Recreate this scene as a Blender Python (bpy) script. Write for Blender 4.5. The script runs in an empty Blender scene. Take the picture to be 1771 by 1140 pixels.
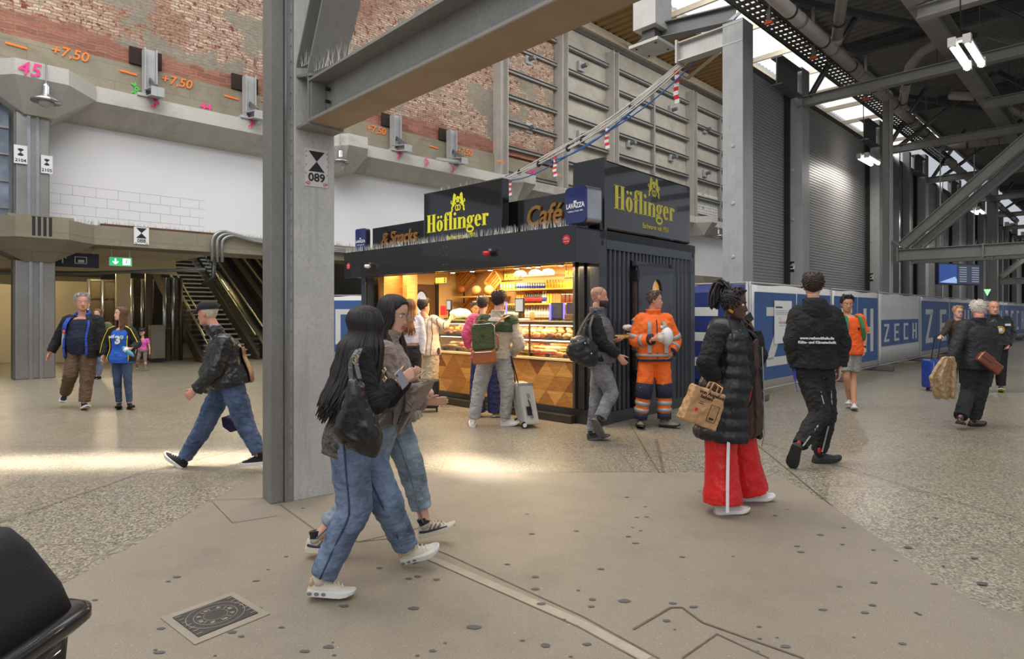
import bpy, bmesh, math, random
from mathutils import Vector, Matrix
random.seed(7)
S = bpy.context.scene
COL = S.collection
F, HZ, CX, H = 1050.0, 540.0, 885.5, 1.55
def V(*a): return Vector(a)
def lin(c):
    c = c/255.0
    return c/12.92 if c <= .04045 else ((c+.055)/1.055)**2.4
def rgb(r, g, b): return (lin(r), lin(g), lin(b), 1.0)
# ------------------------------------------------ camera, sky, lights, exposure
cd = bpy.data.cameras.new('camera'); cam = bpy.data.objects.new('camera', cd); COL.objects.link(cam)
cam.location = (0, 0, H); cam.rotation_euler = (math.pi/2, 0, 0)
cd.sensor_width = 36; cd.lens = 36*F/1771; cd.shift_y = -(570-HZ)/1771; cd.clip_end = 300
S.camera = cam
S.view_settings.view_transform = 'Standard'; S.view_settings.look = 'None'
S.view_settings.exposure = 0.0; S.view_settings.gamma = 1
wd = bpy.data.worlds.new('sky'); S.world = wd; wd.use_nodes = True
bg = wd.node_tree.nodes['Background']; bg.inputs[0].default_value = (.80, .85, .93, 1); bg.inputs[1].default_value = 0.62
A2 = V(.717, .697, 0).normalized(); B2 = V(-.697, .717, 0).normalized(); UP = V(0, 0, 1)
def G(a, b, z=0): return A2*a + B2*b + UP*z
def area(name, loc, target, sx, sy, power, col=(1, 1, 1), spread=180, glossy=True):
    l = bpy.data.lights.new(name, 'AREA'); l.shape = 'RECTANGLE'; l.size = sx; l.size_y = sy
    l.energy = power; l.color = col; l.spread = math.radians(spread)
    o = bpy.data.objects.new(name, l); COL.objects.link(o); o.location = loc
    o.rotation_euler = (Vector(target)-Vector(loc)).to_track_quat('-Z', 'Y').to_euler()
    return o
# daylight through the glazed roof strips: one wide soft source and two narrow sunbeams
area('roof_glazing_light', G(2, 9.5, 14.6), G(6, 11, 0), 22, 8, 2600, (1, .97, .93))
area('far_glazing_light', G(24, 12.0, 15.2), G(24, 17.5, 6), 26, 4, 1500, (1, .98, .95))
area('hall_daylight', G(-6, -4, 11), G(10, 3, 1), 14, 14, 900, (1, .97, .92))
def beam(name, cx, cy, sx, sy, rz, power):
    l = bpy.data.lights.new(name, 'AREA'); l.shape = 'RECTANGLE'; l.size = sx; l.size_y = sy
    l.energy = power; l.color = (1, .95, .86); l.spread = math.radians(5)
    o = bpy.data.objects.new(name, l); COL.objects.link(o)
    o.location = (cx-2.0, cy+2.5, 11.5)
    q = (V(cx, cy, 0)-o.location).to_track_quat('-Z', 'Y').to_euler(); o.rotation_euler = q
    o.rotation_euler.rotate_axis('Z', rz)
beam('sunbeam_left', -4.1, 6.35, 3.2, .35, math.radians(90+58), 30)
beam('sunbeam_middle', -.35, 6.15, .25, .9, math.radians(10), 8)

# ------------------------------------------------ frames and mesh builder
class Fr:
    def __init__(s, o, x, y, z=UP): s.o = Vector(o); s.x = Vector(x).normalized(); s.y = Vector(y).normalized(); s.z = Vector(z).normalized()
    def p(s, x, y, z): return s.o + s.x*x + s.y*y + s.z*z
FW = Fr((0, 0, 0), (1, 0, 0), (0, 1, 0))
FG = Fr((0, 0, 0), A2, B2)
KC = V(1.186, 8.22, 0); AK = V(.682, .731, 0).normalized(); BK = V(-.731, .682, 0).normalized()
FK = Fr(KC, BK, AK)
def kpos(u, v, y):
    t = (u-CX)/F
    Y = (y + KC.x*AK.x + KC.y*AK.y)/(AK.x*t+AK.y)
    P = V(t*Y, Y, 0)
    return (P-KC).dot(BK), H+(HZ-v)/F*Y
def gpos(u, v, b):
    t = (u-CX)/F; Y = b/(B2.y+B2.x*t)
    P = V(t*Y, Y, 0); return P.dot(A2), H+(HZ-v)/F*Y
def pix(u, v, Y): return V((u-CX)/F*Y, Y, H+(HZ-v)/F*Y)
def gnd(u, v):
    Y = H*F/(v-HZ); return V((u-CX)/F*Y, Y, 0)
ORI = {}
def wpos(o): return ORI.get(o.name, Vector((0, 0, 0)))
class MB:
    def __init__(s): s.v = []; s.f = []
    def add(s, vs, fs):
        n = len(s.v); s.v += [Vector(p) for p in vs]; s.f += [tuple(n+i for i in f) for f in fs]; return s
    def box(s, Fm, x0, x1, y0, y1, z0, z1):
        vs = [Fm.p(x, y, z) for z in (z0, z1) for x, y in ((x0, y0), (x1, y0), (x1, y1), (x0, y1))]
        return s.add(vs, [(0, 3, 2, 1), (4, 5, 6, 7), (0, 1, 5, 4), (1, 2, 6, 5), (2, 3, 7, 6), (3, 0, 4, 7)])
    def prism(s, pts, d):
        n = len(pts); d = Vector(d)
        return s.add([Vector(p) for p in pts]+[Vector(p)+d for p in pts],
                     [tuple(range(n))[::-1], tuple(range(n, 2*n))]+[(i, (i+1) % n, n+(i+1) % n, n+i) for i in range(n)])
    def bar(s, p, q, w, h, side=None):
        p = Vector(p); q = Vector(q); d = (q-p).normalized()
        x = (Vector(side) if side is not None else d.cross(UP))
        if x.length < 1e-4: x = V(1, 0, 0)
        x = (x-d*x.dot(d)).normalized(); y = d.cross(x)
        c = [x*w/2*i+y*h/2*j for i, j in ((-1, -1), (1, -1), (1, 1), (-1, 1))]
        return s.prism([p+k for k in c], q-p)
    def ibeam(s, p, q, w, h, tf=.02, tw=.015, up=UP):
        p = Vector(p); q = Vector(q); d = (q-p).normalized(); u = (Vector(up)-d*Vector(up).dot(d)).normalized(); x = d.cross(u)
        a, b, c = w/2, h/2, tw/2
        pr = [(-a, -b), (a, -b), (a, -b+tf), (c, -b+tf), (c, b-tf), (a, b-tf), (a, b), (-a, b), (-a, b-tf), (-c, b-tf), (-c, -b+tf), (-a, -b+tf)]
        return s.prism([p+x*i+u*j for i, j in pr], q-p)
    def tube(s, pts, r, n=10, cap=True):
        pts = [Vector(p) for p in pts]; m = len(pts)
        rr = r if isinstance(r, (list, tuple)) else [r]*m
        d0 = (pts[1]-pts[0]).normalized(); x = d0.orthogonal().normalized(); vs = []
        for i, p in enumerate(pts):
            d = (pts[min(i+1, m-1)]-pts[max(i-1, 0)]).normalized()
            x = (x-d*x.dot(d)).normalized(); y = d.cross(x)
            vs += [p+(x*math.cos(2*math.pi*k/n)+y*math.sin(2*math.pi*k/n))*rr[i] for k in range(n)]
        fs = [(i*n+k, i*n+(k+1) % n, (i+1)*n+(k+1) % n, (i+1)*n+k) for i in range(m-1) for k in range(n)]
        if cap: fs += [tuple(range(n))[::-1], tuple(range((m-1)*n, m*n))]
        return s.add(vs, fs)
    def rings(s, R, cap=True):
        n = len(R[0]); m = len(R); vs = [p for r in R for p in r]
        fs = [(i*n+k, i*n+(k+1) % n, (i+1)*n+(k+1) % n, (i+1)*n+k) for i in range(m-1) for k in range(n)]
        if cap: fs += [tuple(range(n))[::-1], tuple(range((m-1)*n, m*n))]
        return s.add(vs, fs)
    def ell(s, c, rx, ry, rz, Fm=FW, n=14, m=9):
        c = Vector(c); R = []
        for i in range(m+1):
            ph = -math.pi/2+math.pi*(i+.02)/(m+.04)
            R.append([c+Fm.x*rx*math.cos(ph)*math.cos(2*math.pi*k/n)+Fm.y*ry*math.cos(ph)*math.sin(2*math.pi*k/n)+Fm.z*rz*math.sin(ph) for k in range(n)])
        return s.rings(R)
    def lathe(s, c, prof, Fm=FW, n=16):
        c = Vector(c)
        return s.rings([[c+Fm.x*r*math.cos(2*math.pi*k/n)+Fm.y*r*math.sin(2*math.pi*k/n)+Fm.z*z for k in range(n)] for r, z in prof])
    def build(s, name, mat, parent=None, smooth=False, bevel=0, origin=None, recalc=True):
        xs = [p.x for p in s.v]; ys = [p.y for p in s.v]; zs = [p.z for p in s.v]
        o0 = Vector(origin) if origin is not None else V((min(xs)+max(xs))/2, (min(ys)+max(ys))/2, min(zs))
        me = bpy.data.meshes.new(name); me.from_pydata([p-o0 for p in s.v], [], s.f)
        if recalc:
            b = bmesh.new(); b.from_mesh(me); bmesh.ops.recalc_face_normals(b, faces=b.faces); b.to_mesh(me); b.free()
        if smooth: me.polygons.foreach_set('use_smooth', [True]*len(me.polygons))
        me.update(); me.materials.append(mat)
        o = bpy.data.objects.new(name, me); COL.objects.link(o)
        ORI[o.name] = o0
        if parent is not None: o.parent = parent; o.location = o0-wpos(parent)
        else: o.location = o0
        if bevel:
            bv = o.modifiers.new('bevel', 'BEVEL'); bv.width = bevel; bv.segments = 2; bv.limit_method = 'ANGLE'
        return o
def tag(o, label=None, cat=None, group=None, kind=None):
    if label: o['label'] = label
    if cat: o['category'] = cat
    if group: o['group'] = group
    if kind: o['kind'] = kind
    return o
def empty(name, loc, label=None, cat=None, group=None):
    o = bpy.data.objects.new(name, None); COL.objects.link(o); o.location = loc; o.empty_display_size = .2
    ORI[o.name] = Vector(loc); return tag(o, label, cat, group)
def struct(o): o['kind'] = 'structure'; return o
def copy_tree(o, delta, label=None, parent=None, group=None):
    c = o.copy(); COL.objects.link(c); c.parent = parent
    if parent is None: c.location = o.location+Vector(delta)
    ORI[c.name] = wpos(o)+Vector(delta)
    if label: c['label'] = label
    if group: c['group'] = group
    for ch in o.children: copy_tree(ch, delta, None, c)
    return c
# ------------------------------------------------ materials
def _n(nt, t, **k):
    n = nt.nodes.new(t)
    for a, b in k.items(): setattr(n, a, b)
    return n
def new_mat(name):
    m = bpy.data.materials.new(name); m.use_nodes = True; nt = m.node_tree
    return m, nt, nt.nodes['Principled BSDF']
def mix(nt, fac, a, b, mode='MIX'):
    n = _n(nt, 'ShaderNodeMix', data_type='RGBA', blend_type=mode)
    for sck, val in ((n.inputs[0], fac), (n.inputs[6], a), (n.inputs[7], b)):
        if isinstance(val, bpy.types.NodeSocket): nt.links.new(val, sck)
        else: sck.default_value = val
    return n.outputs[2]
def ramp(nt, x, p0, p1, c0=(0, 0, 0, 1), c1=(1, 1, 1, 1)):
    n = _n(nt, 'ShaderNodeValToRGB'); e = n.color_ramp.elements
    e[0].position = p0; e[1].position = p1; e[0].color = c0; e[1].color = c1
    nt.links.new(x, n.inputs[0]); return n.outputs[0]
def noise(nt, vec, scale, detail=4, rough=.55, dist=0):
    n = _n(nt, 'ShaderNodeTexNoise'); n.inputs['Scale'].default_value = scale; n.inputs['Detail'].default_value = detail
    n.inputs['Roughness'].default_value = rough; n.inputs['Distortion'].default_value = dist
    if vec is not None: nt.links.new(vec, n.inputs['Vector'])
    return n.outputs[0]
def bump(nt, bsdf, h, strength, dist=.01):
    n = _n(nt, 'ShaderNodeBump'); n.inputs['Strength'].default_value = strength; n.inputs['Distance'].default_value = dist
    nt.links.new(h, n.inputs['Height']); nt.links.new(n.outputs[0], bsdf.inputs['Normal']); return n
def objvec(nt, scale=None):
    t = _n(nt, 'ShaderNodeTexCoord').outputs['Object']
    if scale:
        m = _n(nt, 'ShaderNodeMapping'); m.inputs['Scale'].default_value = scale; nt.links.new(t, m.inputs[0]); t = m.outputs[0]
    return t
def gridvec(nt, ax=None, ay=None):
    """world position measured along the building's own axes"""
    g = _n(nt, 'ShaderNodeNewGeometry').outputs['Position']; c = _n(nt, 'ShaderNodeCombineXYZ')
    for i, d in enumerate((ax or A2, ay or UP)):
        m = _n(nt, 'ShaderNodeVectorMath', operation='DOT_PRODUCT'); nt.links.new(g, m.inputs[0]); m.inputs[1].default_value = tuple(d)
        nt.links.new(m.outputs['Value'], c.inputs[i])
    return c.outputs[0]
MC = {}
def mat(name, col, rough=.6, metal=0, var=.12, vs=3.0, bs=0, bscale=60, spec=None, coat=0, stretch=None, sheen=0):
    if name in MC: return MC[name]
    m, nt, b = new_mat(name); vec = objvec(nt, stretch)
    if var:
        dk = tuple(c*(1-var) for c in col[:3])+(1,); lt = tuple(min(1, c*(1+var)) for c in col[:3])+(1,)
        nt.links.new(mix(nt, ramp(nt, noise(nt, vec, vs), .3, .7), dk, lt), b.inputs['Base Color'])
    else: b.inputs['Base Color'].default_value = col
    b.inputs['Roughness'].default_value = rough; b.inputs['Metallic'].default_value = metal
    if spec is not None: b.inputs['Specular IOR Level'].default_value = spec
    if coat: b.inputs['Coat Weight'].default_value = coat
    if sheen: b.inputs['Sheen Weight'].default_value = sheen
    if bs: bump(nt, b, noise(nt, vec, bscale, 5), bs)
    MC[name] = m; return m
def emis(name, col, strength):
    if name in MC: return MC[name]
    m, nt, b = new_mat(name); b.inputs['Base Color'].default_value = col; b.inputs['Emission Color'].default_value = col
    b.inputs['Emission Strength'].default_value = strength; MC[name] = m; return m
def glass(name, col=(1, 1, 1, 1), rough=.02, refl=.8):
    if name in MC: return MC[name]
    m = bpy.data.materials.new(name); m.use_nodes = True; nt = m.node_tree; nt.nodes.clear()
    o = _n(nt, 'ShaderNodeOutputMaterial'); t = _n(nt, 'ShaderNodeBsdfTransparent'); g = _n(nt, 'ShaderNodeBsdfGlossy')
    t.inputs[0].default_value = col; g.inputs['Roughness'].default_value = rough
    fr = _n(nt, 'ShaderNodeFresnel'); fr.inputs[0].default_value = 1.45
    x = _n(nt, 'ShaderNodeMixShader'); ad = _n(nt, 'ShaderNodeMath', operation='MULTIPLY'); ad.inputs[1].default_value = refl
    nt.links.new(fr.outputs[0], ad.inputs[0]); nt.links.new(ad.outputs[0], x.inputs[0])
    nt.links.new(t.outputs[0], x.inputs[1]); nt.links.new(g.outputs[0], x.inputs[2]); nt.links.new(x.outputs[0], o.inputs[0])
    MC[name] = m; return m
def steelmat(name, c, rough=.55, metal=.35, streak=True):
    if name in MC: return MC[name]
    m, nt, b = new_mat(name); v = objvec(nt)
    a = mix(nt, ramp(nt, noise(nt, v, 1.6, 6, .6), .3, .7), tuple(x*.82 for x in c[:3])+(1,), tuple(min(1, x*1.12) for x in c[:3])+(1,))
    a = mix(nt, ramp(nt, noise(nt, v, 35, 4, .6), .45, .75), a, tuple(x*.8 for x in c[:3])+(1,))
    if streak:
        vv = objvec(nt, (14, 14, .7)); a = mix(nt, ramp(nt, noise(nt, vv, 1.2, 5, .7), .55, .85), a, tuple(x*.62 for x in c[:3])+(1,))
    nt.links.new(a, b.inputs['Base Color']); b.inputs['Roughness'].default_value = rough; b.inputs['Metallic'].default_value = metal
    bump(nt, b, noise(nt, v, 120, 3), .12, .004); MC[name] = m; return m
STEEL = steelmat('galvanised_steel', rgb(168, 169, 170), .55, .15)
STEELD = steelmat('dark_steel', rgb(112, 112, 112), .5, .2)
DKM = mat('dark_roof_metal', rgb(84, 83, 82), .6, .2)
WHITE = mat('white_paint', rgb(225, 226, 228), .6, var=.03)
BLACK = mat('black_plastic', rgb(26, 26, 28), .45)
CHROME = mat('polished_steel', rgb(170, 170, 172), .25, .9)
REDM = mat('red_paint', rgb(205, 35, 40), .5)
# ------------------------------------------------ writing
FONTM = {}
def text(s, size, Fm, mt, parent, name='lettering', ext=.004, align='CENTER', sx=1.0, bold=0, shear=0, lsp=1.0, label=None):
    """Fm: origin = centre of baseline, x = reading direction, z = up, y = into the board"""
    cu = bpy.data.curves.new('t', 'FONT'); cu.body = s; cu.size = size; cu.align_x = align; cu.extrude = ext; cu.offset = bold; cu.shear = shear
    cu.space_character = lsp; cu.resolution_u = 3
    t = bpy.data.objects.new('t', cu); COL.objects.link(t)
    dg = bpy.context.evaluated_depsgraph_get(); me = bpy.data.meshes.new_from_object(t.evaluated_get(dg))
    COL.objects.unlink(t); bpy.data.objects.remove(t); bpy.data.curves.remove(cu)
    mb = MB(); mb.add([Fm.p(p.co.x*sx, -p.co.z, p.co.y) for p in me.vertices], [tuple(f.vertices) for f in me.polygons])
    bpy.data.meshes.remove(me)
    o = mb.build(name, mt, parent); 
    if label: o['label'] = label
    return o
# ================================================= FLOOR
def floor_mat(name, base, dark, light, speck, joints, rough):
    m, nt, b = new_mat(name)
    pos = _n(nt, 'ShaderNodeNewGeometry').outputs['Position']
    big = noise(nt, pos, .35, 4, .6); mid = noise(nt, pos, 2.2, 6, .65)
    c = mix(nt, ramp(nt, big, .3, .7), base, tuple(x*.86 for x in base[:3])+(1,))
    c = mix(nt, ramp(nt, mid, .5, .8), c, tuple(x*.72 for x in base[:3])+(1,))
    if speck:
        vo = _n(nt, 'ShaderNodeTexVoronoi'); vo.inputs['Scale'].default_value = 75; nt.links.new(pos, vo.inputs['Vector'])
        sep = _n(nt, 'ShaderNodeSeparateColor'); nt.links.new(vo.outputs['Color'], sep.inputs[0])
        c = mix(nt, ramp(nt, sep.outputs[0], .72, .76), c, dark); c = mix(nt, ramp(nt, sep.outputs[1], .7, .74), c, light)
    fine = noise(nt, pos, 170, 3, .6)
    c = mix(nt, ramp(nt, fine, .42, .62), mix(nt, .45, c, dark), c)
    if not speck:
        c = mix(nt, ramp(nt, noise(nt, pos, 70, 3, .7), .66, .72), c, light)
    if joints:
        br = _n(nt, 'ShaderNodeTexBrick'); nt.links.new(pos, br.inputs['Vector'])
        br.inputs['Scale'].default_value = 1; br.inputs['Brick Width'].default_value = 1.9; br.inputs['Row Height'].default_value = 1.35
        br.inputs['Mortar Size'].default_value = .005; br.inputs['Mortar Smooth'].default_value = .3
        br.inputs['Color1'].default_value = (0, 0, 0, 1); br.inputs['Color2'].default_value = (.25, .25, .25, 1); br.inputs['Mortar'].default_value = (1, 1, 1, 1)
        br.offset = .37
        c = mix(nt, ramp(nt, br.outputs['Fac'], .4, .9), c, rgb(70, 62, 52))
        c = mix(nt, .5, c, mix(nt, ramp(nt, br.outputs['Color'], 0, .3), c, tuple(x*.82 for x in base[:3])+(1,)))
    nt.links.new(c, b.inputs['Base Color'])
    r = _n(nt, 'ShaderNodeMapRange'); nt.links.new(mid, r.inputs[0]); r.inputs[3].default_value = rough-.1; r.inputs[4].default_value = rough+.16
    nt.links.new(r.outputs[0], b.inputs['Roughness'])
    bump(nt, b, fine, .1 if speck else .25, .003)
    return m
TERR = floor_mat('speckled_terrazzo', rgb(150, 140, 121), rgb(92, 86, 78), rgb(188, 178, 156), True, True, .30)
SCREED = floor_mat('worn_screed', rgb(156, 145, 128), rgb(104, 94, 82), rgb(205, 196, 182), False, False, .55)
zone_px = [(-200, 1075), (60, 1042), (110, 1010), (230, 945), (300, 905), (365, 866), (420, 838), (480, 817), (700, 817), (980, 817), (1335, 817), (1440, 876), (1530, 938), (1600, 990), (1700, 1050), (1771, 1062), (2100, 1090)]
zone = [gnd(*p) for p in zone_px]+[V(6, -6, 0), V(-6, -6, 0)]
f = MB(); f.add([V(-60, -12, -.002), V(110, -12, -.002), V(110, 110, -.002), V(-60, 110, -.002)], [(0, 1, 2, 3)])
struct(f.build('floor', TERR, recalc=False))
f = MB(); f.add([p+UP*.001 for p in zone], [tuple(range(len(zone)))])
o = f.build('floor', SCREED, recalc=False); struct(o)
if o.data.polygons[0].normal.z < 0: o.data.flip_normals()
JO = mat('floor_joint_filler', rgb(104, 92, 78), .8, var=.3, vs=8); JL = mat('pale_floor_strip', rgb(166, 156, 138), .6, var=.15, vs=6)
def strip(pxs, w, mt, z=.0025, name='trim_1'):
    m = MB(); pts = [gnd(*p) for p in pxs]
    for p, q in zip(pts, pts[1:]):
        d = (q-p).normalized(); s = d.cross(UP)*w/2
        m.add([p-s+UP*z, q-s+UP*z, q+s+UP*z, p+s+UP*z], [(0, 1, 2, 3)])
    return struct(m.build(name, mt))
for k, (pp, w) in enumerate([([(484, 873), (545, 917), (620, 938), (690, 930), (770, 958), (1010, 1068), (1140, 1140)], .012), ([(730, 965), (760, 978), (1000, 1085), (1100, 1140)], .008),
        ([(620, 938), (720, 915), (760, 900)], .008), ([(1135, 760), (1148, 818)], .03), ([(365, 866), (402, 905), (480, 893)], .006),
        ([(1310, 770), (1440, 876)], .01), ([(1260, 850), (1345, 817)], .004), ([(1095, 1090), (1160, 1052), (1180, 1052), (1215, 1078), (1390, 1140)], .012),
        ([(1180, 1140), (1240, 1098), (1330, 1140)], .008), ([(0, 905), (240, 820), (450, 770)], .01), ([(1160, 817), (1335, 817)], .006), ([(0, 772), (300, 776)], .006),
        ([(740, 817), (1148, 817)], .008), ([(1300, 760), (1771, 905)], .008), ([(1090, 735), (1140, 818)], .012), ([(360, 866), (480, 862)], .006)]):
    strip(pp, w, JO, .0025+.0004*k, 'trim_%d' % (k+1))
strip([(722, 960), (760, 972), (1005, 1078), (1120, 1140)], .06, JL, .0018, 'trim_30')
# gum spots and stains on the screed: uncountable dirt
gum = MB(); random.seed(4)
for i in range(110):
    u = random.uniform(160, 1700); v = random.uniform(850, 1138); c = gnd(u, v); r = random.uniform(.005, .018)
    if random.random() < .15: r *= 1.5
    n = 9; ph = random.random()*6
    gum.add([c+V(math.cos(ph+k*6.283/n)*r*random.uniform(.7, 1.2)*1.5, math.sin(ph+k*6.283/n)*r*random.uniform(.6, 1), .004) for k in range(n)], [tuple(range(n))])
tag(gum.build('gum_spots', mat('old_gum', rgb(92, 88, 88), .7)), 'dark grey flattened gum spots scattered over the foreground floor', 'floor stain', kind='stuff')
# manhole cover
mc = gnd(373, 1067); mo = empty('manhole_cover', mc, 'rectangular cast iron floor cover with a round relief, foreground left', 'manhole cover')
P4 = [gnd(295, 1070), gnd(396, 1033), gnd(453, 1061), gnd(340, 1103)]
ex = (P4[1]-P4[0]); ey = (P4[3]-P4[0]); FM = Fr(mc, ex, UP.cross(ex)); lx, ly = .30, .21
lx = ex.length/2; ly = abs(ey.dot(FM.y))/2
IRON = mat('cast_iron', rgb(70, 68, 68), .5, .3, bs=.3, bscale=80); SAND = mat('sandy_relief', rgb(140, 128, 108), .7)
MB().box(FM, -lx*1.25, lx*1.25, -ly*1.35, ly*1.35, .0015, .006).build('mortar_surround', mat('mortar', rgb(150, 140, 124), .8), mo)
MB().box(FM, -lx, lx, -ly, ly, .006, .010).build('cover_plate', IRON, mo)
rm = MB()
def ringm(m, Fm, R0, R1, z0, z1, sx=1, sy=1, n=40):
    a = [[Fm.p(math.cos(k*6.2832/n)*r*sx, math.sin(k*6.2832/n)*r*sy, z) for k in range(n)] for r, z in ((R0, z0), (R0, z1), (R1, z1), (R1, z0), (R0, z0))]
    m.rings(a, cap=False)
sx = lx/.3*1.0; sy = ly/.3
ringm(rm, FM, .27, .278, .010, .012, sx, sy); ringm(rm, FM, .20, .207, .010, .012, sx, sy); ringm(rm, FM, .11, .116, .010, .012, sx, sy)
for k in range(12):
    t = k*math.pi/6
    rm.bar(FM.p(math.cos(t)*.13*sx, math.sin(t)*.13*sy, .011), FM.p(math.cos(t)*.18*sx, math.sin(t)*.18*sy, .011), .006, .003)
for k in range(8):
    t = k*math.pi/4+.2; rm.ell(FM.p(math.cos(t)*.16*sx*1.0+0, math.sin(t)*.16*sy, .011), .022*sx, .022*sy, .002, FM)
for i in range(-3, 4):
    for e in (-1, 1):
        rm.bar(FM.p(e*lx*.8, i*ly*.28, .011), FM.p(e*lx*.98, i*ly*.28, .011), .006, .003)
rm.build('relief', SAND, mo)
# ================================================= BRICK WALL, LEDGE, SLAB (runs along A at B ~ 18)
def brick_mat():
    m, nt, b = new_mat('stripped_brick'); v = gridvec(nt)
    wob = noise(nt, v, 2.5, 3); 
    vm = _n(nt, 'ShaderNodeVectorMath', operation='MULTIPLY_ADD'); nt.links.new(v, vm.inputs[0]); vm.inputs[1].default_value = (1, 1, 1)
    cb = _n(nt, 'ShaderNodeCombineXYZ'); 
    sb = _n(nt, 'ShaderNodeMath', operation='MULTIPLY_ADD'); nt.links.new(wob, sb.inputs[0]); sb.inputs[1].default_value = .16; sb.inputs[2].default_value = -.08
    nt.links.new(sb.outputs[0], cb.inputs[1]); nt.links.new(cb.outputs[0], vm.inputs[2])
    def bk(c1, c2, mo, w, h, ms):
        br = _n(nt, 'ShaderNodeTexBrick'); nt.links.new(vm.outputs[0], br.inputs['Vector']); br.inputs['Scale'].default_value = 1
        br.inputs['Brick Width'].default_value = w; br.inputs['Row Height'].default_value = h; br.inputs['Mortar Size'].default_value = ms
        br.inputs['Mortar Smooth'].default_value = .4; br.inputs['Color1'].default_value = c1; br.inputs['Color2'].default_value = c2; br.inputs['Mortar'].default_value = mo
        return br
    up = bk(rgb(204, 182, 162), rgb(168, 136, 116), rgb(136, 116, 100), .24, .082, .012)
    lo = bk(rgb(160, 108, 90), rgb(134, 86, 70), rgb(136, 122, 108), .40, .15, .008)
    # missing faces show red or dark brick
    n1 = noise(nt, v, 6, 5, .7); n2 = noise(nt, v, .55, 5, .6); n3 = noise(nt, v, 11, 4, .6); n4 = noise(nt, v, .33, 3, .5)
    upc = mix(nt, ramp(nt, n1, .54, .60), up.outputs['Color'], rgb(116, 64, 48))
    upc = mix(nt, ramp(nt, n3, .63, .67), upc, rgb(62, 38, 30))
    redz = mix(nt, ramp(nt, n3, .45, .6), rgb(126, 76, 60), rgb(162, 126, 104))
    upc = mix(nt, ramp(nt, n4, .54, .60), upc, mix(nt, .6, upc, redz))
    plaster = mix(nt, ramp(nt, n1, .3, .7), rgb(128, 120, 106), rgb(152, 145, 130))
    upc = mix(nt, ramp(nt, n2, .53, .56), upc, plaster)
    sp = _n(nt, 'ShaderNodeSeparateXYZ'); nt.links.new(v, sp.inputs[0])
    add = _n(nt, 'ShaderNodeMath', operation='MULTIPLY_ADD'); nt.links.new(n2, add.inputs[0]); add.inputs[1].default_value = 1.2; nt.links.new(sp.outputs[1], add.inputs[2])
    c = mix(nt, ramp(nt, _scale(nt, add.outputs[0], 9.28), .499, .501), lo.outputs['Color'], upc)
    c = mix(nt, ramp(nt, noise(nt, v, .8, 3), .3, .8), c, mix(nt, 1, c, (.72, .70, .68, 1), 'MULTIPLY'))
    nt.links.new(c, b.inputs['Base Color']); b.inputs['Roughness'].default_value = .9
    h = mix(nt, .5, up.outputs['Fac'], n3); bump(nt, b, h, .8, -.03)
    return m
def _scale(nt, x, thr):
    m = _n(nt, 'ShaderNodeMath', operation='SUBTRACT'); nt.links.new(x, m.inputs[0]); m.inputs[1].default_value = thr
    k = _n(nt, 'ShaderNodeMath', operation='MULTIPLY_ADD'); nt.links.new(m.outputs[0], k.inputs[0]); k.inputs[1].default_value = .05; k.inputs[2].default_value = .5
    return k.outputs[0]
def conc_mat(name, base, board=0, stain=.75, tiles=False):
    m, nt, b = new_mat(name); v = gridvec(nt)
    c = mix(nt, ramp(nt, noise(nt, v, .9, 6, .65), .3, .7), base, tuple(x*stain for x in base[:3])+(1,))
    c = mix(nt, ramp(nt, noise(nt, v, 14, 4, .6), .5, .75), c, tuple(x*.8 for x in base[:3])+(1,))
    c = mix(nt, ramp(nt, noise(nt, v, 40, 2, .5), .70, .74), c, tuple(x*.45 for x in base[:3])+(1,))
    if board:
        br = _n(nt, 'ShaderNodeTexBrick'); nt.links.new(v, br.inputs['Vector']); br.inputs['Scale'].default_value = 1
        br.inputs['Brick Width'].default_value = 3.6; br.inputs['Row Height'].default_value = board; br.inputs['Mortar Size'].default_value = .012
        c = mix(nt, br.outputs['Fac'], c, tuple(x*.70 for x in base[:3])+(1,))
    c = mix(nt, ramp(nt, noise(nt, v, .35, 5, .7, .8), .52, .68), c, mix(nt, 1, c, (.72, .70, .66, 1), 'MULTIPLY'))
    nt.links.new(c, b.inputs['Base Color']); b.inputs['Roughness'].default_value = .85
    bump(nt, b, noise(nt, v, 25, 5), .25, .01); return m
BRICK = brick_mat(); CONC = conc_mat('old_board_marked_concrete', rgb(146, 138, 119), .42, .70)
CONCL = conc_mat('pale_beam_concrete', rgb(190, 187, 180), 0, .84); CONCW = conc_mat('tall_grey_concrete_wall', rgb(178, 172, 160), 2.4, .76)
WP = mat('white_rendered_wall', rgb(226, 226, 228), .7, var=.025, vs=.5)
def gbox(name, mt, a0, a1, b0, b1, z0, z1, bev=0): return struct(MB().box(FG, a0, a1, b0, b1, z0, z1).build(name, mt, bevel=bev))
gbox('wall_left', BRICK, -8, 20.9, 18.6, 19.4, 8.1, 15.6)
# brick carries on behind the first steel bays, concrete farther right
gbox('wall_back', CONCW, 20.9, 56, 18.62, 19.4, 7.1, 15.6)
gbox('wall_back_band', CONC, -8, 20.9, 18.52, 19.4, 7.1, 8.1).name = 'wall_middle'
gbox('wall_below', WP, 1.3, 56, 18.9, 19.3, 3.7, 7.0).name = 'wall_lower'
gbox('trim_31', CONCL, -8, 56, 18.0, 18.95, 6.78, 7.16)
m = MB().prism([G(-8, 18.0, 6.78), G(-8, 18.9, 6.78), G(-8, 18.9, 6.35), G(-8, 18.6, 6.4)], A2*64); struct(m.build('trim_32', CONCL))
gbox('trim_33', CONC, -8, 56, 17.9, 19.3, 3.22, 3.70)
gbox('trim_34', mat('rusty_joint', rgb(92, 62, 44), .9, bs=.5), 3.2, 6.4, 17.94, 18.3, 3.70, 3.76)
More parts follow.
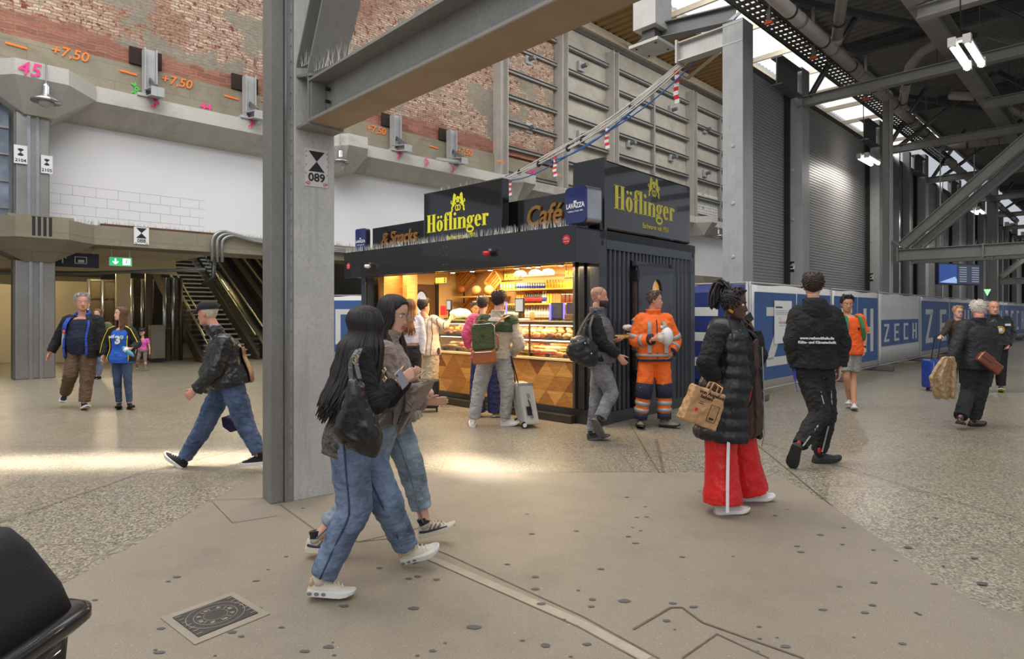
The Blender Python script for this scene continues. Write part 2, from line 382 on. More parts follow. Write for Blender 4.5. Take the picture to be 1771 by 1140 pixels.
# block outlines on the white wall
blk = MB(); random.seed(2)
for r in range(5):
    z = 3.78+r*.25
    blk.box(FG, 2.0, 5.9, 18.896, 18.9, z, z+.007)
    for k in range(8):
        a = 2.0+k*.5+(r % 2)*.25
        if a < 5.9: blk.box(FG, a, a+.007, 18.896, 18.9, z, z+.25 if r < 4 else z+.02)
tag(blk.build('block_joints', mat('grey_joint', rgb(176, 176, 176), .8)), 'open mortar joints of a patch of white blockwork above the concourse slab', 'wall joint', kind='structure')
# capitals and columns along the wall
def capital(name, ac, z0, z1, w, d, h2):
    m = MB()
    lo = [G(ac-w*.45, 17.75, z0), G(ac+w*.45, 17.75, z0), G(ac+w*.45, 18.9, z0), G(ac-w*.45, 18.9, z0)]
    hi = [G(ac-w*1.5, 17.35 if d else 17.9, z1), G(ac+w*1.5, 17.35 if d else 17.9, z1), G(ac+w*1.5, 18.9, z1), G(ac-w*1.5, 18.9, z1)]
    mid = [G(ac-w*.9, 17.2, z1), G(ac+w*.9, 17.2, z1)]
    m.add([lo[0], lo[1], lo[2], lo[3], G(ac-w*1.9, 17.95, z1), G(ac-w*.8, 17.15, z1), G(ac+w*.8, 17.15, z1), G(ac+w*1.9, 17.95, z1), G(ac+w*1.9, 18.9, z1), G(ac-w*1.9, 18.9, z1)],
          [(3, 2, 1, 0), (0, 1, 6, 5), (0, 5, 4), (1, 7, 6), (1, 2, 8, 7), (0, 4, 9, 3), (2, 3, 9, 8), (4, 5, 6, 7, 8, 9)])
    m.prism([G(ac-w*1.9, 17.95, z1), G(ac-w*.8, 17.15, z1), G(ac+w*.8, 17.15, z1), G(ac+w*1.9, 17.95, z1), G(ac+w*1.9, 18.9, z1), G(ac-w*1.9, 18.9, z1)], UP*h2)
    return struct(m.build(name, CONCL if z0 > 5 else CONC))
for k, ac in enumerate((1.95, 9.9, 17.7, 25.4, 33.2)):
    capital('trim_%d' % (40+k), ac, 6.1, 6.78, .42 if k else .6, 1, .36)
capital('trim_50', 1.95, 2.72, 3.22, .6, 1, .46)
gbox('trim_51', CONC, 1.35, 2.55, 17.3, 18.9, 3.22, 3.74)
COLM = steelmat('brushed_column_cladding', rgb(150, 148, 144), .32, .75, False); COLD = steelmat('column_cladding_dark', rgb(112, 110, 104), .4, .6)
def clad_column(ac, z0, z1, w, label, nm='clad_column'):
    e = empty(nm, G(ac, 18.1, z0), label, 'column')
    MB().box(FG, ac-w/2, ac+w/2, 17.85, 17.85+w, z0, z1).build('shaft', COLM, e, bevel=.02)
    for s in (-1, 1): MB().box(FG, ac+s*w*.13-.03, ac+s*w*.13+.03, 17.8, 17.85, z0, z1).build('cover_strip', CHROME, e)
    MB().box(FG, ac-w/2-.03, ac-w/2, 17.9, 17.85+w*.8, z0, z1).build('side_panel', COLD, e)
    return e
clad_column(1.9, 0, 2.75, .74, 'wide brushed steel column under the concourse slab at the left edge')
clad_column(.35, 0, 3.2, .4, 'narrow brushed steel column left of the wide one at the left edge')
clad_column(1.85, 3.74, 6.15, .62, 'grey clad column on the slab with two survey plates, upper left')
# glazing left of the upper column
gz = empty('glazed_wall', G(.4, 18.3, 3.74), 'blue-grey reflective glazing in horizontal bands at the upper left edge', 'window')
MB().box(FG, -3, 1.45, 18.3, 18.34, 3.74, 6.78).build('pane', mat('blue_glass', rgb(136, 146, 160), .12, .4, var=.4, vs=2.5), gz)
for k in range(5): MB().box(FG, -3, 1.45, 18.24, 18.3, 3.95+k*.62, 4.0+k*.62).build('mullion', COLM, gz)
# ================================================= ceiling over the void: skylight strips and timber-coloured deck
DECK = mat('brown_roof_deck', rgb(150, 118, 74), .8)
dk = MB(); n = 90
for i in range(n):
    a = 10+i*.5
    dk.add([G(a, 15.2, 15.6), G(a+.12, 15.2, 15.5), G(a+.25, 15.2, 15.5), G(a+.37, 15.2, 15.6), G(a+.5, 15.2, 15.6)]+[G(a, 19.4, 15.6), G(a+.12, 19.4, 15.5), G(a+.25, 19.4, 15.5), G(a+.37, 19.4, 15.6), G(a+.5, 19.4, 15.6)],
           [(j, j+1, j+6, j+5) for j in range(4)])
o = dk.build('ceiling', DECK, recalc=False); struct(o)
sk = MB()
for i in range(120):
    a = 8+i*.45
    sk.add([G(a, 9.5, 15.9), G(a+.22, 9.5, 15.82), G(a+.45, 9.5, 15.9), G(a, 14.9, 15.7), G(a+.22, 14.9, 15.62), G(a+.45, 14.9, 15.7)], [(0, 1, 4, 3), (1, 2, 5, 4)])
def sky_panel():
    m, nt, b = new_mat('corrugated_skylight'); v = gridvec(nt, A2, B2)
    w = _n(nt, 'ShaderNodeTexWave'); w.inputs['Scale'].default_value = .7; w.bands_direction = 'X'; nt.links.new(v, w.inputs['Vector'])
    c = mix(nt, w.outputs[0], (.70, .69, .68, 1), (1, .99, .97, 1)); c = mix(nt, ramp(nt, noise(nt, v, 2.2, 4), .35, .75), c, (.74, .72, .68, 1))
    nt.links.new(c, b.inputs['Emission Color']); b.inputs['Emission Strength'].default_value = 1.15; b.inputs['Base Color'].default_value = (.6, .6, .6, 1)
    return m
struct(sk.build('window_1', sky_panel(), recalc=False))
PALE = mat('pale_primer', rgb(186, 176, 158), .7)
gbox('trim_60', PALE, 8, 62, 15.0, 15.25, 15.35, 15.6); gbox('trim_61', PALE, 8, 62, 18.3, 18.6, 15.1, 15.5); gbox('trim_62', DKM, 8, 62, 18.55, 18.62, 14.9, 15.15)
for k in range(12):
    a = 17.2+3.85*k
    struct(MB().bar(G(a, 9.5, 15.3), G(a, 15.2, 15.3), .12, .25).build('trim_%d' % (63+k), PALE))
for k in range(7):
    a = 19+5.5*k
    struct(MB().bar(G(a, 15.2, 15.2), G(a+2.2, 18.5, 15.2), .12, .14).build('trim_%d' % (80+k), PALE))
# ================================================= steel bays on the back wall
RAIL = steelmat('grey_wall_rail', rgb(140, 139, 136), .6, .1)
bays = [(17.2, 'first'), (21.0, 'second'), (24.9, 'third'), (32.7, 'fourth')]
COLR = steelmat('weathered_wall_post', rgb(176, 171, 164), .6, .1)
for a, nm in bays:
    tag(MB().ibeam(G(a, 18.36, 7.16), G(a, 18.36, 14.6), .5, .42, .03, .03, A2).build('wall_post', COLR),
        'tall grey steel post against the upper back wall, %s from the left' % nm, 'steel post', 'posts on the upper back wall')
for a in (28.8, 36.4):
    tag(MB().box(FG, a-.07, a+.07, 18.4, 18.6, 7.16, 14.0).build('slim_wall_post', RAIL), 'slim steel post between wide posts on the upper back wall, %s of two' % ('left' if a < 30 else 'right'), 'steel post', 'posts on the upper back wall')
segs = [(17.5, 20.75), (21.25, 24.65), (25.15, 28.7), (28.9, 32.45), (32.95, 36.3), (36.5, 44)]
for si, (a0, a1) in enumerate(segs):
    for zi in range(7):
        z = 7.42+zi*1.08
        if si == 0 and zi == 6: pass
        tag(MB().ibeam(G(a0, 18.45, z), G(a1, 18.45, z), .16, .16, .02, .02).build('wall_rail', RAIL),
            'grey wall rail in the %s bay right of the brickwork, %s' % (['first', 'second', 'third', 'fourth', 'fifth', 'sixth'][si], ['lowest', 'second from the bottom', 'third from the bottom', 'in the middle', 'third from the top', 'second from the top', 'topmost'][zi]), 'rail', 'rails on the upper back wall')
gbox('wall_bay_brick', BRICK, 17.2, 20.6, 18.5, 18.6, 8.2, 13.6).name = 'wall_bay'
bb = bpy.data.objects.get('wall_bay'); 
pl = [(19.0, 12.6), (19.0, 9.6), (22.6, 13.3), (22.6, 10.0), (22.6, 7.75), (26.6, 10.4), (30.7, 13.1), (30.7, 10.4), (34.6, 12.8), (34.6, 10.1), (18.9, 7.9)]
for k, (a, z) in enumerate(pl):
    if k == 10: continue
    e = empty('anchor_plate', G(a, 18.6, z), 'small square anchor plate with stub, %s bay of the back wall' % ('bricked' if a < 20 else 'concrete'), 'anchor plate', 'anchor plates on the back wall')
    MB().box(FG, a-.2, a+.2, 18.46, 18.6, z-.22, z+.22).build('plate', STEEL, e)
    MB().tube([G(a+.03, 18.5, z), G(a+.03, 18.15, z)], .1, 12).build('stub', STEELD, e)
WT = mat('white_tile_joints', rgb(196, 194, 188), .5)
wt = MB()
for a0, a1, z1 in ((25.4, 28.6, 9.0), (28.9, 32.4, 8.7), (33.2, 37, 8.9)):
    nz = int((z1-7.5)/.17); na = int((a1-a0)/.28)
    for i in range(nz):
        for j in range(na):
            if random.random() < .96: wt.box(FG, a0+j*.28+.01, a0+j*.28+.27, 18.58, 18.62, 7.5+i*.17+.01, 7.5+i*.17+.16)
tag(wt.build('leftover_wall_tiles', WT), 'leftover small white wall tiles low on the concrete back wall', 'wall tiles', kind='stuff')
# ================================================= spray marks
OR = mat('orange_spray', rgb(238, 120, 34), .7); PK = mat('pink_spray', rgb(232, 62, 140), .7); GR = mat('green_spray', rgb(70, 200, 80), .7)
FT = lambda a, z, b: Fr(G(a, b, z), A2, B2)
def mark(s, u, v, b, size, mt, nm, lab):
    a, z = gpos(u, v, b); e = empty('spray_mark', G(a, b, z), lab, 'painted mark')
    text(s, size, FT(a, z, b-.006), mt, e, 'lettering', .003, bold=.004, shear=.2); return e
mark('+7,50', 120, 100, 18.5, .34, OR, 1, 'orange sprayed height +7,50 on the concrete band at the far left')
mark('+7,50', 305, 148, 18.5, .34, OR, 2, 'orange sprayed height +7,50 between the two left brackets')
mark('+7,50', 472, 186, 18.5, .34, OR, 3, 'orange sprayed height +7,50 right beside the foreground pillar')
mark('+7,50', 650, 230, 18.5, .34, OR, 4, 'orange sprayed height +7,50 left of the third bracket')
mark('+7,50', 803, 267, 18.5, .34, OR, 5, 'orange sprayed height +7,50 right of the fourth bracket')
mark('45', 50, 130, 17.12, .42, PK, 6, 'pink sprayed 45 on the column capital at the upper left')
mark('44', 355, 190, 18.5, .3, PK, 7, 'pink sprayed 44 on the concrete band left of the pillar')
mark('33', 1052, 75, 18.6, .5, OR, 8, 'orange sprayed 33 high on the concrete wall near the roof')
mark('B.', 590, 247, 17.9, .3, PK, 9, 'pink sprayed B on the ledge just right of the pillar')
mark('520', 918, 300, 18.5, .34, PK, 9, 'pink sprayed 520 low on the brick bay above the kiosk')
for k, (u, v, b) in enumerate([(28, 78, 18.5), (222, 125, 18.5), (400, 168, 18.5), (690, 240, 18.5), (750, 254, 18.5), (866, 279, 18.1), (965, 302, 18.1)]):
    a, z = gpos(u, v, b)
    tag(MB().bar(G(a-.2, b-.006, z), G(a+.2, b-.006, z-.02), .006, .05, B2).build('spray_dash', OR), 'short orange sprayed dash, %s from the left along the wall' % ['first', 'second', 'third', 'fourth', 'fifth', 'sixth', 'seventh'][k], 'painted mark', 'orange dashes')
for k, (u, v, mt_, cn) in enumerate([(234, 153, GR, 'green'), (457, 205, GR, 'green'), (690, 268, PK, 'pink'), (738, 280, PK, 'pink'), (783, 292, PK, 'pink'), (268, 177, PK, 'pink'), (435, 212, PK, 'pink'), (880, 310, PK, 'pink'), (1208, 375, PK, 'pink')]):
    b = 17.94 if v > 176 else 18.5; a, z = gpos(u, v, b); m = MB()
    m.bar(G(a-.1, b-.006, z+.12), G(a+.1, b-.006, z), .006, .035, B2); m.bar(G(a+.1, b-.006, z), G(a-.1, b-.006, z-.14), .006, .035, B2); m.bar(G(a, b-.006, z+.16), G(a, b-.006, z-.16), .006, .03, B2)
    tag(m.build('spray_arrow', mt_), '%s sprayed arrow mark, %s' % (cn, ['first', 'second', 'third', 'fourth', 'fifth', 'sixth', 'seventh', 'eighth', 'ninth'][[5, 0, 1, 6, 2, 3, 4, 7, 8].index(k)] if 0 else ['beside the first bracket', 'beside the pillar', 'under the third bracket', 'between the third and fourth brackets', 'under the fourth bracket', 'under the first bracket', 'under the second bracket', 'on the ledge behind the kiosk sign', 'on the ledge right of the kiosk'][k]), 'painted mark')
# ================================================= steel brackets standing in wall pockets
for (u, v, which) in ((258, 130, 'first'), (430, 175, 'second'), (683, 235, 'third'), (780, 260, 'fourth')):
    a, z = gpos(u, v, 18.3)
    hole = MB().box(FG, a-.42, a+.34, 18.45, 18.53, 8.12, 8.56); tag(hole.build('wall_pocket', mat('dark_hollow', rgb(44, 30, 24), .95)), 'dark broken-out pocket in the brickwork behind the %s bracket' % which, 'wall opening')
    e = empty('steel_bracket', G(a, 18.3, 7.2), 'galvanised post bracket with a splayed foot on the wall ledge, %s from the left' % which, 'bracket', 'brackets on the wall ledge')
    MB().ibeam(G(a, 18.25, 7.3), G(a, 18.25, 8.5), .3, .3, .03, .04, A2).build('post', STEEL, e)
    MB().ibeam(G(a, 18.3, 7.32), G(a, 17.5, 7.2), .3, .22, .03, .03).build('arm', STEEL, e)
    MB().box(FG, a-.15, a+.15, 17.46, 17.5, 7.08, 7.32).build('end_plate', STEEL, e)
    MB().bar(G(a, 18.2, 7.7), G(a, 17.6, 7.35), .05, .12).build('brace', STEELD, e)
    MB().box(FG, a-.35, a-.15, 17.95, 18.3, 7.16, 7.24).build('shim', STEEL, e)
    if which == 'fourth': MB().bar(G(a-.05, 17.7, 7.2), G(a-1.3, 17.5, 7.05), .08, .1).build('strut', STEEL, e)
# lamps hanging from the capitals
def bell_lamp(a, b, z, label):
    e = empty('bell_lamp', G(a, b, z), label, 'lamp', 'bell lamps under the wall ledge')
    c = G(a, b, z)
    MB().tube([c+UP*.85, c+UP*.3], .018, 8).build('rod', CHROME, e)
    MB().lathe(c, [(.05, .38), (.08, .3), (.08, .14), (.1, .1)]).build('lamp_body', CHROME, e, True)
    MB().lathe(c, [(.1, .12), (.28, 0), (.29, -.04), (.1, -.02)], n=24).build('lamp_shade', CHROME, e, True)
    MB().lathe(c, [(.02, -.16), (.12, -.13), (.16, -.03), (.1, 0)]).build('glass_bowl', mat('frosted_bowl', rgb(170, 170, 165), .2), e, True)
bell_lamp(2.0, 17.05, 6.3, 'bell shaped metal lamp on a rod by the upper left capital')
bell_lamp(9.35, 17.3, 6.25, 'bell shaped metal lamp just right of the foreground pillar')
bell_lamp(33.3, 17.0, 6.0, 'bell shaped metal lamp beyond the right end of the kiosk')
# survey plates
def hourglass(Fm, w, h, parent, mt=BLACK):
    m = MB()
    for s in (-1, 1): m.prism([Fm.p(-w, -.004, s*h), Fm.p(w, -.004, s*h), Fm.p(0, -.004, 0)], Fm.y*.002)
    m.build('hourglass_mark', mt, parent)
def survey_plate(Fm, w, h, s, label, nosm=False, rnd=False):
    e = empty('survey_plate', Fm.o, label, 'survey plate'); m = MB().box(Fm, -w/2, w/2, -.002, .004, 0, h); m.build('plate', WHITE, e)
    if rnd:
        k = Fr(Fm.p(0, 0, h*.62), Fm.x, Fm.y); mm = MB()
        for q in (0, 1):
            c = [k.p(0, -.004, 0)]+[k.p(math.cos(t)*w*.36, -.004, math.sin(t)*w*.36) for t in [q*math.pi+math.pi*.25+j*math.pi/16 for j in range(9)]]
            mm.prism(c, Fm.y*.002)
        mm.build('quadrant_mark', BLACK, e)
    else: hourglass(Fr(Fm.p(0, 0, h*.65), Fm.x, Fm.y), w*.36, h*.3, e)
    text(s, h*(.30 if not rnd else .24), Fr(Fm.p(0, -.005, h*.1), Fm.x, Fm.y), BLACK, e, ext=.001, bold=.002)
    if nosm:
        for q in (-1, 1):
            g = MB(); ringm(g, Fr(Fm.p(q*w*.36, -.004, h*.06), Fm.x, Fm.z, Fm.y), w*.05, w*.07, 0, .002, n=18)
            g.bar(Fm.p(q*w*.36-w*.04, -.004, h*.06-w*.04), Fm.p(q*w*.36+w*.04, -.004, h*.06+w*.04), .002, w*.015, Fm.y); g.build('prohibition_mark', REDM, e)
    return e
survey_plate(Fr(G(1.62, 17.79, 4.95), A2, B2), .24, .42, '2104', 'white survey plate reading 2104 on the upper left column', rnd=True)
survey_plate(Fr(G(2.1, 17.79, 4.8), A2, B2), .22, .42, '2105', 'white survey plate reading 2105, lower right of its pair on the column', rnd=True)
survey_plate(Fr(G(4.06, 17.88, 3.3), A2, B2), .34, .44, '088', 'white survey plate with hourglass mark on the slab edge left of the pillar', True)
e = empty('cable_clamp', G(1.95, 17.28, 3.25), 'black ribbed cable clamp on the lower left capital', 'clamp')
for k in range(4): MB().box(FG, 1.75+k*.1, 1.83+k*.1, 17.15, 17.3, 3.25, 3.7).build('jaw', BLACK, e, bevel=.01)
MB().box(FG, 1.72, 2.16, 17.2, 17.3, 3.42, 3.5).build('cross_bar', BLACK, e)
# bird spikes on the slab edge
def spikes(pts, n, h, name, label, mt=None, spread=.04, r=.0022):
    m = MB(); random.seed(11)
    for i in range(n):
        t = random.random()*(len(pts)-1); k = int(t); p = Vector(pts[k]).lerp(Vector(pts[k+1]), t-k)
        d = V(random.uniform(-spread, spread), random.uniform(-spread, spread), h*random.uniform(.8, 1.1)); q = p+d
        s = V(r, 0, 0); m.add([p-s, p+s, q, p+V(0, r, 0)], [(0, 1, 2), (1, 3, 2), (3, 0, 2)])
    return m, (name, label)
SPK = mat('spike_wire', rgb(190, 186, 178), .35, .6)
m, _ = spikes([G(2.6, 18.05, 3.7), G(14, 18.05, 3.7)], 620, .16, '', '', r=.006); tag(m.build('bird_spikes', SPK, recalc=False), 'row of upright wire bird spikes along the concourse slab edge', 'bird spikes', kind='stuff')
# conduits
e = empty('conduit_bundle', G(6.2, 17.8, 3.3), 'three bent grey conduits looping over the slab edge', 'conduit')
for k in range(3):
    a0 = 5.75+k*.13
    pts = [G(a0, 17.8, 2.95), G(a0, 17.8, 3.45)]+[G(a0+.35-.35*math.cos(t), 17.8, 3.48+(.33-k*.05)*math.sin(t)) for t in [j*math.pi/14 for j in range(1, 8)]]+[G(a0+.9, 17.8, 3.70-k*.05), G(8.2, 17.8, 3.60-k*.05), G(12, 17.8, 3.55-k*.05)]
    MB().tube(pts, .045, 8).build('conduit', mat('grey_conduit', rgb(150, 150, 148), .35, .5), e, True)
MB().tube([G(5.8, 17.8, 3.0), G(5.75, 17.7, 2.5), G(5.5, 17.8, 2.3)], .06, 8).build('black_sleeve', BLACK, e, True)
# ================================================= UNDERPASS behind the slab edge
CREAM = mat('cream_panel', rgb(196, 184, 150), .6, var=.06, vs=.8); CEILM = mat('cream_ceiling', rgb(190, 182, 160), .6)
gbox('ceiling', CEILM, -8, 5.9, 18.9, 40, 3.18, 3.3)
gbox('wall_underpass', CREAM, -8, 14, 34, 34.3, 0, 3.3).name = 'wall_far'
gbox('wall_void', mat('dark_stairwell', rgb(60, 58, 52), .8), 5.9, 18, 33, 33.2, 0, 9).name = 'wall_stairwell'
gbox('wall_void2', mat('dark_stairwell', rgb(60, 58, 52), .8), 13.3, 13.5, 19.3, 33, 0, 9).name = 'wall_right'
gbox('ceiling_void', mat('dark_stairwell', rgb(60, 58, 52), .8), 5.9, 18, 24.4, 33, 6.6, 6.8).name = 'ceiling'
gbox('trim_90', CREAM, -6, 5.6, 20.6, 21.0, 2.72, 3.2)
def panel(a0, a1, b, z0, z1, mt, nm, lab, cat, th=.12):
    return tag(MB().box(FG, a0, a1, b, b+th, z0, z1).build(nm, mt, bevel=.01), lab, cat)
BR = steelmat('bronze_metal', rgb(92, 80, 62), .4, .6, False)
ga = lambda u, b: gpos(u, 540, b)[0]
panel(ga(92, 23), ga(151, 23), 23, 0, 2.5, CREAM, 'wall_panel', 'cream wall panel left of the man in the dark navy top', 'wall panel')
panel(ga(201, 22.4), ga(226, 22.4), 22.4, 0, 2.9, CREAM, 'wall_panel', 'narrow cream pier behind the girl in the blue shirt', 'wall panel')
panel(ga(-60, 24), ga(20, 24), 24, 0, 2.4, CREAM, 'wall_panel', 'cream wall panel far left behind the steel column', 'wall panel')
def lift_front(a0, a1, b, lab):
    e = empty('glazed_screen', G((a0+a1)/2, b, 0), lab, 'glass screen')
    MB().box(FG, a0, a1, b, b+.03, 0, 2.6).build('pane', mat('dim_glass', rgb(92, 84, 62), .15, .2, var=.35, vs=1.2), e)
    for a in (a0, (a0+a1)/2, a1): MB().tube([G(a, b-.05, 0), G(a, b-.05, 2.65)], .06, 10).build('post', CHROME if a != a1 else BR, e, True)
    for z in (1.0, 2.0, 2.6): MB().box(FG, a0, a1, b-.06, b, z, z+.06).build('rail', BR, e)
lift_front(ga(153, 24.5), ga(200, 24.5), 24.5, 'glazed screen with metal posts between the two cream panels')
lift_front(ga(228, 23), ga(262, 23), 23.0, 'dark glazed screen with bronze posts left of the stairs')
# lights inside underpass
for k, (a, b) in enumerate(((1.5, 21.8), (4.2, 23.5), (3.0, 27))):
    e = empty('ceiling_downlight', G(a, b, 3.12), 'round warm downlight under the passage ceiling, %s' % ['leftmost', 'by the arrow sign', 'deepest'][k], 'ceiling light', 'passage downlights')
    MB().lathe(G(a, b, 3.12), [(.2, .06), (.22, 0), (.16, -.03)]).build('housing', WHITE, e, True)
    MB().lathe(G(a, b, 3.10), [(.14, .01), (.13, -.03)]).build('diffuser', emis('warm_lamp', (1, .8, .5, 1), 6), e)
    l = bpy.data.lights.new('downlight', 'POINT'); l.energy = 70; l.color = (1, .82, .55); l.shadow_soft_size = .15
    q = bpy.data.objects.new('downlight', l); COL.objects.link(q); q.location = G(a, b, 2.9)
# signs
NAVY = mat('navy_sign', rgb(24, 30, 62), .4); LITG = emis('exit_green', rgb(30, 168, 96), 1.0); LITW = emis('lit_white', (1, 1, 1, 1), 1.6)
a, z = gpos(129, 462, 18.8); Fs = Fr(G(a, 18.8, z), A2, B2)
e = empty('direction_sign', Fs.o, 'dark blue hanging sign with a white arrow under the slab', 'sign')
MB().box(Fs, -.52, .52, 0, .12, 0, .36).build('board', NAVY, e)
m = MB(); m.bar(Fs.p(-.25, -.01, .08), Fs.p(-.25, -.01, .3), .01, .025, Fs.y); m.bar(Fs.p(-.25, -.01, .3), Fs.p(-.33, -.01, .21), .01, .025, Fs.y); m.bar(Fs.p(-.25, -.01, .3), Fs.p(-.17, -.01, .21), .01, .025, Fs.y); m.build('arrow', WHITE, e)
m = MB(); m.box(Fs, .0, .26, -.01, 0, .09, .27).build('pictogram_frame', WHITE, e); MB().box(Fs, .02, .24, -.014, -.01, .105, .255).build('pictogram', NAVY, e); MB().box(Fs, .07, .2, -.018, -.014, .12, .19).build('pictogram_figure', WHITE, e)
for q in (-.4, .4): MB().tube([Fs.p(q, .06, .36), Fs.p(q, .06, .6)], .012, 6).build('hanger', CHROME, e)
a, z = gpos(209, 460, 18.3); Fs = Fr(G(a, 18.3, z), A2, B2)
e = empty('exit_sign', Fs.o, 'small green lit emergency exit sign under the slab edge', 'sign')
MB().box(Fs, -.25, .25, 0, .08, 0, .22).build('sign_box', WHITE, e); MB().box(Fs, -.24, .24, -.005, 0, .01, .21).build('green_face', LITG, e)
m = MB(); m.bar(Fs.p(-.12, -.01, .18), Fs.p(-.12, -.01, .05), .006, .03, Fs.y); m.bar(Fs.p(-.12, -.01, .05), Fs.p(-.18, -.01, .11), .006, .025, Fs.y); m.bar(Fs.p(-.12, -.01, .05), Fs.p(-.06, -.01, .11), .006, .025, Fs.y); m.build('arrow', LITW, e)
m = MB().box(Fs, .04, .21, -.008, -.005, .03, .19); m.build('door_symbol', LITW, e)
m = MB(); m.ell(Fs.p(.14, -.012, .165), .014, .004, .014, Fs); m.bar(Fs.p(.13, -.012, .15), Fs.p(.115, -.012, .1), .005, .025, Fs.y); m.bar(Fs.p(.115, -.012, .1), Fs.p(.15, -.012, .05), .005, .015, Fs.y); m.bar(Fs.p(.115, -.012, .1), Fs.p(.085, -.012, .05), .005, .015, Fs.y); m.bar(Fs.p(.13, -.012, .14), Fs.p(.17, -.012, .13), .005, .012, Fs.y); m.build('running_figure', LITG, e)
for q in (-.2, .2): MB().tube([Fs.p(q, .04, .22), Fs.p(q, .04, .75)], .01, 6).build('hanger', CHROME, e)
e = tag(MB().tube([G(1.4, 20.2, 2.55), G(3.2, 19.6, 2.6), G(5.7, 18.2, 2.75)], .045, 8).build('cable_tray', STEELD), 'thin grey conduit crossing under the slab towards the bent conduits', 'conduit')
# cabinet
e = empty('steel_cabinet', G(6.75, 21.2, 0), 'low grey metal cabinet beside the foot of the stairs', 'cabinet')
ca0 = ga(262, 21)-6.4
FC_ = Fr(A2*ca0, A2, B2)
MB().box(FC_, 6.4, 6.78, 21.0, 21.4, .12, 1.15).build('body', steelmat('cabinet_grey', rgb(140, 132, 118), .5, .3), e, bevel=.02)
MB().box(FC_, 6.42, 6.76, 20.98, 21.0, .2, 1.08).build('door', steelmat('cabinet_grey', rgb(140, 132, 118), .5, .3), e); MB().box(FC_, 6.42, 6.75, 21.05, 21.35, 0, .12).build('plinth', BLACK, e)
panel(ga(252, 22), ga(262, 22), 22, 0, 3.1, BR, 'bronze_post', 'narrow bronze clad post left of the steel cabinet', 'post')
lift_front(ga(284, 21.6), ga(312, 21.6), 21.6, 'small glazed screen under the sloping stair stringer')
# stairs
st = empty('staircase', G(7.0, 20.2, 0), 'open metal staircase with glass sides rising behind the man in the cap', 'staircase')
TRD = mat('tread', rgb(96, 94, 84), .45); NOS = mat('tread_edge', rgb(176, 172, 156), .4)
N = 26; rise = .165; go = .285; b0 = 20.3
for i in range(N):
    z = rise*(i+1); b = b0+go*i
    t = MB().box(FG, 6.3, 7.75, b, b+go+.02, z-.05, z).build('tread', TRD, st); MB().box(FG, 6.3, 7.75, b-.01, b+.03, z-.04, z+.006).build('nosing', NOS, t)
def slope_pts(a, off, n0=-.3, n1=7.4): return [G(a, b0+n0, off+n0*rise/go), G(a, b0+n1, off+n1*rise/go)]
for a in (6.15, 7.85):
    p, q = slope_pts(a, 0); MB().prism([p-UP*.12, q-UP*.12, q+UP*.32, p+UP*.32], A2*.08).build('stringer', BR, st)
GL = mat('balustrade_glass', rgb(74, 84, 76), .08, .1, var=.2, vs=.8)
GLC = glass('clear_pane', (.86, .9, .86, 1))
for a in (6.19, 7.9):
    p, q = slope_pts(a, .32); MB().prism([p, q, q+UP*.6, p+UP*.6], A2*.02).build('glass_panel', GLC, st)
HR = mat('handrail_metal', rgb(176, 160, 118), .25, .8)
for a in (6.25, 6.45, 7.8):
    p, q = slope_pts(a, .98); MB().tube([p, q], .028, 8).build('handrail', HR, st, True)
p, q = slope_pts(6.35, .7); MB().tube([p, q], .02, 8).build('handrail', HR, st, True)
def escalator(a0, lab):
    e = empty('escalator', G(a0+.6, 20.2, 0), lab, 'escalator')
    for i in range(26):
        z = .2*(i+1)*.93; b = b0+.33*i
        MB().box(FG, a0+.18, a0+.98, b, b+.36, z-.2, z).build('step', mat('escalator_step', rgb(62, 60, 56), .5, .4), e, bevel=.01)
    for a in (a0, a0+1.1):
        p = G(a, b0-.8, .0); q = G(a, b0, .1); r = G(a, b0+7.6, .1+7.6*.186/.33)
        MB().prism([q-UP*.1, r-UP*.1, r+UP*.35, q+UP*.35], A2*.14).build('skirt', BR, e)
        MB().prism([q+UP*.35, r+UP*.35, r+UP*.95, q+UP*.95], A2*.03+V(0, 0, 0)).build('glass_panel', GLC, e)
        MB().tube([G(a, b0-.2, .35), G(a, b0-.75, .38), G(a, b0-.95, .6), G(a, b0-.75, .85), q+UP*.97, r+UP*.97], .04, 8).build('handrail', HR, e, True)
        MB().prism([q+UP*.35+A2*.14, r+UP*.35+A2*.14, r+UP*.42+A2*.14, q+UP*.42+A2*.14], -A2*.16).build('cover_strip', HR, e)
escalator(8.15, 'escalator with glass sides and brass-toned trim right beside the staircase')
escalator(9.75, 'second escalator, half hidden behind the foreground pillar')
for k, (a, b, z, en) in enumerate(((9.5, 25.5, 6.2, 120), (7.5, 21.3, 3.1, 30))):
    l = bpy.data.lights.new('stair_light', 'POINT'); l.energy = en; l.color = (1, .85, .6); l.shadow_soft_size = .3
    q = bpy.data.objects.new('stair_light', l); COL.objects.link(q); q.location = G(a, b, z)
# ================================================= FOREGROUND PILLAR 089
GALV = steelmat('spangled_galvanised', rgb(190, 188, 184), .5, .12); GALD = steelmat('dull_galvanised', rgb(130, 128, 124), .55, .15)
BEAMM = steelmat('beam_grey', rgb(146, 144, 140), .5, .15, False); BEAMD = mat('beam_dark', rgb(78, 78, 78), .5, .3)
PO = gnd(502, 868); FP = Fr(PO, V(.80, .60, 0), V(-.60, .80, 0))
pil = empty('steel_pillar', PO, 'big galvanised steel pillar numbered 089 in the foreground', 'pillar')
MB().box(FP, .03, .37, 0, .30, 0, 6.2).build('main_column', GALV, pil, bevel=.006)
MB().box(FP, -.035, .0, -.005, .22, 0, 6.2).build('side_flange', GALD, pil)
MB().box(FP, -.15, -.045, .02, .26, 0, 6.2).build('side_channel', GALD, pil, bevel=.008)
MB().box(FP, -.045, -.033, -.012, .05, 0, 6.2).build('seam_strip', CHROME, pil)
m = MB(); 
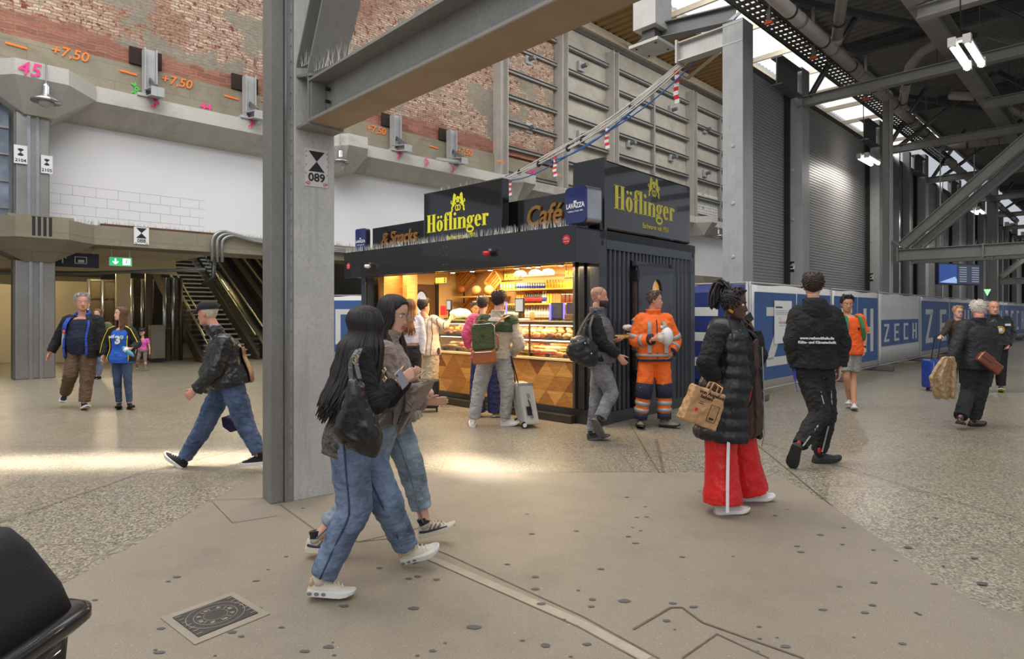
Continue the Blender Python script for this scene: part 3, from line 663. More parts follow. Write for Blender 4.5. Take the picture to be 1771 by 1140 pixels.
m.box(FP, -.034, .03, .03, .2, 0, 6.2)
for k in range(46): m.box(FP, .006, .016, .015, .03, .1+k*.13, .20+k*.13)
m.build('weld_beads', GALV, pil)
Fs = Fr(FP.p(.215, -.004, 2.60), FP.x, FP.y)
e = empty('survey_plate', Fs.o, 'white sign with black hourglass mark and number 089 on the foreground pillar', 'sign')
MB().box(Fs, -.095, .095, -.003, .004, 0, .315).build('plate', mat('sign_white', rgb(205, 200, 200), .5, var=.03), e)
hourglass(Fr(Fs.p(0, 0, .21), Fs.x, Fs.y), .068, .085, e); text('089', .095, Fr(Fs.p(0, -.005, .045), Fs.x, Fs.y), BLACK, e, ext=.001, bold=.002)
for q in (-.068, .07):
    g = MB(); ringm(g, Fr(Fs.p(q, -.004, .025), Fs.x, Fs.z, Fs.y), .011, .015, 0, .002, n=18); g.bar(Fs.p(q-.009, -.005, .016), Fs.p(q+.009, -.005, .034), .002, .004, Fs.y); g.build('prohibition_mark', REDM, e)
m = MB()
for zz in (.02, .1, .17, .24, .28):
    for q in (-.088, .088): m.box(Fs, q-.002, q+.002, -.005, -.002, zz, zz+.012)
m.build('rivet_marks', BLACK, e)
# bracket and beam running over the viewer's right shoulder
BD = -B2
zb = 3.07; c0 = FP.p(.20, 0, 0)
bm = empty('roof_beam', c0+UP*zb, 'large grey steel I-beam crossing the upper picture from the foreground pillar', 'beam')
P0 = c0+BD*.20+UP*(zb+.17); P1 = P0+BD*9
m = MB(); m.ibeam(P0, P1, .30, .34, .02, .014); m.build('beam', BEAMM, bm)
MB().bar(P0-UP*.172, P1-UP*.172, .296, .005, A2).build('bounce_tinted_underside', mat('tan_bounce_tint', rgb(160, 142, 120), .6, var=.15, vs=2, stretch=(1, 1, 1)), bm)  # tan underside: warm bounce light from floor and kiosk put into the colour
MB().box(Fr(c0, A2, BD), -.16, .16, .0, .20, zb-.02, zb).build('seat_plate', BEAMM, bm)
m = MB(); m.box(Fr(c0, A2, BD), -.15, .15, .18, .20, zb, zb+.36); m.build('end_plate', BEAMM, bm)
MB().box(Fr(c0, A2, BD), -.012, .012, 0, .18, zb, zb+.5).build('gusset', BEAMD, bm)
MB().box(Fr(c0, A2, BD), -.135, -.01, .205, .225, zb+.02, zb+.32).build('splice_plate', BEAMM, bm)
for k in range(3):
    c = c0-A2*.07+BD*.2+UP*(zb+.06+k*.1)
    MB().tube([c, c-BD*.03], .016, 6).build('bolt', BEAMD, bm)
for k in range(3):
    c = c0-A2*.02+BD*(.30)+UP*(zb+.06+k*.1)
    MB().tube([c, c-A2*.035], .015, 6).build('bolt', BLACK, bm)
dg_ = empty('diagonal_brace', c0+BD*.1+UP*(zb+.5), 'steep grey steel diagonal brace rising from the pillar joint', 'brace')
q0 = c0+BD*.06+UP*(zb+.42); q1 = q0+BD*1.55+UP*2.9
MB().ibeam(q0, q1, .30, .24, .018, .012, BD).build('brace', BEAMM, dg_)
MB().bar(q0-BD*.08, q0+BD*.2+UP*-.06, .3, .02, A2).build('foot_plate', BEAMM, dg_)
m, _ = spikes([c0+BD*.1+UP*(zb+.42)-A2*.1, c0+BD*.75+UP*(zb+.36)-A2*.1], 46, .15, '', '', spread=.05, r=.0012)
m2, _ = spikes([c0+UP*(zb+.5)-A2*.12, c0+BD*.1+UP*(zb+.5)-A2*.1], 14, .16, '', '', spread=.04, r=.0012); m.add(m2.v, m2.f)
tag(m.build('bird_spikes', SPK, recalc=False), 'thin wire bird spikes where the beam meets the foreground pillar', 'bird spikes', kind='stuff')
# ================================================= SHUTTER WALL
SH = mat('grey_shutter', rgb(152, 150, 149), .48, .2, var=.05, vs=.4); GAP = mat('dark_gap', rgb(36, 36, 36), .9)
cols = [14.16, 17.86, 25.3]+[32.3+7.45*k for k in range(8)]
def shutter(n, a0, a1, z1=7.85):
    m = MB(); p = .085; k = int(z1/p); prof = []
    for i in range(k):
        z = i*p; prof += [(0, z), (0, z+p*.62), (.018, z+p*.74), (.018, z+p*.88)]
    prof += [(0, z1), (.1, z1), (.1, 0)]
    m.prism([G(a0, 7.02+y, z) for y, z in prof], A2*(a1-a0))
    e = m.build('door_%d' % n, SH); struct(e)
    MB().box(FG, a1-.16, a1, 6.9, 7.0, 0, z1).build('guide_rail', GAP, e)
prev = None; n = 0
cl = ['at the left, right behind the woman on the phone', 'second from the left', 'third, lit by the twin lamp', 'fourth', 'fifth', 'sixth', 'seventh', 'eighth', 'ninth', 'tenth', 'farthest']
for i, a in enumerate(cols):
    e = empty('shutter_column', G(a, 6.85, 0), 'square galvanised column of the shutter wall, %s' % cl[i], 'column')
    w = .56; top = 8.65 if i != 1 else 8.5
    MB().box(FG, a, a+w, 6.6, 7.12, 0, top).build('column', STEEL, e, bevel=.006)
    MB().box(FG, a+w, a+w+.035, 6.72, 7.0, 0, top).build('edge_strip', GALV, e)
    if i: MB().ibeam(G(a-.1, 6.7, 8.0), G(a-1.5, 6.7, 8.0), .3, .75, .03, .03).build('head_bracket', STEELD, e)
    for zz in (2.9, 4.2, 5.6): MB().lathe(G(a-.01, 6.85, zz), [(.05, 0), (.03, .02)], Fr((0, 0, 0), B2, UP, -A2)).build('bolt', GALV, e)
    if i+1 < len(cols):
        n += 1; shutter(n, a+w+.03, cols[i+1]-.06 if i < 1 else cols[i+1]-.06)
for i, (a, z) in enumerate(((17.86, 2.75), (25.3, 2.75))):
    Fs = Fr(G(a-.006, 6.9, z), -B2, A2); e = empty('survey_plate', Fs.o, 'small white survey plate low on the %s shutter column' % ('second' if i == 0 else 'third'), 'survey plate')
    MB().box(Fs, -.1, .1, -.002, .003, 0, .2).build('plate', WHITE, e); MB().box(Fs, -.09, .09, -.005, -.002, .15, .25).build('black_tab', BLACK, e); MB().box(Fs, -.09, .09, -.005, -.002, -.05, .03).build('black_tab', BLACK, e)
    MB().box(Fs, -.06, .06, -.006, -.003, .06, .12).build('dark_mark', BLACK, e)
gbox('wall_right_head', BEAMD, 14.2, 85, 7.0, 7.1, 7.85, 8.0).name = 'trim_100'
# extra slim posts and dark service ducts between the shutter columns
for k, (a, w) in enumerate(((28.6, .16), (30.2, .3), (36.5, .16), (44.5, .2), (51.8, .2), (59, .2))):
    tag(MB().box(FG, a, a+w, 6.75, 7.0, 0, 8.4).build('service_post', BEAMM if k % 2 else CHROME), 'slim steel service post standing against the %s shutter' % ['fourth', 'fourth, the wider one, before the', 'fifth', 'sixth', 'seventh', 'eighth'][k] if k != 1 else 'wider steel service post at the right of the fourth shutter', 'post')
# head beams on the first column reaching out into the void
e = empty('head_beam', G(14.3, 7.5, 8.2), 'galvanised bracket beam reaching left from the head of the first shutter column', 'beam')
MB().ibeam(G(14.3, 6.6, 8.35), G(14.3, 8.35, 8.35), .3, .5, .03, .03).build('beam', GALV, e)
MB().box(FG, 14.1, 14.5, 8.35, 8.4, 8.05, 8.65).build('end_plate', GALV, e); MB().ibeam(G(14.4, 6.9, 8.9), G(14.4, 9.6, 9.25), .3, .4, .03, .03).build('upper_beam', STEELD, e)
e = empty('hanging_stub', G(14.2, 9.1, 8.8), 'boxy steel hanger with a square drilled plate under the roof, right of the big beam', 'hanger')
MB().box(FG, 13.8, 14.6, 8.8, 9.5, 9.15, 10.6).build('box_section', GALV, e, bevel=.01)
MB().box(FG, 14.0, 14.4, 8.95, 9.35, 8.75, 9.15).build('neck', BEAMD, e); MB().box(FG, 13.75, 14.65, 8.7, 9.6, 8.68, 8.76).build('plate', GALV, e)
for x, y in ((13.9, 8.85), (14.5, 8.85), (13.9, 9.45), (14.5, 9.45)): MB().tube([G(x, y, 8.66), G(x, y, 8.7)], .03, 8).build('bolt_hole', BLACK, e)
# ================================================= HALL ROOF
rf = MB()
for i in range(230):
    a = 11+i*.34
    pr = [(0, 9.9), (.1, 9.8), (.2, 9.8), (.3, 9.9), (.34, 9.9)]
    rf.add([G(a+x, -7, z) for x, z in pr]+[G(a+x, 6.4, z) for x, z in pr], [(j, j+1, j+6, j+5) for j in range(4)])
struct(rf.build('ceiling', mat('corrugated_roof', rgb(122, 120, 118), .6, .2), recalc=False))
struct(MB().box(FG, 11, 89, 6.3, 6.42, 9.7, 10.0).build('trim_101', STEELD))
LAD = BEAMM
def chord(a, b0, b1, z, h=.26, nm='roof_chord', lab='', grp='roof chords'):
    return tag(MB().ibeam(G(a, b0, z), G(a, b1, z), .24, h, .02, .02).build(nm, LAD), lab, 'roof beam', grp)
ordn = ['first', 'second', 'third', 'fourth', 'fifth', 'sixth', 'seventh', 'eighth', 'ninth', 'tenth', 'eleventh', 'twelfth', 'thirteenth']
full = [17.9, 25.5]+[32.6+7.45*k for k in range(6)]
for k, a in enumerate(full): chord(a, 6.7, -6, 7.5, lab='long grey roof chord starting at the shutter wall, %s from the camera' % ordn[k])
for k, a in enumerate([14.5, 22.2, 29.4, 36.6, 44]): chord(a, 3.1, -6, 7.6, lab='shorter grey roof chord hung from the long lengthwise beam, %s from the camera' % ordn[k], grp='short roof chords')
tag(MB().ibeam(G(9, 3.1, 8.0), G(80, 3.1, 8.0), .34, .5, .03, .02).build('lengthwise_beam', LAD), 'long heavy beam running away under the hall roof behind the twin lamp', 'roof beam')
tag(MB().ibeam(G(9, -1, 8.0), G(80, -1, 8.0), .34, .5, .03, .02).build('lengthwise_beam', LAD), 'long heavy beam under the hall roof farthest to the right', 'roof beam')
for k in range(9):
    a = 13+7.45*k
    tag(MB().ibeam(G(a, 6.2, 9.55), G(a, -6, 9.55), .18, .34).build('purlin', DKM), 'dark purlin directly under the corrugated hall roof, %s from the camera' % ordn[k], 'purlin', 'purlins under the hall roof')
def strut(p, q, lab, w=.16, n='roof_strut', mt=None): return tag(MB().ibeam(p, q, w, w, .02, .02, B2).build(n, mt or BEAMM), lab, 'strut')
for k, a in enumerate(full[:5]):
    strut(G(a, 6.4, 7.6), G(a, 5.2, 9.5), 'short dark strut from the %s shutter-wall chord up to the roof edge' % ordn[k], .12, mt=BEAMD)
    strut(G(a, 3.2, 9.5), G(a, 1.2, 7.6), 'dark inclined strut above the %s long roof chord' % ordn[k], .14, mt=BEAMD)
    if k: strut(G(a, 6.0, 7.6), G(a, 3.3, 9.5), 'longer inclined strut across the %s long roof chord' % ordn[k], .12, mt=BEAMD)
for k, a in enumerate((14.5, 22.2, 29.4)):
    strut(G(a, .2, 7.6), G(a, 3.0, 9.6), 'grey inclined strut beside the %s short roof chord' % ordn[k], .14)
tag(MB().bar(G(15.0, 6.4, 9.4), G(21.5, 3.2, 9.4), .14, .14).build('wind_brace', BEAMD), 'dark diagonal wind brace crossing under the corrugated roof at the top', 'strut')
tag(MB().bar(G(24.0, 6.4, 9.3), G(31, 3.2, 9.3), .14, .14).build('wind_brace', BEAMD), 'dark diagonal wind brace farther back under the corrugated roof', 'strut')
# far truss with the same joint as the foreground pillar
TP = G(21.7, 5.35, 0)
tp = empty('truss_pillar', TP, 'galvanised pillar behind the fence carrying the far truss with two diagonals', 'pillar')
MB().box(FG, 21.5, 21.75, 5.3, 5.52, 0, 8.4).build('column', GALV, tp); MB().box(FG, 21.40, 21.48, 5.34, 5.5, 0, 8.4).build('side_channel', GALD, tp)
for j, da in enumerate((0, 1.55)):
    a = 21.6+da; nm = 'near' if j == 0 else 'rear'
    t = empty('far_truss', G(a, 5, 3.1), 'low steel truss beam with a rising diagonal, far right, the %s of two' % nm, 'truss')
    MB().ibeam(G(a, 5.1, 3.3), G(a, -6, 3.3), .3, .34, .02, .02).build('beam', BEAMM, t)
    MB().ibeam(G(a, 5.05, 3.55), G(a, 1.1, 7.2), .28, .26, .02, .02, -B2).build('diagonal', BEAMM, t)
    MB().bar(G(a, 5.25, 3.75), G(a, 4.95, 3.5), .3, .03, A2).build('foot_plate', BEAMM, t); MB().box(FG, a-.15, a+.15, 5.1, 5.14, 3.1, 3.55).build('end_plate', BEAMM, t)
    MB().box(FG, a-.15, a+.15, 3.0, 3.04, 3.1, 3.5).build('stiffener', BEAMM, t)
m, _ = spikes([G(21.6, 5, 3.47), G(21.6, -2, 3.47)], 160, .18, '', '', r=.004); tag(m.build('bird_spikes', SPK, recalc=False), 'wire bird spikes standing on the far low truss beam', 'bird spikes', kind='stuff')
t = empty('distant_truss', G(41.5, 5, 3.1), 'distant low truss with a diagonal at the right edge', 'truss')
MB().ibeam(G(41.5, 5.1, 3.2), G(41.5, -6, 3.2), .3, .34).build('beam', BEAMM, t); MB().ibeam(G(41.5, 5.05, 3.45), G(41.5, 1.1, 7.2), .28, .26, .02, .02, -B2).build('diagonal', BEAMM, t); MB().box(FG, 41.3, 41.7, 5.2, 5.6, 0, 8.4).build('column', GALD, t)
# ------------------------------------------------ drain pipes
PIPE = mat('grey_brown_pipe', rgb(158, 150, 146), .4, var=.05); CLAMP = mat('pipe_clamp', rgb(70, 66, 64), .5, .5)
def pipe(pts, r, label, clamps=True, step=2.1):
    e = empty('drain_pipe', pts[0], label, 'pipe')
    MB().tube(pts, r, 16).build('pipe', PIPE, e, True)
    if clamps:
        for p, q in zip(pts, pts[1:]):
            L = (q-p).length; k = .8
            while k < L-.2:
                c = p.lerp(q, k/L); d = (q-p).normalized()
                MB().tube([c, c+d*.06], r*1.12, 16).build('clamp', CLAMP, e); MB().tube([c+d*.5, c+d*.68], r*1.09, 16).build('socket', PIPE, e, True); k += step
    return e
pipe([G(11, 5.4, 8.3), G(29.4, 5.45, 8.15)], .15, 'thick grey drain pipe running away along the roof edge')
pipe([G(29.4, 5.45, 8.15), G(29.5, 3.0, 8.1), G(29.6, -4, 8.0)], .15, 'thick grey drain pipe crossing right from the end of the long one')
pipe([G(13.5, 3.4, 8.7), G(14.6, 4.6, 8.9), G(15.3, 4.75, 8.9), G(16.6, 5.3, 8.35)], .13, 'grey branch pipe with an elbow joining the long pipe near the top', step=1.1)
pipe([G(19.5, 3.6, 8.8), G(20.1, 4.2, 8.85), G(20.6, 4.6, 8.7), G(23, 5.35, 8.25)], .13, 'second grey branch pipe dropping to the long pipe in the middle', step=1.3)
pipe([G(24, 4.2, 8.6), G(25.2, 3.3, 8.6), G(27.0, 3.0, 8.5), G(29.4, 1.8, 8.12)], .14, 'curving grey branch pipe at the right meeting the crossing pipe', step=1.5)
pipe([G(31, 5.5, 7.9), G(52, 5.55, 7.6)], .15, 'distant grey drain pipe sloping away behind the truss diagonals')
pipe([G(31, 1.5, 8.4), G(60, 1.8, 8.2)], .13, 'distant grey drain pipe at the far right under the roof', step=4)
# cable tray
def trayf(name, a0, a1, b0, b1, z, label):
    e = empty(name, G((a0+a1)/2, (b0+b1)/2, z), label, 'cable tray')
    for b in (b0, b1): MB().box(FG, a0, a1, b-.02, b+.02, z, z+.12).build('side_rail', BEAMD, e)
    m = MB(); k = a0
    while k < a1: m.box(FG, k, k+.16, b0, b1, z, z+.015); k += .26
    for j in range(4):
        b = b0+(b1-b0)*(j+.5)/4; m.box(FG, a0, a1, b-.02, b+.02, z-.002, z+.017)
    m.build('perforated_base', DKM, e); return e
trayf('cable_tray', 9.5, 34, 5.75, 6.25, 8.35, 'perforated cable tray running away above the first shutters')
trayf('cable_tray', 11, 50, .9, 1.3, 8.6, 'perforated cable tray at the far upper right')
for k, a in enumerate((13.6, 16.3, 20.6)):
    e = empty('tray_hanger', G(a, 5.9, 8.2), 'vertical slotted hanger with an orange cap holding the cable tray, %s from the camera' % ordn[k], 'hanger')
    MB().box(FG, a-.03, a+.03, 5.7, 5.78, 8.05, 9.8).build('channel', STEELD, e); MB().box(FG, a-.05, a+.05, 5.66, 5.82, 8.0, 8.06).build('end_cap', mat('orange_cap', rgb(220, 92, 40), .5), e)
random.seed(9)
m = MB()
for k in range(22):
    a = 13+random.random()*22; b = 2.5+random.random()*2.6; z0 = random.uniform(7.7, 8.7)
    m = MB().tube([G(a, b, z0), G(a, b, 9.85)], .012, 5); e = m.build('hanger_rod', DKM); tag(e, 'thin threaded rod hanging from the corrugated hall roof', 'rod', 'threaded rods under the hall roof')
# ------------------------------------------------ twin tube lamps
TUBE = emis('lamp_tube', (1, .97, .9, 1), 14)
def twin(a, b, z, L, label, power, n=2, zc=9.6):
    e = empty('twin_lamp', G(a, b, z), label, 'ceiling lamp')
    for s in (-.11, .11):
        MB().tube([G(a-L/2, b+s, z), G(a+L/2, b+s, z)], .055, 12).build('tube', TUBE, e, True)
        MB().box(FG, a-L/2-.03, a+L/2+.03, b+s-.05, b+s+.05, z+.03, z+.08).build('spine', WHITE, e)
        for q in (-1, 1): MB().box(FG, a+q*L/2-.06, a+q*L/2+.06, b+s-.06, b+s+.06, z-.04, z+.12).build('end_cap', mat('lamp_grey', rgb(190, 186, 178), .5), e)
    MB().box(FG, a-L/2+.1, a-L/2+.2, b-.15, b+.15, z+.08, z+.14).build('cross_bar', STEEL, e)
    MB().tube([G(a-L/2+.15, b, z+.14), G(a-L/2+.2, b+.04, (z+zc)/2), G(a-L/2+.1, b, zc)], .012, 6).build('cable', BLACK, e, True)
    l = bpy.data.lights.new('twin_lamp_light', 'AREA'); l.shape = 'RECTANGLE'; l.size = L; l.size_y = .3; l.energy = power; l.color = (1, .95, .86)
    q = bpy.data.objects.new('twin_lamp_light', l); COL.objects.link(q); q.location = G(a, b, z-.1); q.rotation_euler = (0, 0, math.atan2(A2.y, A2.x))
twin(14.0, 2.2, 6.35, 1.45, 'bright twin tube lamp hanging at the upper right', 70)
twin(22.4, 6.15, 6.55, 1.3, 'bright twin tube lamp in front of the third shutter column', 90)
twin(33.5, 4.9, 6.0, 1.3, 'small distant twin tube lamp behind the truss diagonals', 60)
twin(41, 3.2, 5.6, 1.3, 'distant twin tube lamp at the right edge above the low truss', 60)
twin(19.8, 1.0, 7.1, .6, 'unlit grey lamp box at the right edge under the roof', 0)
# station departure screen
a, z = 27.5, 0
Fs = Fr(G(27.2, 4.6, 2.55), V(.93, .37, 0), V(-.37, .93, 0))
e = empty('departure_screen', Fs.o, 'wide blue and grey display screen hanging below the far truss', 'screen')
MB().box(Fs, -1.0, 1.35, 0, .12, 0, .78).build('housing', mat('screen_frame', rgb(40, 42, 70), .4), e)
MB().box(Fs, -.95, .02, -.01, 0, .05, .74).build('left_display', emis('blue_display', rgb(52, 84, 156), .6), e); MB().box(Fs, .06, 1.3, -.01, 0, .05, .74).build('right_display', emis('grey_display', rgb(60, 66, 84), .7), e)
m = MB(); m.prism([Fs.p(-.95, -.014, .08), Fs.p(-.1, -.014, .3), Fs.p(.0, -.014, .2), Fs.p(.0, -.014, .06)], Fs.y*.003); m.build('display_picture', emis('pale_display', rgb(150, 176, 220), .9), e)
m = MB()
for r in range(7): m.box(Fs, .15, .55, -.014, -.01, .12+r*.085, .15+r*.085); m.box(Fs, .85, 1.25, -.014, -.01, .12+r*.085, .15+r*.085)
m.build('text_lines', emis('text_glow', rgb(150, 156, 170), .7), e)
for q in (-.8, 1.1): MB().tube([Fs.p(q, .06, .78), Fs.p(q, .06, 4.9)], .02, 8).build('hanger', STEEL, e)
a, z = gpos(1632, 363+0, 4.4)
# green triangular exit marker far away
e = empty('green_marker', G(40, 5.45, 2.4), 'small lit green triangular marker far away on the right', 'sign'); MB().prism([G(40, 5.6, 2.75), G(40, 5.3, 2.75), G(40, 5.45, 2.4)], A2*.05).build('marker_face', emis('green_lamp', rgb(150, 235, 160), 1.4), e); MB().tube([G(40, 5.45, 2.75), G(40, 5.45, 7.5)], .03, 6).build('hanger', STEELD, e)
# ================================================= CABLE BUNDLE
cbl = empty('cable_bundle', G(14.4, 6.9, 8.7), 'bundle of white and blue cables sagging from the first shutter column to the wall ledge', 'cable')
ca = pix(1283, 20, 14.7); cb_ = pix(873, 307, 24.6); WC = mat('white_cable', rgb(212, 210, 204), .5); BC = mat('blue_cable', rgb(58, 104, 176), .5)
random.seed(3)
def cpt(t, s, o): return ca.lerp(cb_, t)+UP*(-s*4*t*(1-t))+V(o*.10, 0, o*.16)*math.sin(t*9+o*3)
for k in range(7):
    o = (k-3)/3; s = [1.1, .75, .8, .9, .95, 1.0, 1.25][k]-.35
    MB().tube([cpt(j/24, s, o) for j in range(25)], .028 if k < 5 else .022, 6).build('cable', BC if k in (0, 6) else WC, cbl, True)
MB().tube([pix(1236, 66, 15.6), pix(1190, 108, 16.8), pix(1095, 185, 19), pix(985, 250, 21.6), pix(960, 262, 22.3), cb_], .016, 6).build('guy_wire', WC, cbl, True)
for k, t in enumerate((.13, .34, .55, .62, .78, .9)):
    c = cpt(t, .55, 0); MB().lathe(c, [(.1, -.02), (.13, 0), (.1, .02)], Fr((0, 0, 0), UP, B2, A2), 10).build('cable_tie', BLACK, cbl)
for k, t in enumerate((.185, .44, .69, .965)):
    c = cpt(t, .62, 0); e = empty('warning_tape', c, 'red and white warning tape strip hanging from the cable bundle, %s from the top' % ordn[k], 'warning tape', 'warning tape strips')
    L = [.9, .75, .7, .8][k]; tm = MB(); n = 8
    for j in range(n):
        (tm if j % 2 else None)
    ma, mbb = MB(), MB()
    for j in range(n):
        z0 = c.z-L*j/n; z1 = c.z-L*(j+1)/n; sw = math.sin(j)*.02; q = ma if j % 2 == 0 else mbb
        q.prism([V(c.x-.065+sw, c.y, z0), V(c.x+.065+sw, c.y, z0+.04), V(c.x+.065+sw, c.y, z1+.04), V(c.x-.065+sw, c.y, z1)], V(0, .01, 0))
    ma.build('red_bands', REDM, e); mbb.build('white_bands', WHITE, e)
# ================================================= SITE FENCE WITH BANNERS
BLUE = mat('banner_blue', rgb(54, 88, 142), .6, var=.08, vs=1.5); BLUED = mat('banner_dark_blue', rgb(34, 48, 112), .6, var=.1, vs=1.5); BW = mat('banner_white', rgb(206, 206, 204), .6, var=.05, vs=1.5)
fb = 4.8; edges = [10.62, 14.75, 18.3, 22.8, 27.1, 31.4, 35.7, 40, 44.3, 48.6, 52.9]
FEET = mat('fence_foot', rgb(96, 92, 88), .9)
def letter_rects(ch):
    # strokes in a unit cell (x0,y0,x1,y1,thickness)
    return {'Z': [('q', 0, 1, 1, 1, .2), ('q', 0, 0, 1, 0, .2), ('d', 0, .1, 1, .9, .3)], 'E': [('v', 0), ('h', 0), ('h', .5), ('h', 1)], 'C': [('v', 0), ('h', 0), ('h', 1)], 'H': [('v', 0), ('v', 1), ('h', .5)]}[ch]
def letter(mb, Fm, x, z, w, h, ch, y=-.012, t=.22):
    def bx(x0, x1, z0, z1): mb.box(Fm, x+x0*w, x+x1*w, y, y+.003, z+z0*h, z+z1*h)
    tv = t*.62
    if ch == 'Z':
        bx(0, 1, 1-tv*.8, 1); bx(0, 1, 0, tv*.8)
        mb.prism([Fm.p(x, y, z+tv*.6*h), Fm.p(x+w*.32, y, z+tv*.6*h), Fm.p(x+w, y, z+(1-tv*.6)*h), Fm.p(x+w*.68, y, z+(1-tv*.6)*h)], Fm.y*.003)
    if ch in 'EC': bx(0, t, 0, 1); bx(t, 1, 1-tv*.8, 1); bx(t, 1, 0, tv*.8)
    if ch == 'E': bx(t, .85, .5-tv*.4, .5+tv*.4)
    if ch == 'H': bx(0, t, 0, 1); bx(1-t, 1, 0, 1); bx(t, 1-t, .5-tv*.4, .5+tv*.4)
kinds = ['ZE', 'CH', 'small', 'ZE', 'CH', 'ZE', 'CH', 'ZE', 'CH', 'ZE']
where = ['the first, carrying a paper plan and a large Z', 'the second, with a large H beside the man in orange', 'white with one small ZECH block', 'blue with large Z and E right of the white banner', 'behind the man with glasses', 'just right of the dark-suited man', 'right behind the bald man in black', 'beyond the bald man', 'near the right edge', 'farthest along the fence']
def fence_panel(Fm, L, kind, label, zt=2.05, zb=.16):
    e = empty('fence_banner', Fm.o, label, 'fence')
    fr = MB(); zz = 2.1
    for x in (0, L): fr.tube([Fm.p(x, .02, .02), Fm.p(x, .02, zz)], .021, 8)
    fr.build('posts', STEEL, e, True); MB().tube([Fm.p(0, .02, zz-.02), Fm.p(L, .02, zz-.02)], .018, 8).build('top_rail', STEEL, e, True)
    MB().tube([Fm.p(0, .02, .12), Fm.p(L, .02, .12)], .018, 8).build('bottom_rail', STEEL, e, True)
    m = MB()
    for k in range(int(L/.12)): m.box(Fm, k*.12, k*.12+.006, .02, .026, .1, .3)
    m.build('mesh_wires', STEELD, e)
    # banner with shallow folds
    nx = 16; nz = 5; vs = []; fs = []
    for j in range(nz+1):
        for i in range(nx+1):
            x = .03+(L-.06)*i/nx; z = zb+(zt-zb)*j/nz
            vs.append(Fm.p(x, -.004*math.sin(i*1.3+j)*1.0, z-.015*math.sin(math.pi*i/nx*4)*(j == nz)))
    for j in range(nz):
        for i in range(nx): q = j*(nx+1)+i; fs.append((q, q+1, q+nx+2, q+nx+1))
    b = MB().add(vs, fs).build('banner_cloth', BW, e, True, recalc=False); sm = b.modifiers.new('s', 'SOLIDIFY'); sm.thickness = .004
    bl = MB(); lets = []; y = -.012
    if kind == 'small':
        w = (L-.5)/4; h = .72; z0 = .62
        for i in range(4):
            bl.box(Fm, .25+i*w, .25+i*w+w-.04, y, y+.003, z0, z0+h); lets.append(MB()); letter(lets[-1], Fm, .25+i*w+w*.22, z0+h*.16, w*.5, h*.68, 'ZECH'[i], y-.004, .28)
    else:
        w = (L-.3)/2; z0 = zb+.13; h = zt-zb-.26
        for i, ch in enumerate(kind):
            x = .12+i*(w+.06); bl.box(Fm, x, x+w, y, y+.003, z0, z0+h); lets.append(MB()); letter(lets[-1], Fm, x+w*.26, z0+h*.15, w*.5, h*.68, ch, y-.004, .3)
    bl.build('blue_fields', BLUE, e)
    for l_ in lets: l_.build('letter', BW, e)
    return e
for i in range(len(edges)-1):
    Fm = Fr(G(edges[i], fb, 0), A2, B2)
    fp_ = fence_panel(Fm, edges[i+1]-edges[i], kinds[i], 'construction fence banner, '+where[i])
    ft = MB().box(FG, edges[i+1]-.12, edges[i+1]+.12, fb-.35, fb+.35, 0, .12)
    if i < 8: ft.build('foot_block', FEET, fp_, bevel=.02)
# corner banner, dark blue, turning away to the left, plus the one left of the kiosk
Fm = Fr(G(10.55, 8.6, 0), -B2, A2); e = fence_panel(Fm, 3.75, 'ZE', 'dark blue fence banner behind the woman on the phone, turning towards the kiosk')
for c in e.children:
    if c.name.startswith('blue_fields'): c.data.materials.clear(); c.data.materials.append(BLUED)
    if c.name.startswith('banner_cloth'): c.data.materials.clear(); c.data.materials.append(BLUED)
MB().box(FG, 10.4, 10.7, 4.5, 5.1, 0, .12).build('foot_block', FEET, e, bevel=.02)
Fm = Fr(V(-7.2, 19.4, 0), V(1, -.12, 0), V(.12, 1, 0)); fence_panel(Fm, 2.6, 'EC', 'white and blue fence banner seen between the pillar and the kiosk')
# paper plan on the first banner
Fs = Fr(G(11.55, fb-.03, .95), A2, B2)
e = empty('paper_plan', Fs.o, 'white paper notice with a small route plan taped to the first blue banner', 'notice')
MB().box(Fs, -.0, .82, -.004, 0, 0, .82).build('sheet', mat('paper', rgb(226, 226, 224), .6, var=.02), e)
text('Baustellenplan', .055, Fr(Fs.p(.05, -.006, .68), Fs.x, Fs.y), BLACK, e, 'title', .001, 'LEFT', bold=.001)
m = MB(); random.seed(5)
for r in range(3): m.box(Fs, .05, .5+random.random()*.2, -.006, -.004, .62-r*.03, .63-r*.03)
m.build('text_lines', mat('grey_ink', rgb(150, 150, 150), .7), e)
m = MB()
for r in range(14): x = .2+r*.03; m.box(Fs, x, x+.014, -.006, -.004, .36+random.random()*.02, .42)
m.build('plan_marks', mat('brown_ink', rgb(176, 110, 110), .7), e)
m = MB(); m.box(Fs, .22, .62, -.006, -.004, .33, .342); m.bar(Fs.p(.2, -.005, .5), Fs.p(.3, -.005, .43), .003, .008, Fs.y); m.bar(Fs.p(.55, -.005, .33), Fs.p(.6, -.005, .2), .003, .008, Fs.y); m.build('route_line', mat('teal_ink', rgb(110, 180, 190), .7), e)
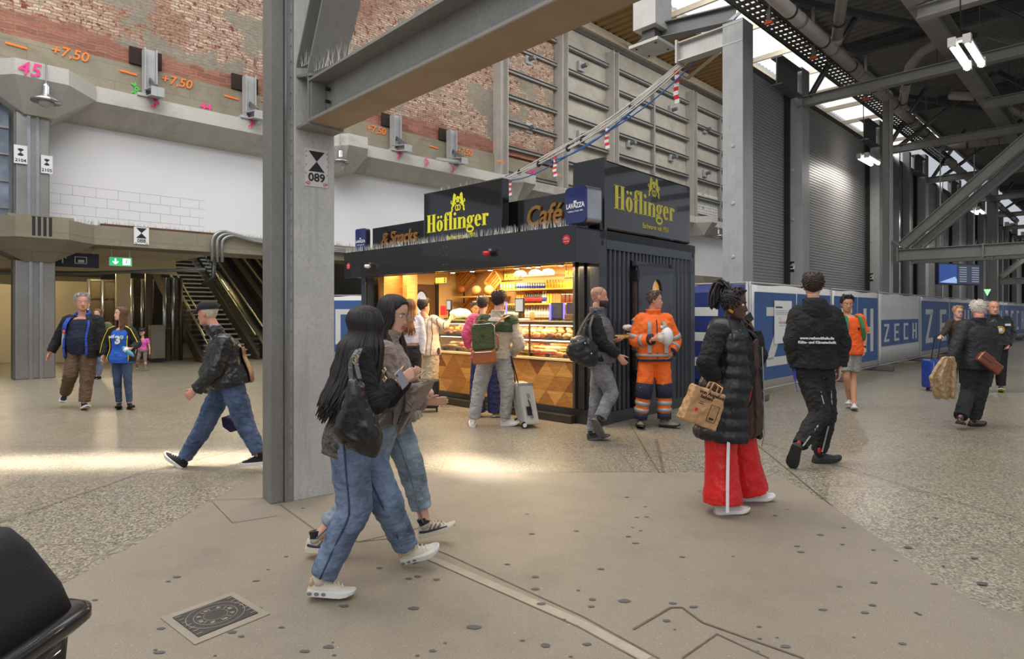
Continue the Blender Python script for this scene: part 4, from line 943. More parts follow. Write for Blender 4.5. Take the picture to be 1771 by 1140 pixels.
# ================================================= KIOSK
CT = mat('container_anthracite', rgb(62, 66, 74), .32, .3, var=.06, coat=.3); CTD = mat('kiosk_black', rgb(34, 35, 38), .28, .1, var=.05, coat=.4)
SIGNB = mat('gloss_black_sign', rgb(20, 18, 20), .12, 0, var=.02, coat=.6)
YEL = emis('sign_yellow', rgb(206, 200, 40), .35); YELD = mat('gold_letters', rgb(196, 184, 66), .45, var=.03); GOLD = mat('bronze_letters', rgb(150, 108, 58), .35, .3)
def wood(name, c, sc=(1, 1, 9)):
    if name in MC: return MC[name]
    m, nt, b = new_mat(name); v = objvec(nt, sc)
    cc = mix(nt, ramp(nt, noise(nt, v, 3, 5, .6, 1.5), .35, .65), tuple(x*.78 for x in c[:3])+(1,), tuple(min(1, x*1.15) for x in c[:3])+(1,))
    nt.links.new(cc, b.inputs['Base Color']); b.inputs['Roughness'].default_value = .5; MC[name] = m; return m
W1, W2, W3, W4 = wood('oak', rgb(186, 134, 66)), wood('walnut_inlay', rgb(134, 84, 42)), wood('honey_oak', rgb(170, 116, 54)), wood('light_oak', rgb(204, 152, 80))
L, D, TOP = 5.75, 2.8, 2.67
kk = empty('kiosk', KC+BK*2.9, 'black container bakery kiosk with a lit open counter and lettered roof signs', 'kiosk')
K = FK
def kb(nm, mt, x0, x1, y0, y1, z0, z1, bev=0, par=None): return MB().box(K, x0, x1, y0, y1, z0, z1).build(nm, mt, par or kk, bevel=bev)
kb('roof', CTD, 0, L, 0, D, TOP-.12, TOP); kb('kiosk_floor', CTD, .05, L-.05, .1, D-.05, .1, .18)
kb('back_wall', mat('warm_interior', rgb(202, 170, 118), .7, var=.05), .05, L-.05, D-.14, D-.1, .18, TOP-.12); kb('outer_back_wall', CT, .05, L-.05, D-.08, D, .1, TOP-.1)
kb('left_wall', CT, L-.1, L, .1, D, .1, TOP-.1); kb('interior_ceiling', mat('warm_ceiling', rgb(196, 160, 108), .6, var=.05), .1, L-.1, .12, D-.1, 2.44, 2.5)
for x0, y0 in ((0, 0), (L-.16, 0), (0, D-.16), (L-.16, D-.16)): kb('corner_post', CT, x0, x0+.16, y0, y0+.16, 0, TOP, .01)
kb('front_jamb', CTD, .16, .43, .02, .12, .1, 2.4); kb('jamb_rail', mat('aluminium_rail', rgb(92, 92, 92), .35, .7), .40, .44, -.02, .05, .2, 2.3)
kb('jamb_channel', CTD, .24, .34, -.02, .03, .2, 2.3, .01); kb('front_jamb', CTD, 5.34, L-.1, .02, .12, .1, 2.4)
kb('bottom_sill', CTD, .0, L, -.02, .1, .0, .2); kb('bottom_step', mat('step_metal', rgb(70, 66, 60), .4, .5), .4, L-.3, -.12, -.02, .0, .11, .01)
kb('side_sill', CT, 0, .1, .16, D-.16, 0, .16); kb('side_header', CT, 0, .1, .16, D-.16, 2.42, TOP)
# corrugated side wall
def corr(x, y0, y1, z0, z1, per=.115, dep=.035):
    m = MB(); n = int((y1-y0)/per); pts = []
    for i in range(n):
        y = y0+i*(y1-y0)/n; p = (y1-y0)/n
        pts += [(0, y), (0, y+p*.38), (dep, y+p*.5), (dep, y+p*.88)]
    pts.append((0, y1)); a = [K.p(x+q, y, z0) for q, y in pts]; b = [K.p(x+q, y, z1) for q, y in pts]; k = len(pts)
    m.add(a+b, [(i, i+1, k+i+1, k+i) for i in range(k-1)]); o = m.build('corrugated_wall', CT, kk, recalc=False); sm = o.modifiers.new('s', 'SOLIDIFY'); sm.thickness = .01; return o
corr(.02, .16, .86, .16, 2.42); corr(.02, 1.98, D-.16, .16, 2.42); corr(.02, .86, 1.98, 2.26, 2.42, .1)
kb('inner_side_wall', mat('warm_interior', rgb(202, 170, 118), .7, var=.05), .1, .13, .1, .86, .18, 2.5); kb('inner_side_wall', mat('warm_interior', rgb(202, 170, 118), .7, var=.05), .1, .13, 1.98, D-.1, .18, 2.5)
for y0_, y1_, z0_, z1_ in ((.84, .95, .14, 2.3), (1.9, 2.0, .14, 2.3), (.84, 2.0, 2.18, 2.3), (.84, 2.0, .12, .2)): kb('door_casing', CTD, .01, .05, y0_, y1_, z0_, z1_)
# side door with an oval porthole: plate with a hole
cy, cz, ry, rz = 1.44, 1.84, .15, .21; m = MB(); n = 40
def rect_pt(t):
    c, s = math.cos(t), math.sin(t); y0, y1, z0, z1 = .90-cy, 1.95-cy, .14-cz, 2.23-cz
    k = min([(y1/c if c > 1e-6 else 1e9), (y0/c if c < -1e-6 else 1e9), (z1/s if s > 1e-6 else 1e9), (z0/s if s < -1e-6 else 1e9)]); return cy+c*k, cz+s*k
for xx in (-.02,):
    inn = [K.p(xx, cy+ry*math.cos(t), cz+rz*math.sin(t)) for t in [i*6.28318/n for i in range(n)]]
    out = [K.p(xx, *rect_pt(t)) for t in [i*6.28318/n for i in range(n)]]
    # add true corners by snapping the nearest samples
    for yy, zz in ((.90, .14), (1.95, .14), (1.95, 2.23), (.90, 2.23)):
        q = K.p(xx, yy, zz); k = min(range(n), key=lambda i: (out[i]-q).length); out[k] = q
    m.add(inn+out, [(i, (i+1) % n, n+(i+1) % n, n+i) for i in range(n)])
dr = m.build('side_door', CT, kk, recalc=False); sm = dr.modifiers.new('s', 'SOLIDIFY'); sm.thickness = .04
g = MB(); ringm(g, Fr(K.p(-.02, cy, cz), AK, UP, BK), .15, .175, -.02, .01, 1, 1.36, 40); g.build('porthole_frame', CTD, dr)
g = MB(); ringm(g, Fr(K.p(-.02, cy, cz), AK, UP, BK), .22, .235, -.006, .01, 1, 1.3, 40); g.build('porthole_ring', CT, dr)
g = MB(); g.prism([K.p(-.015, cy+ry*math.cos(t), cz+rz*math.sin(t)) for t in [i*6.28318/n for i in range(n)]], BK*.004); g.build('porthole_pane', glass('clear_pane', (.86, .9, .86, 1)), dr)
for z in (.55, 2.0): MB().box(K, -.06, -.0, .86, .92, z, z+.16).build('hinge', BLACK, dr)
MB().tube([K.p(-.03, .885, .2), K.p(-.03, .885, 2.2)], .012, 8).build('lock_bar', CT, dr)
MB().bar(K.p(-.025, .93, .6), K.p(-.025, 1.9, .6), .02, .02).build('door_rail', CHROME, dr)
for (y, z) in ((.07, 2.5), (D-.08, 2.5), (.07, .08)): MB().ell(K.p(-.002, y, z), .006, .03, .045, K).build('corner_casting_hole', BLACK, kk)
MB().box(K, -.004, 0, .2, .28, .3, .36).build('notice_sticker', WHITE, kk)
# fascia
fa = kb('fascia', CTD, -.0, 5.53, -.52, -.47, 2.20, 2.68); MB().box(K, 0.0, .03, -.47, 0, 2.20, 2.66).build('fascia_return', CTD, kk); kb('fascia_soffit', mat('mirror_soffit', rgb(120, 100, 80), .08, .9), .03, 5.5, -.47, .02, 2.24, 2.26); kb('fascia_top', CTD, 0, 5.53, -.5, .02, 2.64, 2.66)
kb('light_rail', CHROME, .2, 5.4, -.30, -.27, 2.2, 2.23)
m = MB()
for x in (2.55, 2.62):
    for z in (2.30, 2.44, 2.58): m.ell(K.p(x, -.523, z), .006, .003, .006, K, 6, 4)
m.build('rivets', CHROME, fa)
def roundel(x, z, nm):
    g = MB(); g.prism([K.p(x+.062*math.cos(t)*(1+.03*(i % 2)), -.526, z+.062*math.sin(t)*(1+.03*(i % 2))) for i, t in enumerate([j*6.28318/40 for j in range(40)])], AK*.005)
    o = g.build(nm, REDM, fa)
    for k, (s, dz) in enumerate((('Enjoy', .022), ('München!', .002), ('Coca-Cola', -.03))): text(s, .022, Fr(K.p(x, -.528, z+dz), -BK, AK), WHITE, o, 'lettering', .0006)
roundel(.16, 2.50, 'red_roundel'); roundel(5.37, 2.42, 'red_roundel')
# speakers / sensors under the fascia front
for x, z, c in ((4.55, 2.41, WHITE), (1.50, 2.44, REDM)):
    s = MB().box(K, x-.03, x+.03, -.6, -.52, z, z+.03).build('sensor_arm', CHROME, fa)
    MB().lathe(K.p(x+.07, -.6, z-.05), [(.012, -.02), (.055, -.005), (.06, .02), (.05, .045)], K).build('sensor_head', c, s, True)
m, _ = spikes([K.p(.1, -.5, 2.68), K.p(5.5, -.5, 2.68)], 520, .115, '', '', spread=.025, r=.003)
o = m.build('bird_spikes', SPK, recalc=False); tag(o, 'dense row of wire bird spikes along the top of the kiosk fascia', 'bird spikes', kind='stuff')
m, _ = spikes([K.p(3.2, -.2, 3.54), K.p(1.5, -.2, 3.54)], 60, .13, '', '', spread=.05, r=.002); m2, _ = spikes([K.p(5.3, 2.5, 3.22), K.p(3.3, 2.5, 3.14)], 40, .13, '', '', spread=.06, r=.002); m.add(m2.v, m2.f)
tag(m.build('bird_spikes', SPK, recalc=False), 'thin wire bird spikes on top of the kiosk roof signs', 'bird spikes', kind='stuff')
# ---- fat-face lettering drawn stroke by stroke
def fat(s, Fm, h, mt, parent, x0=0, y=-.006, name='lettering'):
    mb = MB(); X = x0
    def P(x, z): return Fm.p(X+x*h, y, z*h)
    def quad(a, b, c, d): mb.prism([P(*a), P(*b), P(*c), P(*d)], Fm.y*.006)
    def R(a, b, c, d): quad((a, c), (b, c), (b, d), (a, d))
    def ring(cx, cz, rx, rz, ix, iz, t0=0, t1=360, n=26):
        for k in range(n):
            a = math.radians(t0+(t1-t0)*k/n); b = math.radians(t0+(t1-t0)*(k+1)/n)
            quad((cx+rx*math.cos(a), cz+rz*math.sin(a)), (cx+rx*math.cos(b), cz+rz*math.sin(b)), (cx+ix*math.cos(b), cz+iz*math.sin(b)), (cx+ix*math.cos(a), cz+iz*math.sin(a)))
    def dot(cx, cz, r): mb.prism([P(cx+r*math.cos(t), cz+r*math.sin(t)) for t in [k*6.283/14 for k in range(14)]], Fm.y*.006)
    def stem(a, z0, z1, w=.2, top=True, bot=True):
        R(a, a+w, z0, z1)
        if bot: R(a-.06, a+w+.06, z0, z0+.035)
        if top: R(a-.06, a+w*.5, z1-.035, z1)
    for ch in s:
        if ch == 'H':
            for a in (.07, .5): stem(a, 0, 1, .22); R(a, a+.28, .965, 1)
            R(.25, .55, .48, .52); w = .84
        elif ch in 'öo':
            ring(.27, .31, .26, .32, .065, .28); w = .58
            if ch == 'ö': dot(.14, .80, .078); dot(.40, .80, .078)
        elif ch == 'f': stem(.1, 0, .8, .2, False); ring(.32, .78, .22, .22, .08, .19, 60, 180, 12); dot(.40, .88, .07); R(0, .42, .56, .60); w = .42
        elif ch == 'l': stem(.08, 0, 1); w = .36
        elif ch == 'i': stem(.08, 0, .62); dot(.17, .84, .09); w = .36
        elif ch == 'n': stem(.08, 0, .62); stem(.46, 0, .45, .2, False); ring(.44, .42, .22, .2, .06, .17, 0, 150, 12); w = .74
        elif ch == 'g': ring(.25, .40, .23, .23, .06, .19); ring(.27, -.10, .29, .19, .2, .09); R(.08, .36, .05, .15); dot(.08, .11, .07); dot(.53, .58, .06); R(.38, .55, .56, .6); w = .6
        elif ch == 'e': ring(.27, .31, .26, .32, .065, .28, 0, 320); R(.1, .5, .31, .35); w = .55
        elif ch == 'r': stem(.08, 0, .62); dot(.42, .53, .085); ring(.36, .45, .14, .17, .06, .13, 40, 160, 8); w = .52
        X += w*h*1.02
    o = mb.build(name, mt, parent); return o
def emblem(Fm, cx, cz, s, mt, parent):
    mb = MB(); y = -.006
    def P(x, z): return Fm.p(cx+x*s, y, cz+z*s)
    def st(pts, w):
        for (a, b) in zip(pts, pts[1:]):
            d = V(b[0]-a[0], 0, b[1]-a[1]).normalized(); n = V(-d.z, 0, d.x)*w/2
            mb.prism([P(a[0]+n.x, a[1]+n.z), P(b[0]+n.x, b[1]+n.z), P(b[0]-n.x, b[1]-n.z), P(a[0]-n.x, a[1]-n.z)], Fm.y*.005)
    def dt(x, z, r, q=1): mb.prism([P(x+r*math.cos(t), z+r*q*math.sin(t)) for t in [k*6.283/12 for k in range(12)]], Fm.y*.005)
    for e in (-1, 1):
        dt(e*.32, .82, .13); st([(e*.38, .96), (e*.27, .9)], .08); st([(e*.32, .8), (e*.36, .5), (e*.46, .2)], .24); st([(e*.46, .22), (e*.58, .05), (e*.52, -.08), (e*.64, -.16)], .12)
        st([(e*.34, .6), (e*.16, .62), (e*.1, .74)], .08); st([(e*.36, .42), (e*.18, .3)], .09); st([(e*.5, .35), (e*.66, .4), (e*.6, .56)], .06)
        for k in range(14):
            t = k*6.283/14; t2 = (k+1)*6.283/14; st([(e*.11+.12*math.cos(t), .06+.16*math.sin(t)), (e*.11+.12*math.cos(t2), .06+.16*math.sin(t2))], .06)
    st([(-.14, .44), (.14, .44)], .08); st([(-.12, .54), (.12, .54)], .08); st([(-.1, .64), (.1, .64)], .08); st([(-.18, -.1), (.18, -.1)], .08); dt(0, .72, .07)
    return mb.build('emblem', mt, parent)
# front sign
Ff = Fr(K.p(3.33, -.35, 2.60), -BK, AK)
s1 = empty('roof_sign', Ff.p(.93, 0, 0), 'black Höflinger roof sign with yellow letters standing on the kiosk front', 'sign')
MB().box(Ff, 0, 1.83, 0, .16, 0, .94).build('sign_box', SIGNB, s1, bevel=.012); MB().box(Ff, -.004, 1.834, -.003, .163, .935, .945).build('edge_trim', CHROME, s1)
fat('Höflinger', Ff, .29, YEL, s1, x0=.09); emblem(Ff, .86, .60, .25, YEL, s1)
for o in []: pass
text('Backwaren seit 1931', .088, Fr(Ff.p(.93, -.006, .125), Ff.x, Ff.y), YEL, s1, 'small_lettering', .002, sx=.9, bold=.001)
# move lettering up: raised baseline
for c in s1.children:
    if c.name.startswith('lettering'): c.location.z += .275
# side sign
Fs2 = Fr(K.p(-.02, .10, 2.68), AK, BK)
s2 = empty('roof_sign', Fs2.p(1.2, 0, 0), 'glossy black Höflinger roof sign reflecting lamps on the kiosk side', 'sign')
MB().box(Fs2, 0, 2.5, 0, .14, 0, .96).build('sign_box', SIGNB, s2, bevel=.03); MB().box(Fs2, -.06, -.005, -.03, .5, -.02, .97).build('end_panel', SIGNB, s2)
o = fat('Höflinger', Fs2, .34, YELD, s2, x0=.22); o.location.z += .31; emblem(Fs2, 1.30, .66, .25, YELD, s2)
text('Backwaren seit 1931', .11, Fr(Fs2.p(1.35, -.006, .12), Fs2.x, Fs2.y), YELD, s2, 'small_lettering', .002, sx=.85)
# café and snacks panels behind the front sign
Fc = Fr(K.p(1.62, -.1, 2.6), -BK, AK)
s3 = empty('roof_sign', Fc.p(.7, 0, 0), 'low black roof panel with bronze word Café right of the front sign', 'sign')
MB().box(Fc, 0, 1.5, 0, .06, 0, .62).build('panel', SIGNB, s3); text('Café', .40, Fr(Fc.p(.72, -.01, .22), Fc.x, Fc.y), GOLD, s3, 'lettering', .02, bold=.008, shear=.22, sx=.9)
Fc = Fr(K.p(5.2, -.1, 2.6), -BK, AK)
s4 = empty('roof_sign', Fc.p(.7, 0, 0), 'low black roof panel with bronze words & Snacks left of the front sign', 'sign')
MB().box(Fc, 0, 1.9, 0, .06, 0, .56).build('panel', SIGNB, s4); text('& Snacks', .33, Fr(Fc.p(.85, -.01, .21), Fc.x, Fc.y), GOLD, s4, 'lettering', .02, bold=.008, shear=.22, sx=.9)
Fb = Fr(K.p(5.4, 2.45, 2.66), -BK, AK); s5 = empty('roof_sign', Fb.p(1, 0, 0), 'grey back of a roof sign on the rear left of the kiosk roof', 'sign')
MB().box(Fb, 0, 2.3, 0, .06, 0, .60).build('panel', STEEL, s5); MB().box(Fb, -.12, 0, -.02, .08, 0, .62).build('end_panel', CTD, s5)
# blue coffee cubes
def cube_sign(x, y, z, w, h, d, label, th=.0):
    Fq = Fr(K.p(x, y, z), (-BK*math.cos(th)+AK*math.sin(th)), (AK*math.cos(th)+BK*math.sin(th)))
    e = empty('blue_cube_sign', Fq.p(w/2, 0, 0), label, 'sign')
    m = MB(); r = w*.14; pts = []
    for cx_, cz_, a0 in ((w-r, h-r, 0), (r, h-r, 90), (r, r, 180), (w-r, r, 270)):
        for k in range(6): t = math.radians(a0+k*18); pts.append(Fq.p(cx_+r*math.cos(t), 0, cz_+r*math.sin(t)))
    m.prism(pts, Fq.y*.03); m.build('face', mat('lavender_navy', rgb(28, 38, 98), .2, coat=.5, var=.03), e)
    pts2 = [p+Fq.y*.03 for p in pts]; MB().prism(pts2, Fq.y*d).build('housing', CHROME if d > .2 else CTD, e, bevel=.004)
    text('LAVAZZA', w*.24, Fr(Fq.p(w/2, -.003, h*.42), Fq.x, Fq.y), WHITE, e, 'lettering', .002, bold=.006*w, sx=.83, shear=.0)
    MB().box(Fq, w*.43, w*.56, -.005, -.001, h*.56, h*.62).build('letter_peak', WHITE, e); text('TORINO, ITALIA, 1895', w*.075, Fr(Fq.p(w/2, -.003, h*.31), Fq.x, Fq.y), WHITE, e, 'small_lettering', .0015)
    return e
cube_sign(.20, -.50, 2.70, .38, .47, .26, 'dark blue rounded LAVAZZA cube sign at the right end of the fascia', -.15)
cube_sign(5.22, -.47, 2.66, .30, .45, .08, 'dark blue rounded LAVAZZA sign at the left end of the fascia', .1)
# ---- counter front with triangle inlay
cx0, cx1 = .44, 3.62
kb('counter_core', W3, cx0, cx1, .02, .60, .2, .85)
ms = [MB() for _ in range(4)]; random.seed(21); rh = .212; hw = .17
for r in range(3):
    z0 = .2+r*rh; n = int((cx1-cx0)/hw)+2
    for k in range(-1, n):
        xa = cx0+k*hw; up = (k+r) % 2 == 0
        tri = [(xa, z0), (xa+2*hw, z0), (xa+hw, z0+rh)] if up else [(xa, z0+rh), (xa+2*hw, z0+rh), (xa+hw, z0)]
        tri = [(min(max(x, cx0), cx1), z) for x, z in tri]
        if len(set(tri)) < 3 or max(t[0] for t in tri)-min(t[0] for t in tri) < .02: continue
        c = K.p(sum(t[0] for t in tri)/3, .012, sum(t[1] for t in tri)/3)
        ps = [K.p(x, .008, z) for x, z in tri]; ps = [c+(p-c)*.985 for p in ps]
        ms[random.choice([0, 0, 1, 2, 2, 3, 3])].prism(ps, AK*.012)
for m_, w_ in zip(ms, (W1, W2, W3, W4)): m_.build('wood_inlay', w_, kk)
kb('counter_ledge', mat('ledge_cream', rgb(220, 196, 150), .4), cx0, cx1, -.02, .06, .85, .885, .005)
kb('left_panel', W1, 4.65, 5.34, .5, .55, .2, 2.3); kb('left_lining', mat('warm_interior', rgb(202, 170, 118), .7, var=.05), 5.62, 5.64, .12, 2.64, .18, 2.5); kb('left_post', W1, 5.0, 5.14, .02, .5, .2, 2.3); kb('left_post', W4, 4.65, 4.78, .3, .5, .2, 2.3)
# ---- lit pastry case
cs = empty('pastry_case', K.p(2, .3, .885), 'long lit glass pastry case on the kiosk counter', 'display case')
def cb(nm, mt, x0, x1, y0, y1, z0, z1): return MB().box(K, x0, x1, y0, y1, z0, z1).build(nm, mt, cs)
CG = glass('case_glass', (.97, .98, .96, 1)); DKB = mat('case_brown', rgb(66, 46, 30), .4)
cb('front_glass', CG, .46, 3.5, .05, .056, .885, 1.40); cb('top_glass', mat('greenish_top', rgb(150, 160, 120), .12, coat=.5), .46, 3.5, .04, .66, 1.405, 1.425)
cb('shelf', DKB, .46, 3.5, .12, .62, 1.135, 1.16); cb('back_panel', mat('case_back', rgb(180, 140, 80), .5), .46, 3.5, .63, .66, .885, 1.40); cb('top_frame', DKB, .46, 3.5, .045, .075, 1.36, 1.405)
for x in (.46, 1.30, 2.30, 3.47): cb('upright', DKB, x, x+.018, .04, .07, .885, 1.40)
WL = emis('warm_strip', (1, .86, .62, 1), 9)
cb('light_strip', WL, .5, 3.46, .09, .11, 1.345, 1.36); cb('light_strip', WL, .5, 3.46, .13, .15, 1.12, 1.133)
def lamp_area(p, sx, sy, e, col=(1, .78, .45), rz=None):
    l = bpy.data.lights.new('warm_light', 'AREA'); l.shape = 'RECTANGLE'; l.size = sx; l.size_y = sy; l.energy = e; l.color = col
    q = bpy.data.objects.new('warm_light', l); COL.objects.link(q); q.location = p; q.rotation_euler = (0, 0, math.atan2(BK.y, BK.x)); return q
lamp_area(K.p(2, .25, 1.34), 3, .15, 26, (1, .82, .55)); lamp_area(K.p(2, .22, 1.12), 3, .12, 22, (1, .82, .55))
lamp_area(K.p(2.3, 1.5, 2.42), 4.4, 1.4, 300); lamp_area(K.p(4.4, .2, 2.3), 1.6, .3, 22); lamp_area(K.p(2.4, -.25, 2.19), 4.2, .3, 95, (1, .72, .38))
# pastries
random.seed(31)
BRD = [mat('bread_%s' % n, c, .6, var=.22, vs=14, bs=.3, bscale=40) for n, c in (('golden', rgb(206, 148, 74)), ('brown', rgb(160, 100, 48)), ('pale', rgb(226, 186, 122)))]
GRN = mat('lettuce', rgb(120, 160, 50), .6, var=.3, vs=30); TOM = mat('tomato', rgb(196, 56, 36), .5)
def pastry(kind, p, rz, sc, label, grp):
    Fq = Fr(p, BK*math.cos(rz)+AK*math.sin(rz), AK*math.cos(rz)-BK*math.sin(rz)); m = MB()
    if kind == 'roll': m.ell(p+UP*.04*sc, .062*sc, .05*sc, .042*sc, Fq, 12, 7); nm = 'bread_roll'
    elif kind == 'baguette': m.ell(p+UP*.04*sc, .12*sc, .05*sc, .042*sc, Fq, 14, 8); nm = 'baguette_roll'
    elif kind == 'croissant':
        pts = [Fq.p(math.sin(t)*.09*sc, (1-math.cos(t))*.08*sc, .04*sc) for t in [(-1.3+2.6*k/10) for k in range(11)]]
        m.tube(pts, [.008, .02, .03, .036, .042, .044, .042, .036, .03, .02, .008], 8); nm = 'croissant'
    else:
        m.ell(p+UP*.025*sc, .10*sc, .055*sc, .022*sc, Fq, 12, 6); m.ell(p+UP*.075*sc, .10*sc, .055*sc, .03*sc, Fq, 12, 6); nm = 'sandwich_roll'
    o = m.build(nm, random.choice(BRD), smooth=True); tag(o, label, 'pastry', grp)
    if kind == 'sandwich':
        f = MB(); f.rings([[p+Fq.x*math.cos(t)*r*sc*(1+.12*math.sin(t*7))+Fq.y*math.sin(t)*r*.6*sc*(1+.12*math.cos(t*5))+UP*z*sc for t in [k*6.283/18 for k in range(18)]] for r, z in ((.09, .036), (.11, .042), (.11, .052), (.09, .058))])
        f.build('filling', random.choice([GRN, GRN, TOM]), o, True)
    return o
for tier, (z, kinds_, lab) in enumerate(((.89, ('sandwich', 'sandwich', 'roll'), 'lower'), (1.165, ('baguette', 'roll', 'croissant', 'baguette'), 'upper'))):
    for row in range(3):
        x = .54+row*.03
        while x < 3.42:
            k = random.choice(kinds_)
            zz = z+row*.045
            if tier == 1 and row == 2: pass
            pastry(k, K.p(x, .15+row*.15, zz), random.uniform(-.5, .5)+(.9 if k == 'baguette' else 0), 1.0, {'roll': 'round bread roll', 'baguette': 'long golden roll', 'croissant': 'curved croissant', 'sandwich': 'filled sandwich roll'}[k]+' heaped on the %s shelf of the pastry case' % lab, 'pastries on the %s case shelf' % lab)
            x += .13 if k != 'baguette' else .16
for k in range(9):
    x = .62+k*.33; tag(MB().box(K, x, x+.07, .075, .085, .89, .935).build('price_card', BLACK), 'small black price card standing along the foot of the pastry case', 'price card', 'price cards')
# ---- neon words
NEON = emis('neon_yellow', rgb(255, 206, 50), 3.2)
for (u0, u1, v, s, lb) in ((748, 778, 487, 'KASSE 1', 'glowing yellow KASSE 1 letters, leftmost in the kiosk opening'), (866, 902, 481, 'KASSE 2', 'glowing yellow KASSE 2 letters in the middle of the kiosk opening'), (975, 1012, 476, 'KASSE 3', 'glowing yellow KASSE letters partly cut off at the right jamb')):
    x, z = kpos((u0+u1)/2, v, .25); xa, _ = kpos(u0, v, .25); xb, _ = kpos(u1, v, .25); w = xa-xb
    if s == 'KASSE 3': x = .47; s = 'KAS'; w *= .55; x, z = kpos(985.5, v, .25); 
    e = empty('neon_sign', K.p(x, .25, z), lb, 'sign'); text(s, .135, Fr(K.p(x, .25, z-.025), -BK, AK), NEON, e, 'lettering', .006, sx=.72 if s == 'KAS' else .62)
    MB().box(K, x-w/2, x+w/2, .262, .27, z-.045, z-.035).build('carrier_rail', BLACK, e)
    for q in (-.4, .4): MB().tube([K.p(x+q*w, .27, z), K.p(x+q*w, .27, 2.44)], .004, 5).build('hanger_wire', BLACK, e)
# ---- interior
def kpt(u, v, y): x, z = kpos(u, v, y); return x, z
# menu poster and left wall
x0, z1 = kpt(668, 470, .48); x1, _ = kpt(706, 470, .48)
e = empty('menu_poster', K.p((x0+x1)/2, .49, 1.2), 'warm lit menu poster at the left end of the kiosk', 'poster')
MB().box(K, x1, x0, .48, .495, 1.1, 2.2).build('sheet', mat('poster_cream', rgb(222, 192, 146), .6, var=.04), e)
Fp = Fr(K.p((x0+x1)/2, .476, 2.0), -BK, AK); text('KAFFEEPAUSE', .075, Fp, mat('brown_print', rgb(110, 70, 36), .6), e, 'title', .001)
m = MB()
for r in range(9): m.box(Fp, -.2, .05+.12*random.random(), -.001, .0, -.12-r*.06, -.112-r*.06)
m.build('text_lines', mat('brown_print', rgb(110, 70, 36), .6), e)
MB().box(Fp, -.12, .10, -.012, -.004, -.55, -.26).build('dark_card', mat('olive_card', rgb(96, 88, 60), .6), e)
# rear doorway with arched mirror/porthole
e = empty('rear_doorway', K.p(5.6, 1.55, .2), 'dark rear doorway with an arched window inside the kiosk', 'doorway')
MB().box(K, 5.585, 5.615, 1.25, 1.78, .2, 2.15).build('door_leaf', mat('dark_brown', rgb(88, 60, 32), .5), e); MB().box(K, 5.56, 5.615, 1.78, 1.86, .2, 2.2).build('frame', BLACK, e)
z = 1.72; MB().prism([K.p(5.57, 1.38+.16*math.cos(t), z+.28*math.sin(t)) for t in [k*6.283/24 for k in range(24)]], BK*.01).build('arched_window', emis('pale_blue_window', rgb(150, 160, 176), .8), e)
g = MB(); ringm(g, Fr(K.p(5.575, 1.38, z), AK, UP, BK), .16, .185, -.01, .01, 1, 1.7, 24); g.build('window_ring', BLACK, e)
# till screens
def screen(u, v, y, w, h, label, glow=rgb(120, 132, 150), back=True):
    x, z = kpt(u, v, y); e = empty('till_screen', K.p(x, y, z-h/2-.2), label, 'screen')
    MB().box(K, x-w/2, x+w/2, y, y+.03, z-h/2, z+h/2).build('screen_body', BLACK, e, bevel=.006); MB().box(K, x-w/2+.02, x+w/2-.02, y-.004, y, z-h/2+.02, z+h/2-.02).build('display', emis('till_glow_%d' % u, glow, .8), e)
    MB().box(K, x-.025, x+.025, y+.01, y+.03, 1.42, z-h/2).build('stand', BLACK, e); MB().box(K, x-.08, x+.08, y-.05, y+.08, 1.42, 1.44).build('foot', BLACK, e)
screen(776, 528, .55, .14, .20, 'small till screen on the counter by KASSE 1'); screen(898, 528, .55, .20, .24, 'grey till screen right of the backpack man')
screen(963, 538, .55, .24, .26, 'black card terminal screen near the right jamb, the left of two', rgb(40, 42, 52)); screen(987, 538, .55, .16, .26, 'black card terminal screen touching the right jamb', rgb(40, 42, 52))
for k, (u, v) in enumerate(((875, 535), (975, 538), (951, 540))):
    x, z = kpt(u, v, .5); tag(MB().box(K, x-.014, x+.014, .5, .52, z-.12, z+.12).build('violet_light_bar', emis('violet', rgb(90, 90, 240), 2.5)), 'thin violet light bar beside a till, '+['behind the backpack man', 'between the two right screens', 'left of the black terminals'][k], 'light bar')
x, z = kpt(769, 536, .7); tag(MB().box(K, x-.07, x+.07, .65, .72, z-.1, z+.08).build('card_machine', REDM, bevel=.008), 'red card machine under the small till screen', 'payment terminal')
x, z = kpt(764, 512, 2.55); tag(MB().box(K, x-.12, x+.12, 2.64, 2.65, z-.1, z+.1).build('wall_note', WHITE), 'small white note on the wall beneath KASSE 1', 'notice')
# shelf boards and drinks
SHW = W4
for (u0, u1, v, lb) in ((788, 858, 513, 'wooden shelf under the bread crates'), (866, 994, 501.5, 'upper drinks shelf'), (866, 994, 525.5, 'lower drinks shelf')):
    xa, z = kpt(u0, v, 2.2); xb, _ = kpt(u1, v, 2.2)
    tag(MB().box(K, xb, xa, 2.1, 2.64, z-.03, z).build('wall_shelf', SHW), lb+' on the kiosk back wall', 'shelf')
tag(kb('interior_counter', W3, .46, 3.5, 2.0, 2.64, .2, 1.30), None)
ALL = []
def row(u0, u1, v, n, mk, nm, label, cat, grp, y=2.25):
    first = None
    for k in range(n):
        u = u0+(u1-u0)*(k+.5)/n; x, z = kpt(u, v, y)
        if first is None: first = mk(K.p(x, y, z)); first_p = K.p(x, y, z); tag(first, label, cat, grp)
        else: copy_tree(first, K.p(x, y, z)-first_p)
def bx_item(w, h, d, mt, nm, cap=None):
    def f(p):
        q = Fr(p, BK, AK); o = MB().box(q, -w/2, w/2, -d/2, d/2, 0, h).build(nm, mt, bevel=.004)
        if cap: MB().box(q, -w/2+.01, w/2-.01, -d/2-.003, -d/2, h*.25, h*.7).build('label', cap, o)
        return o
    return f
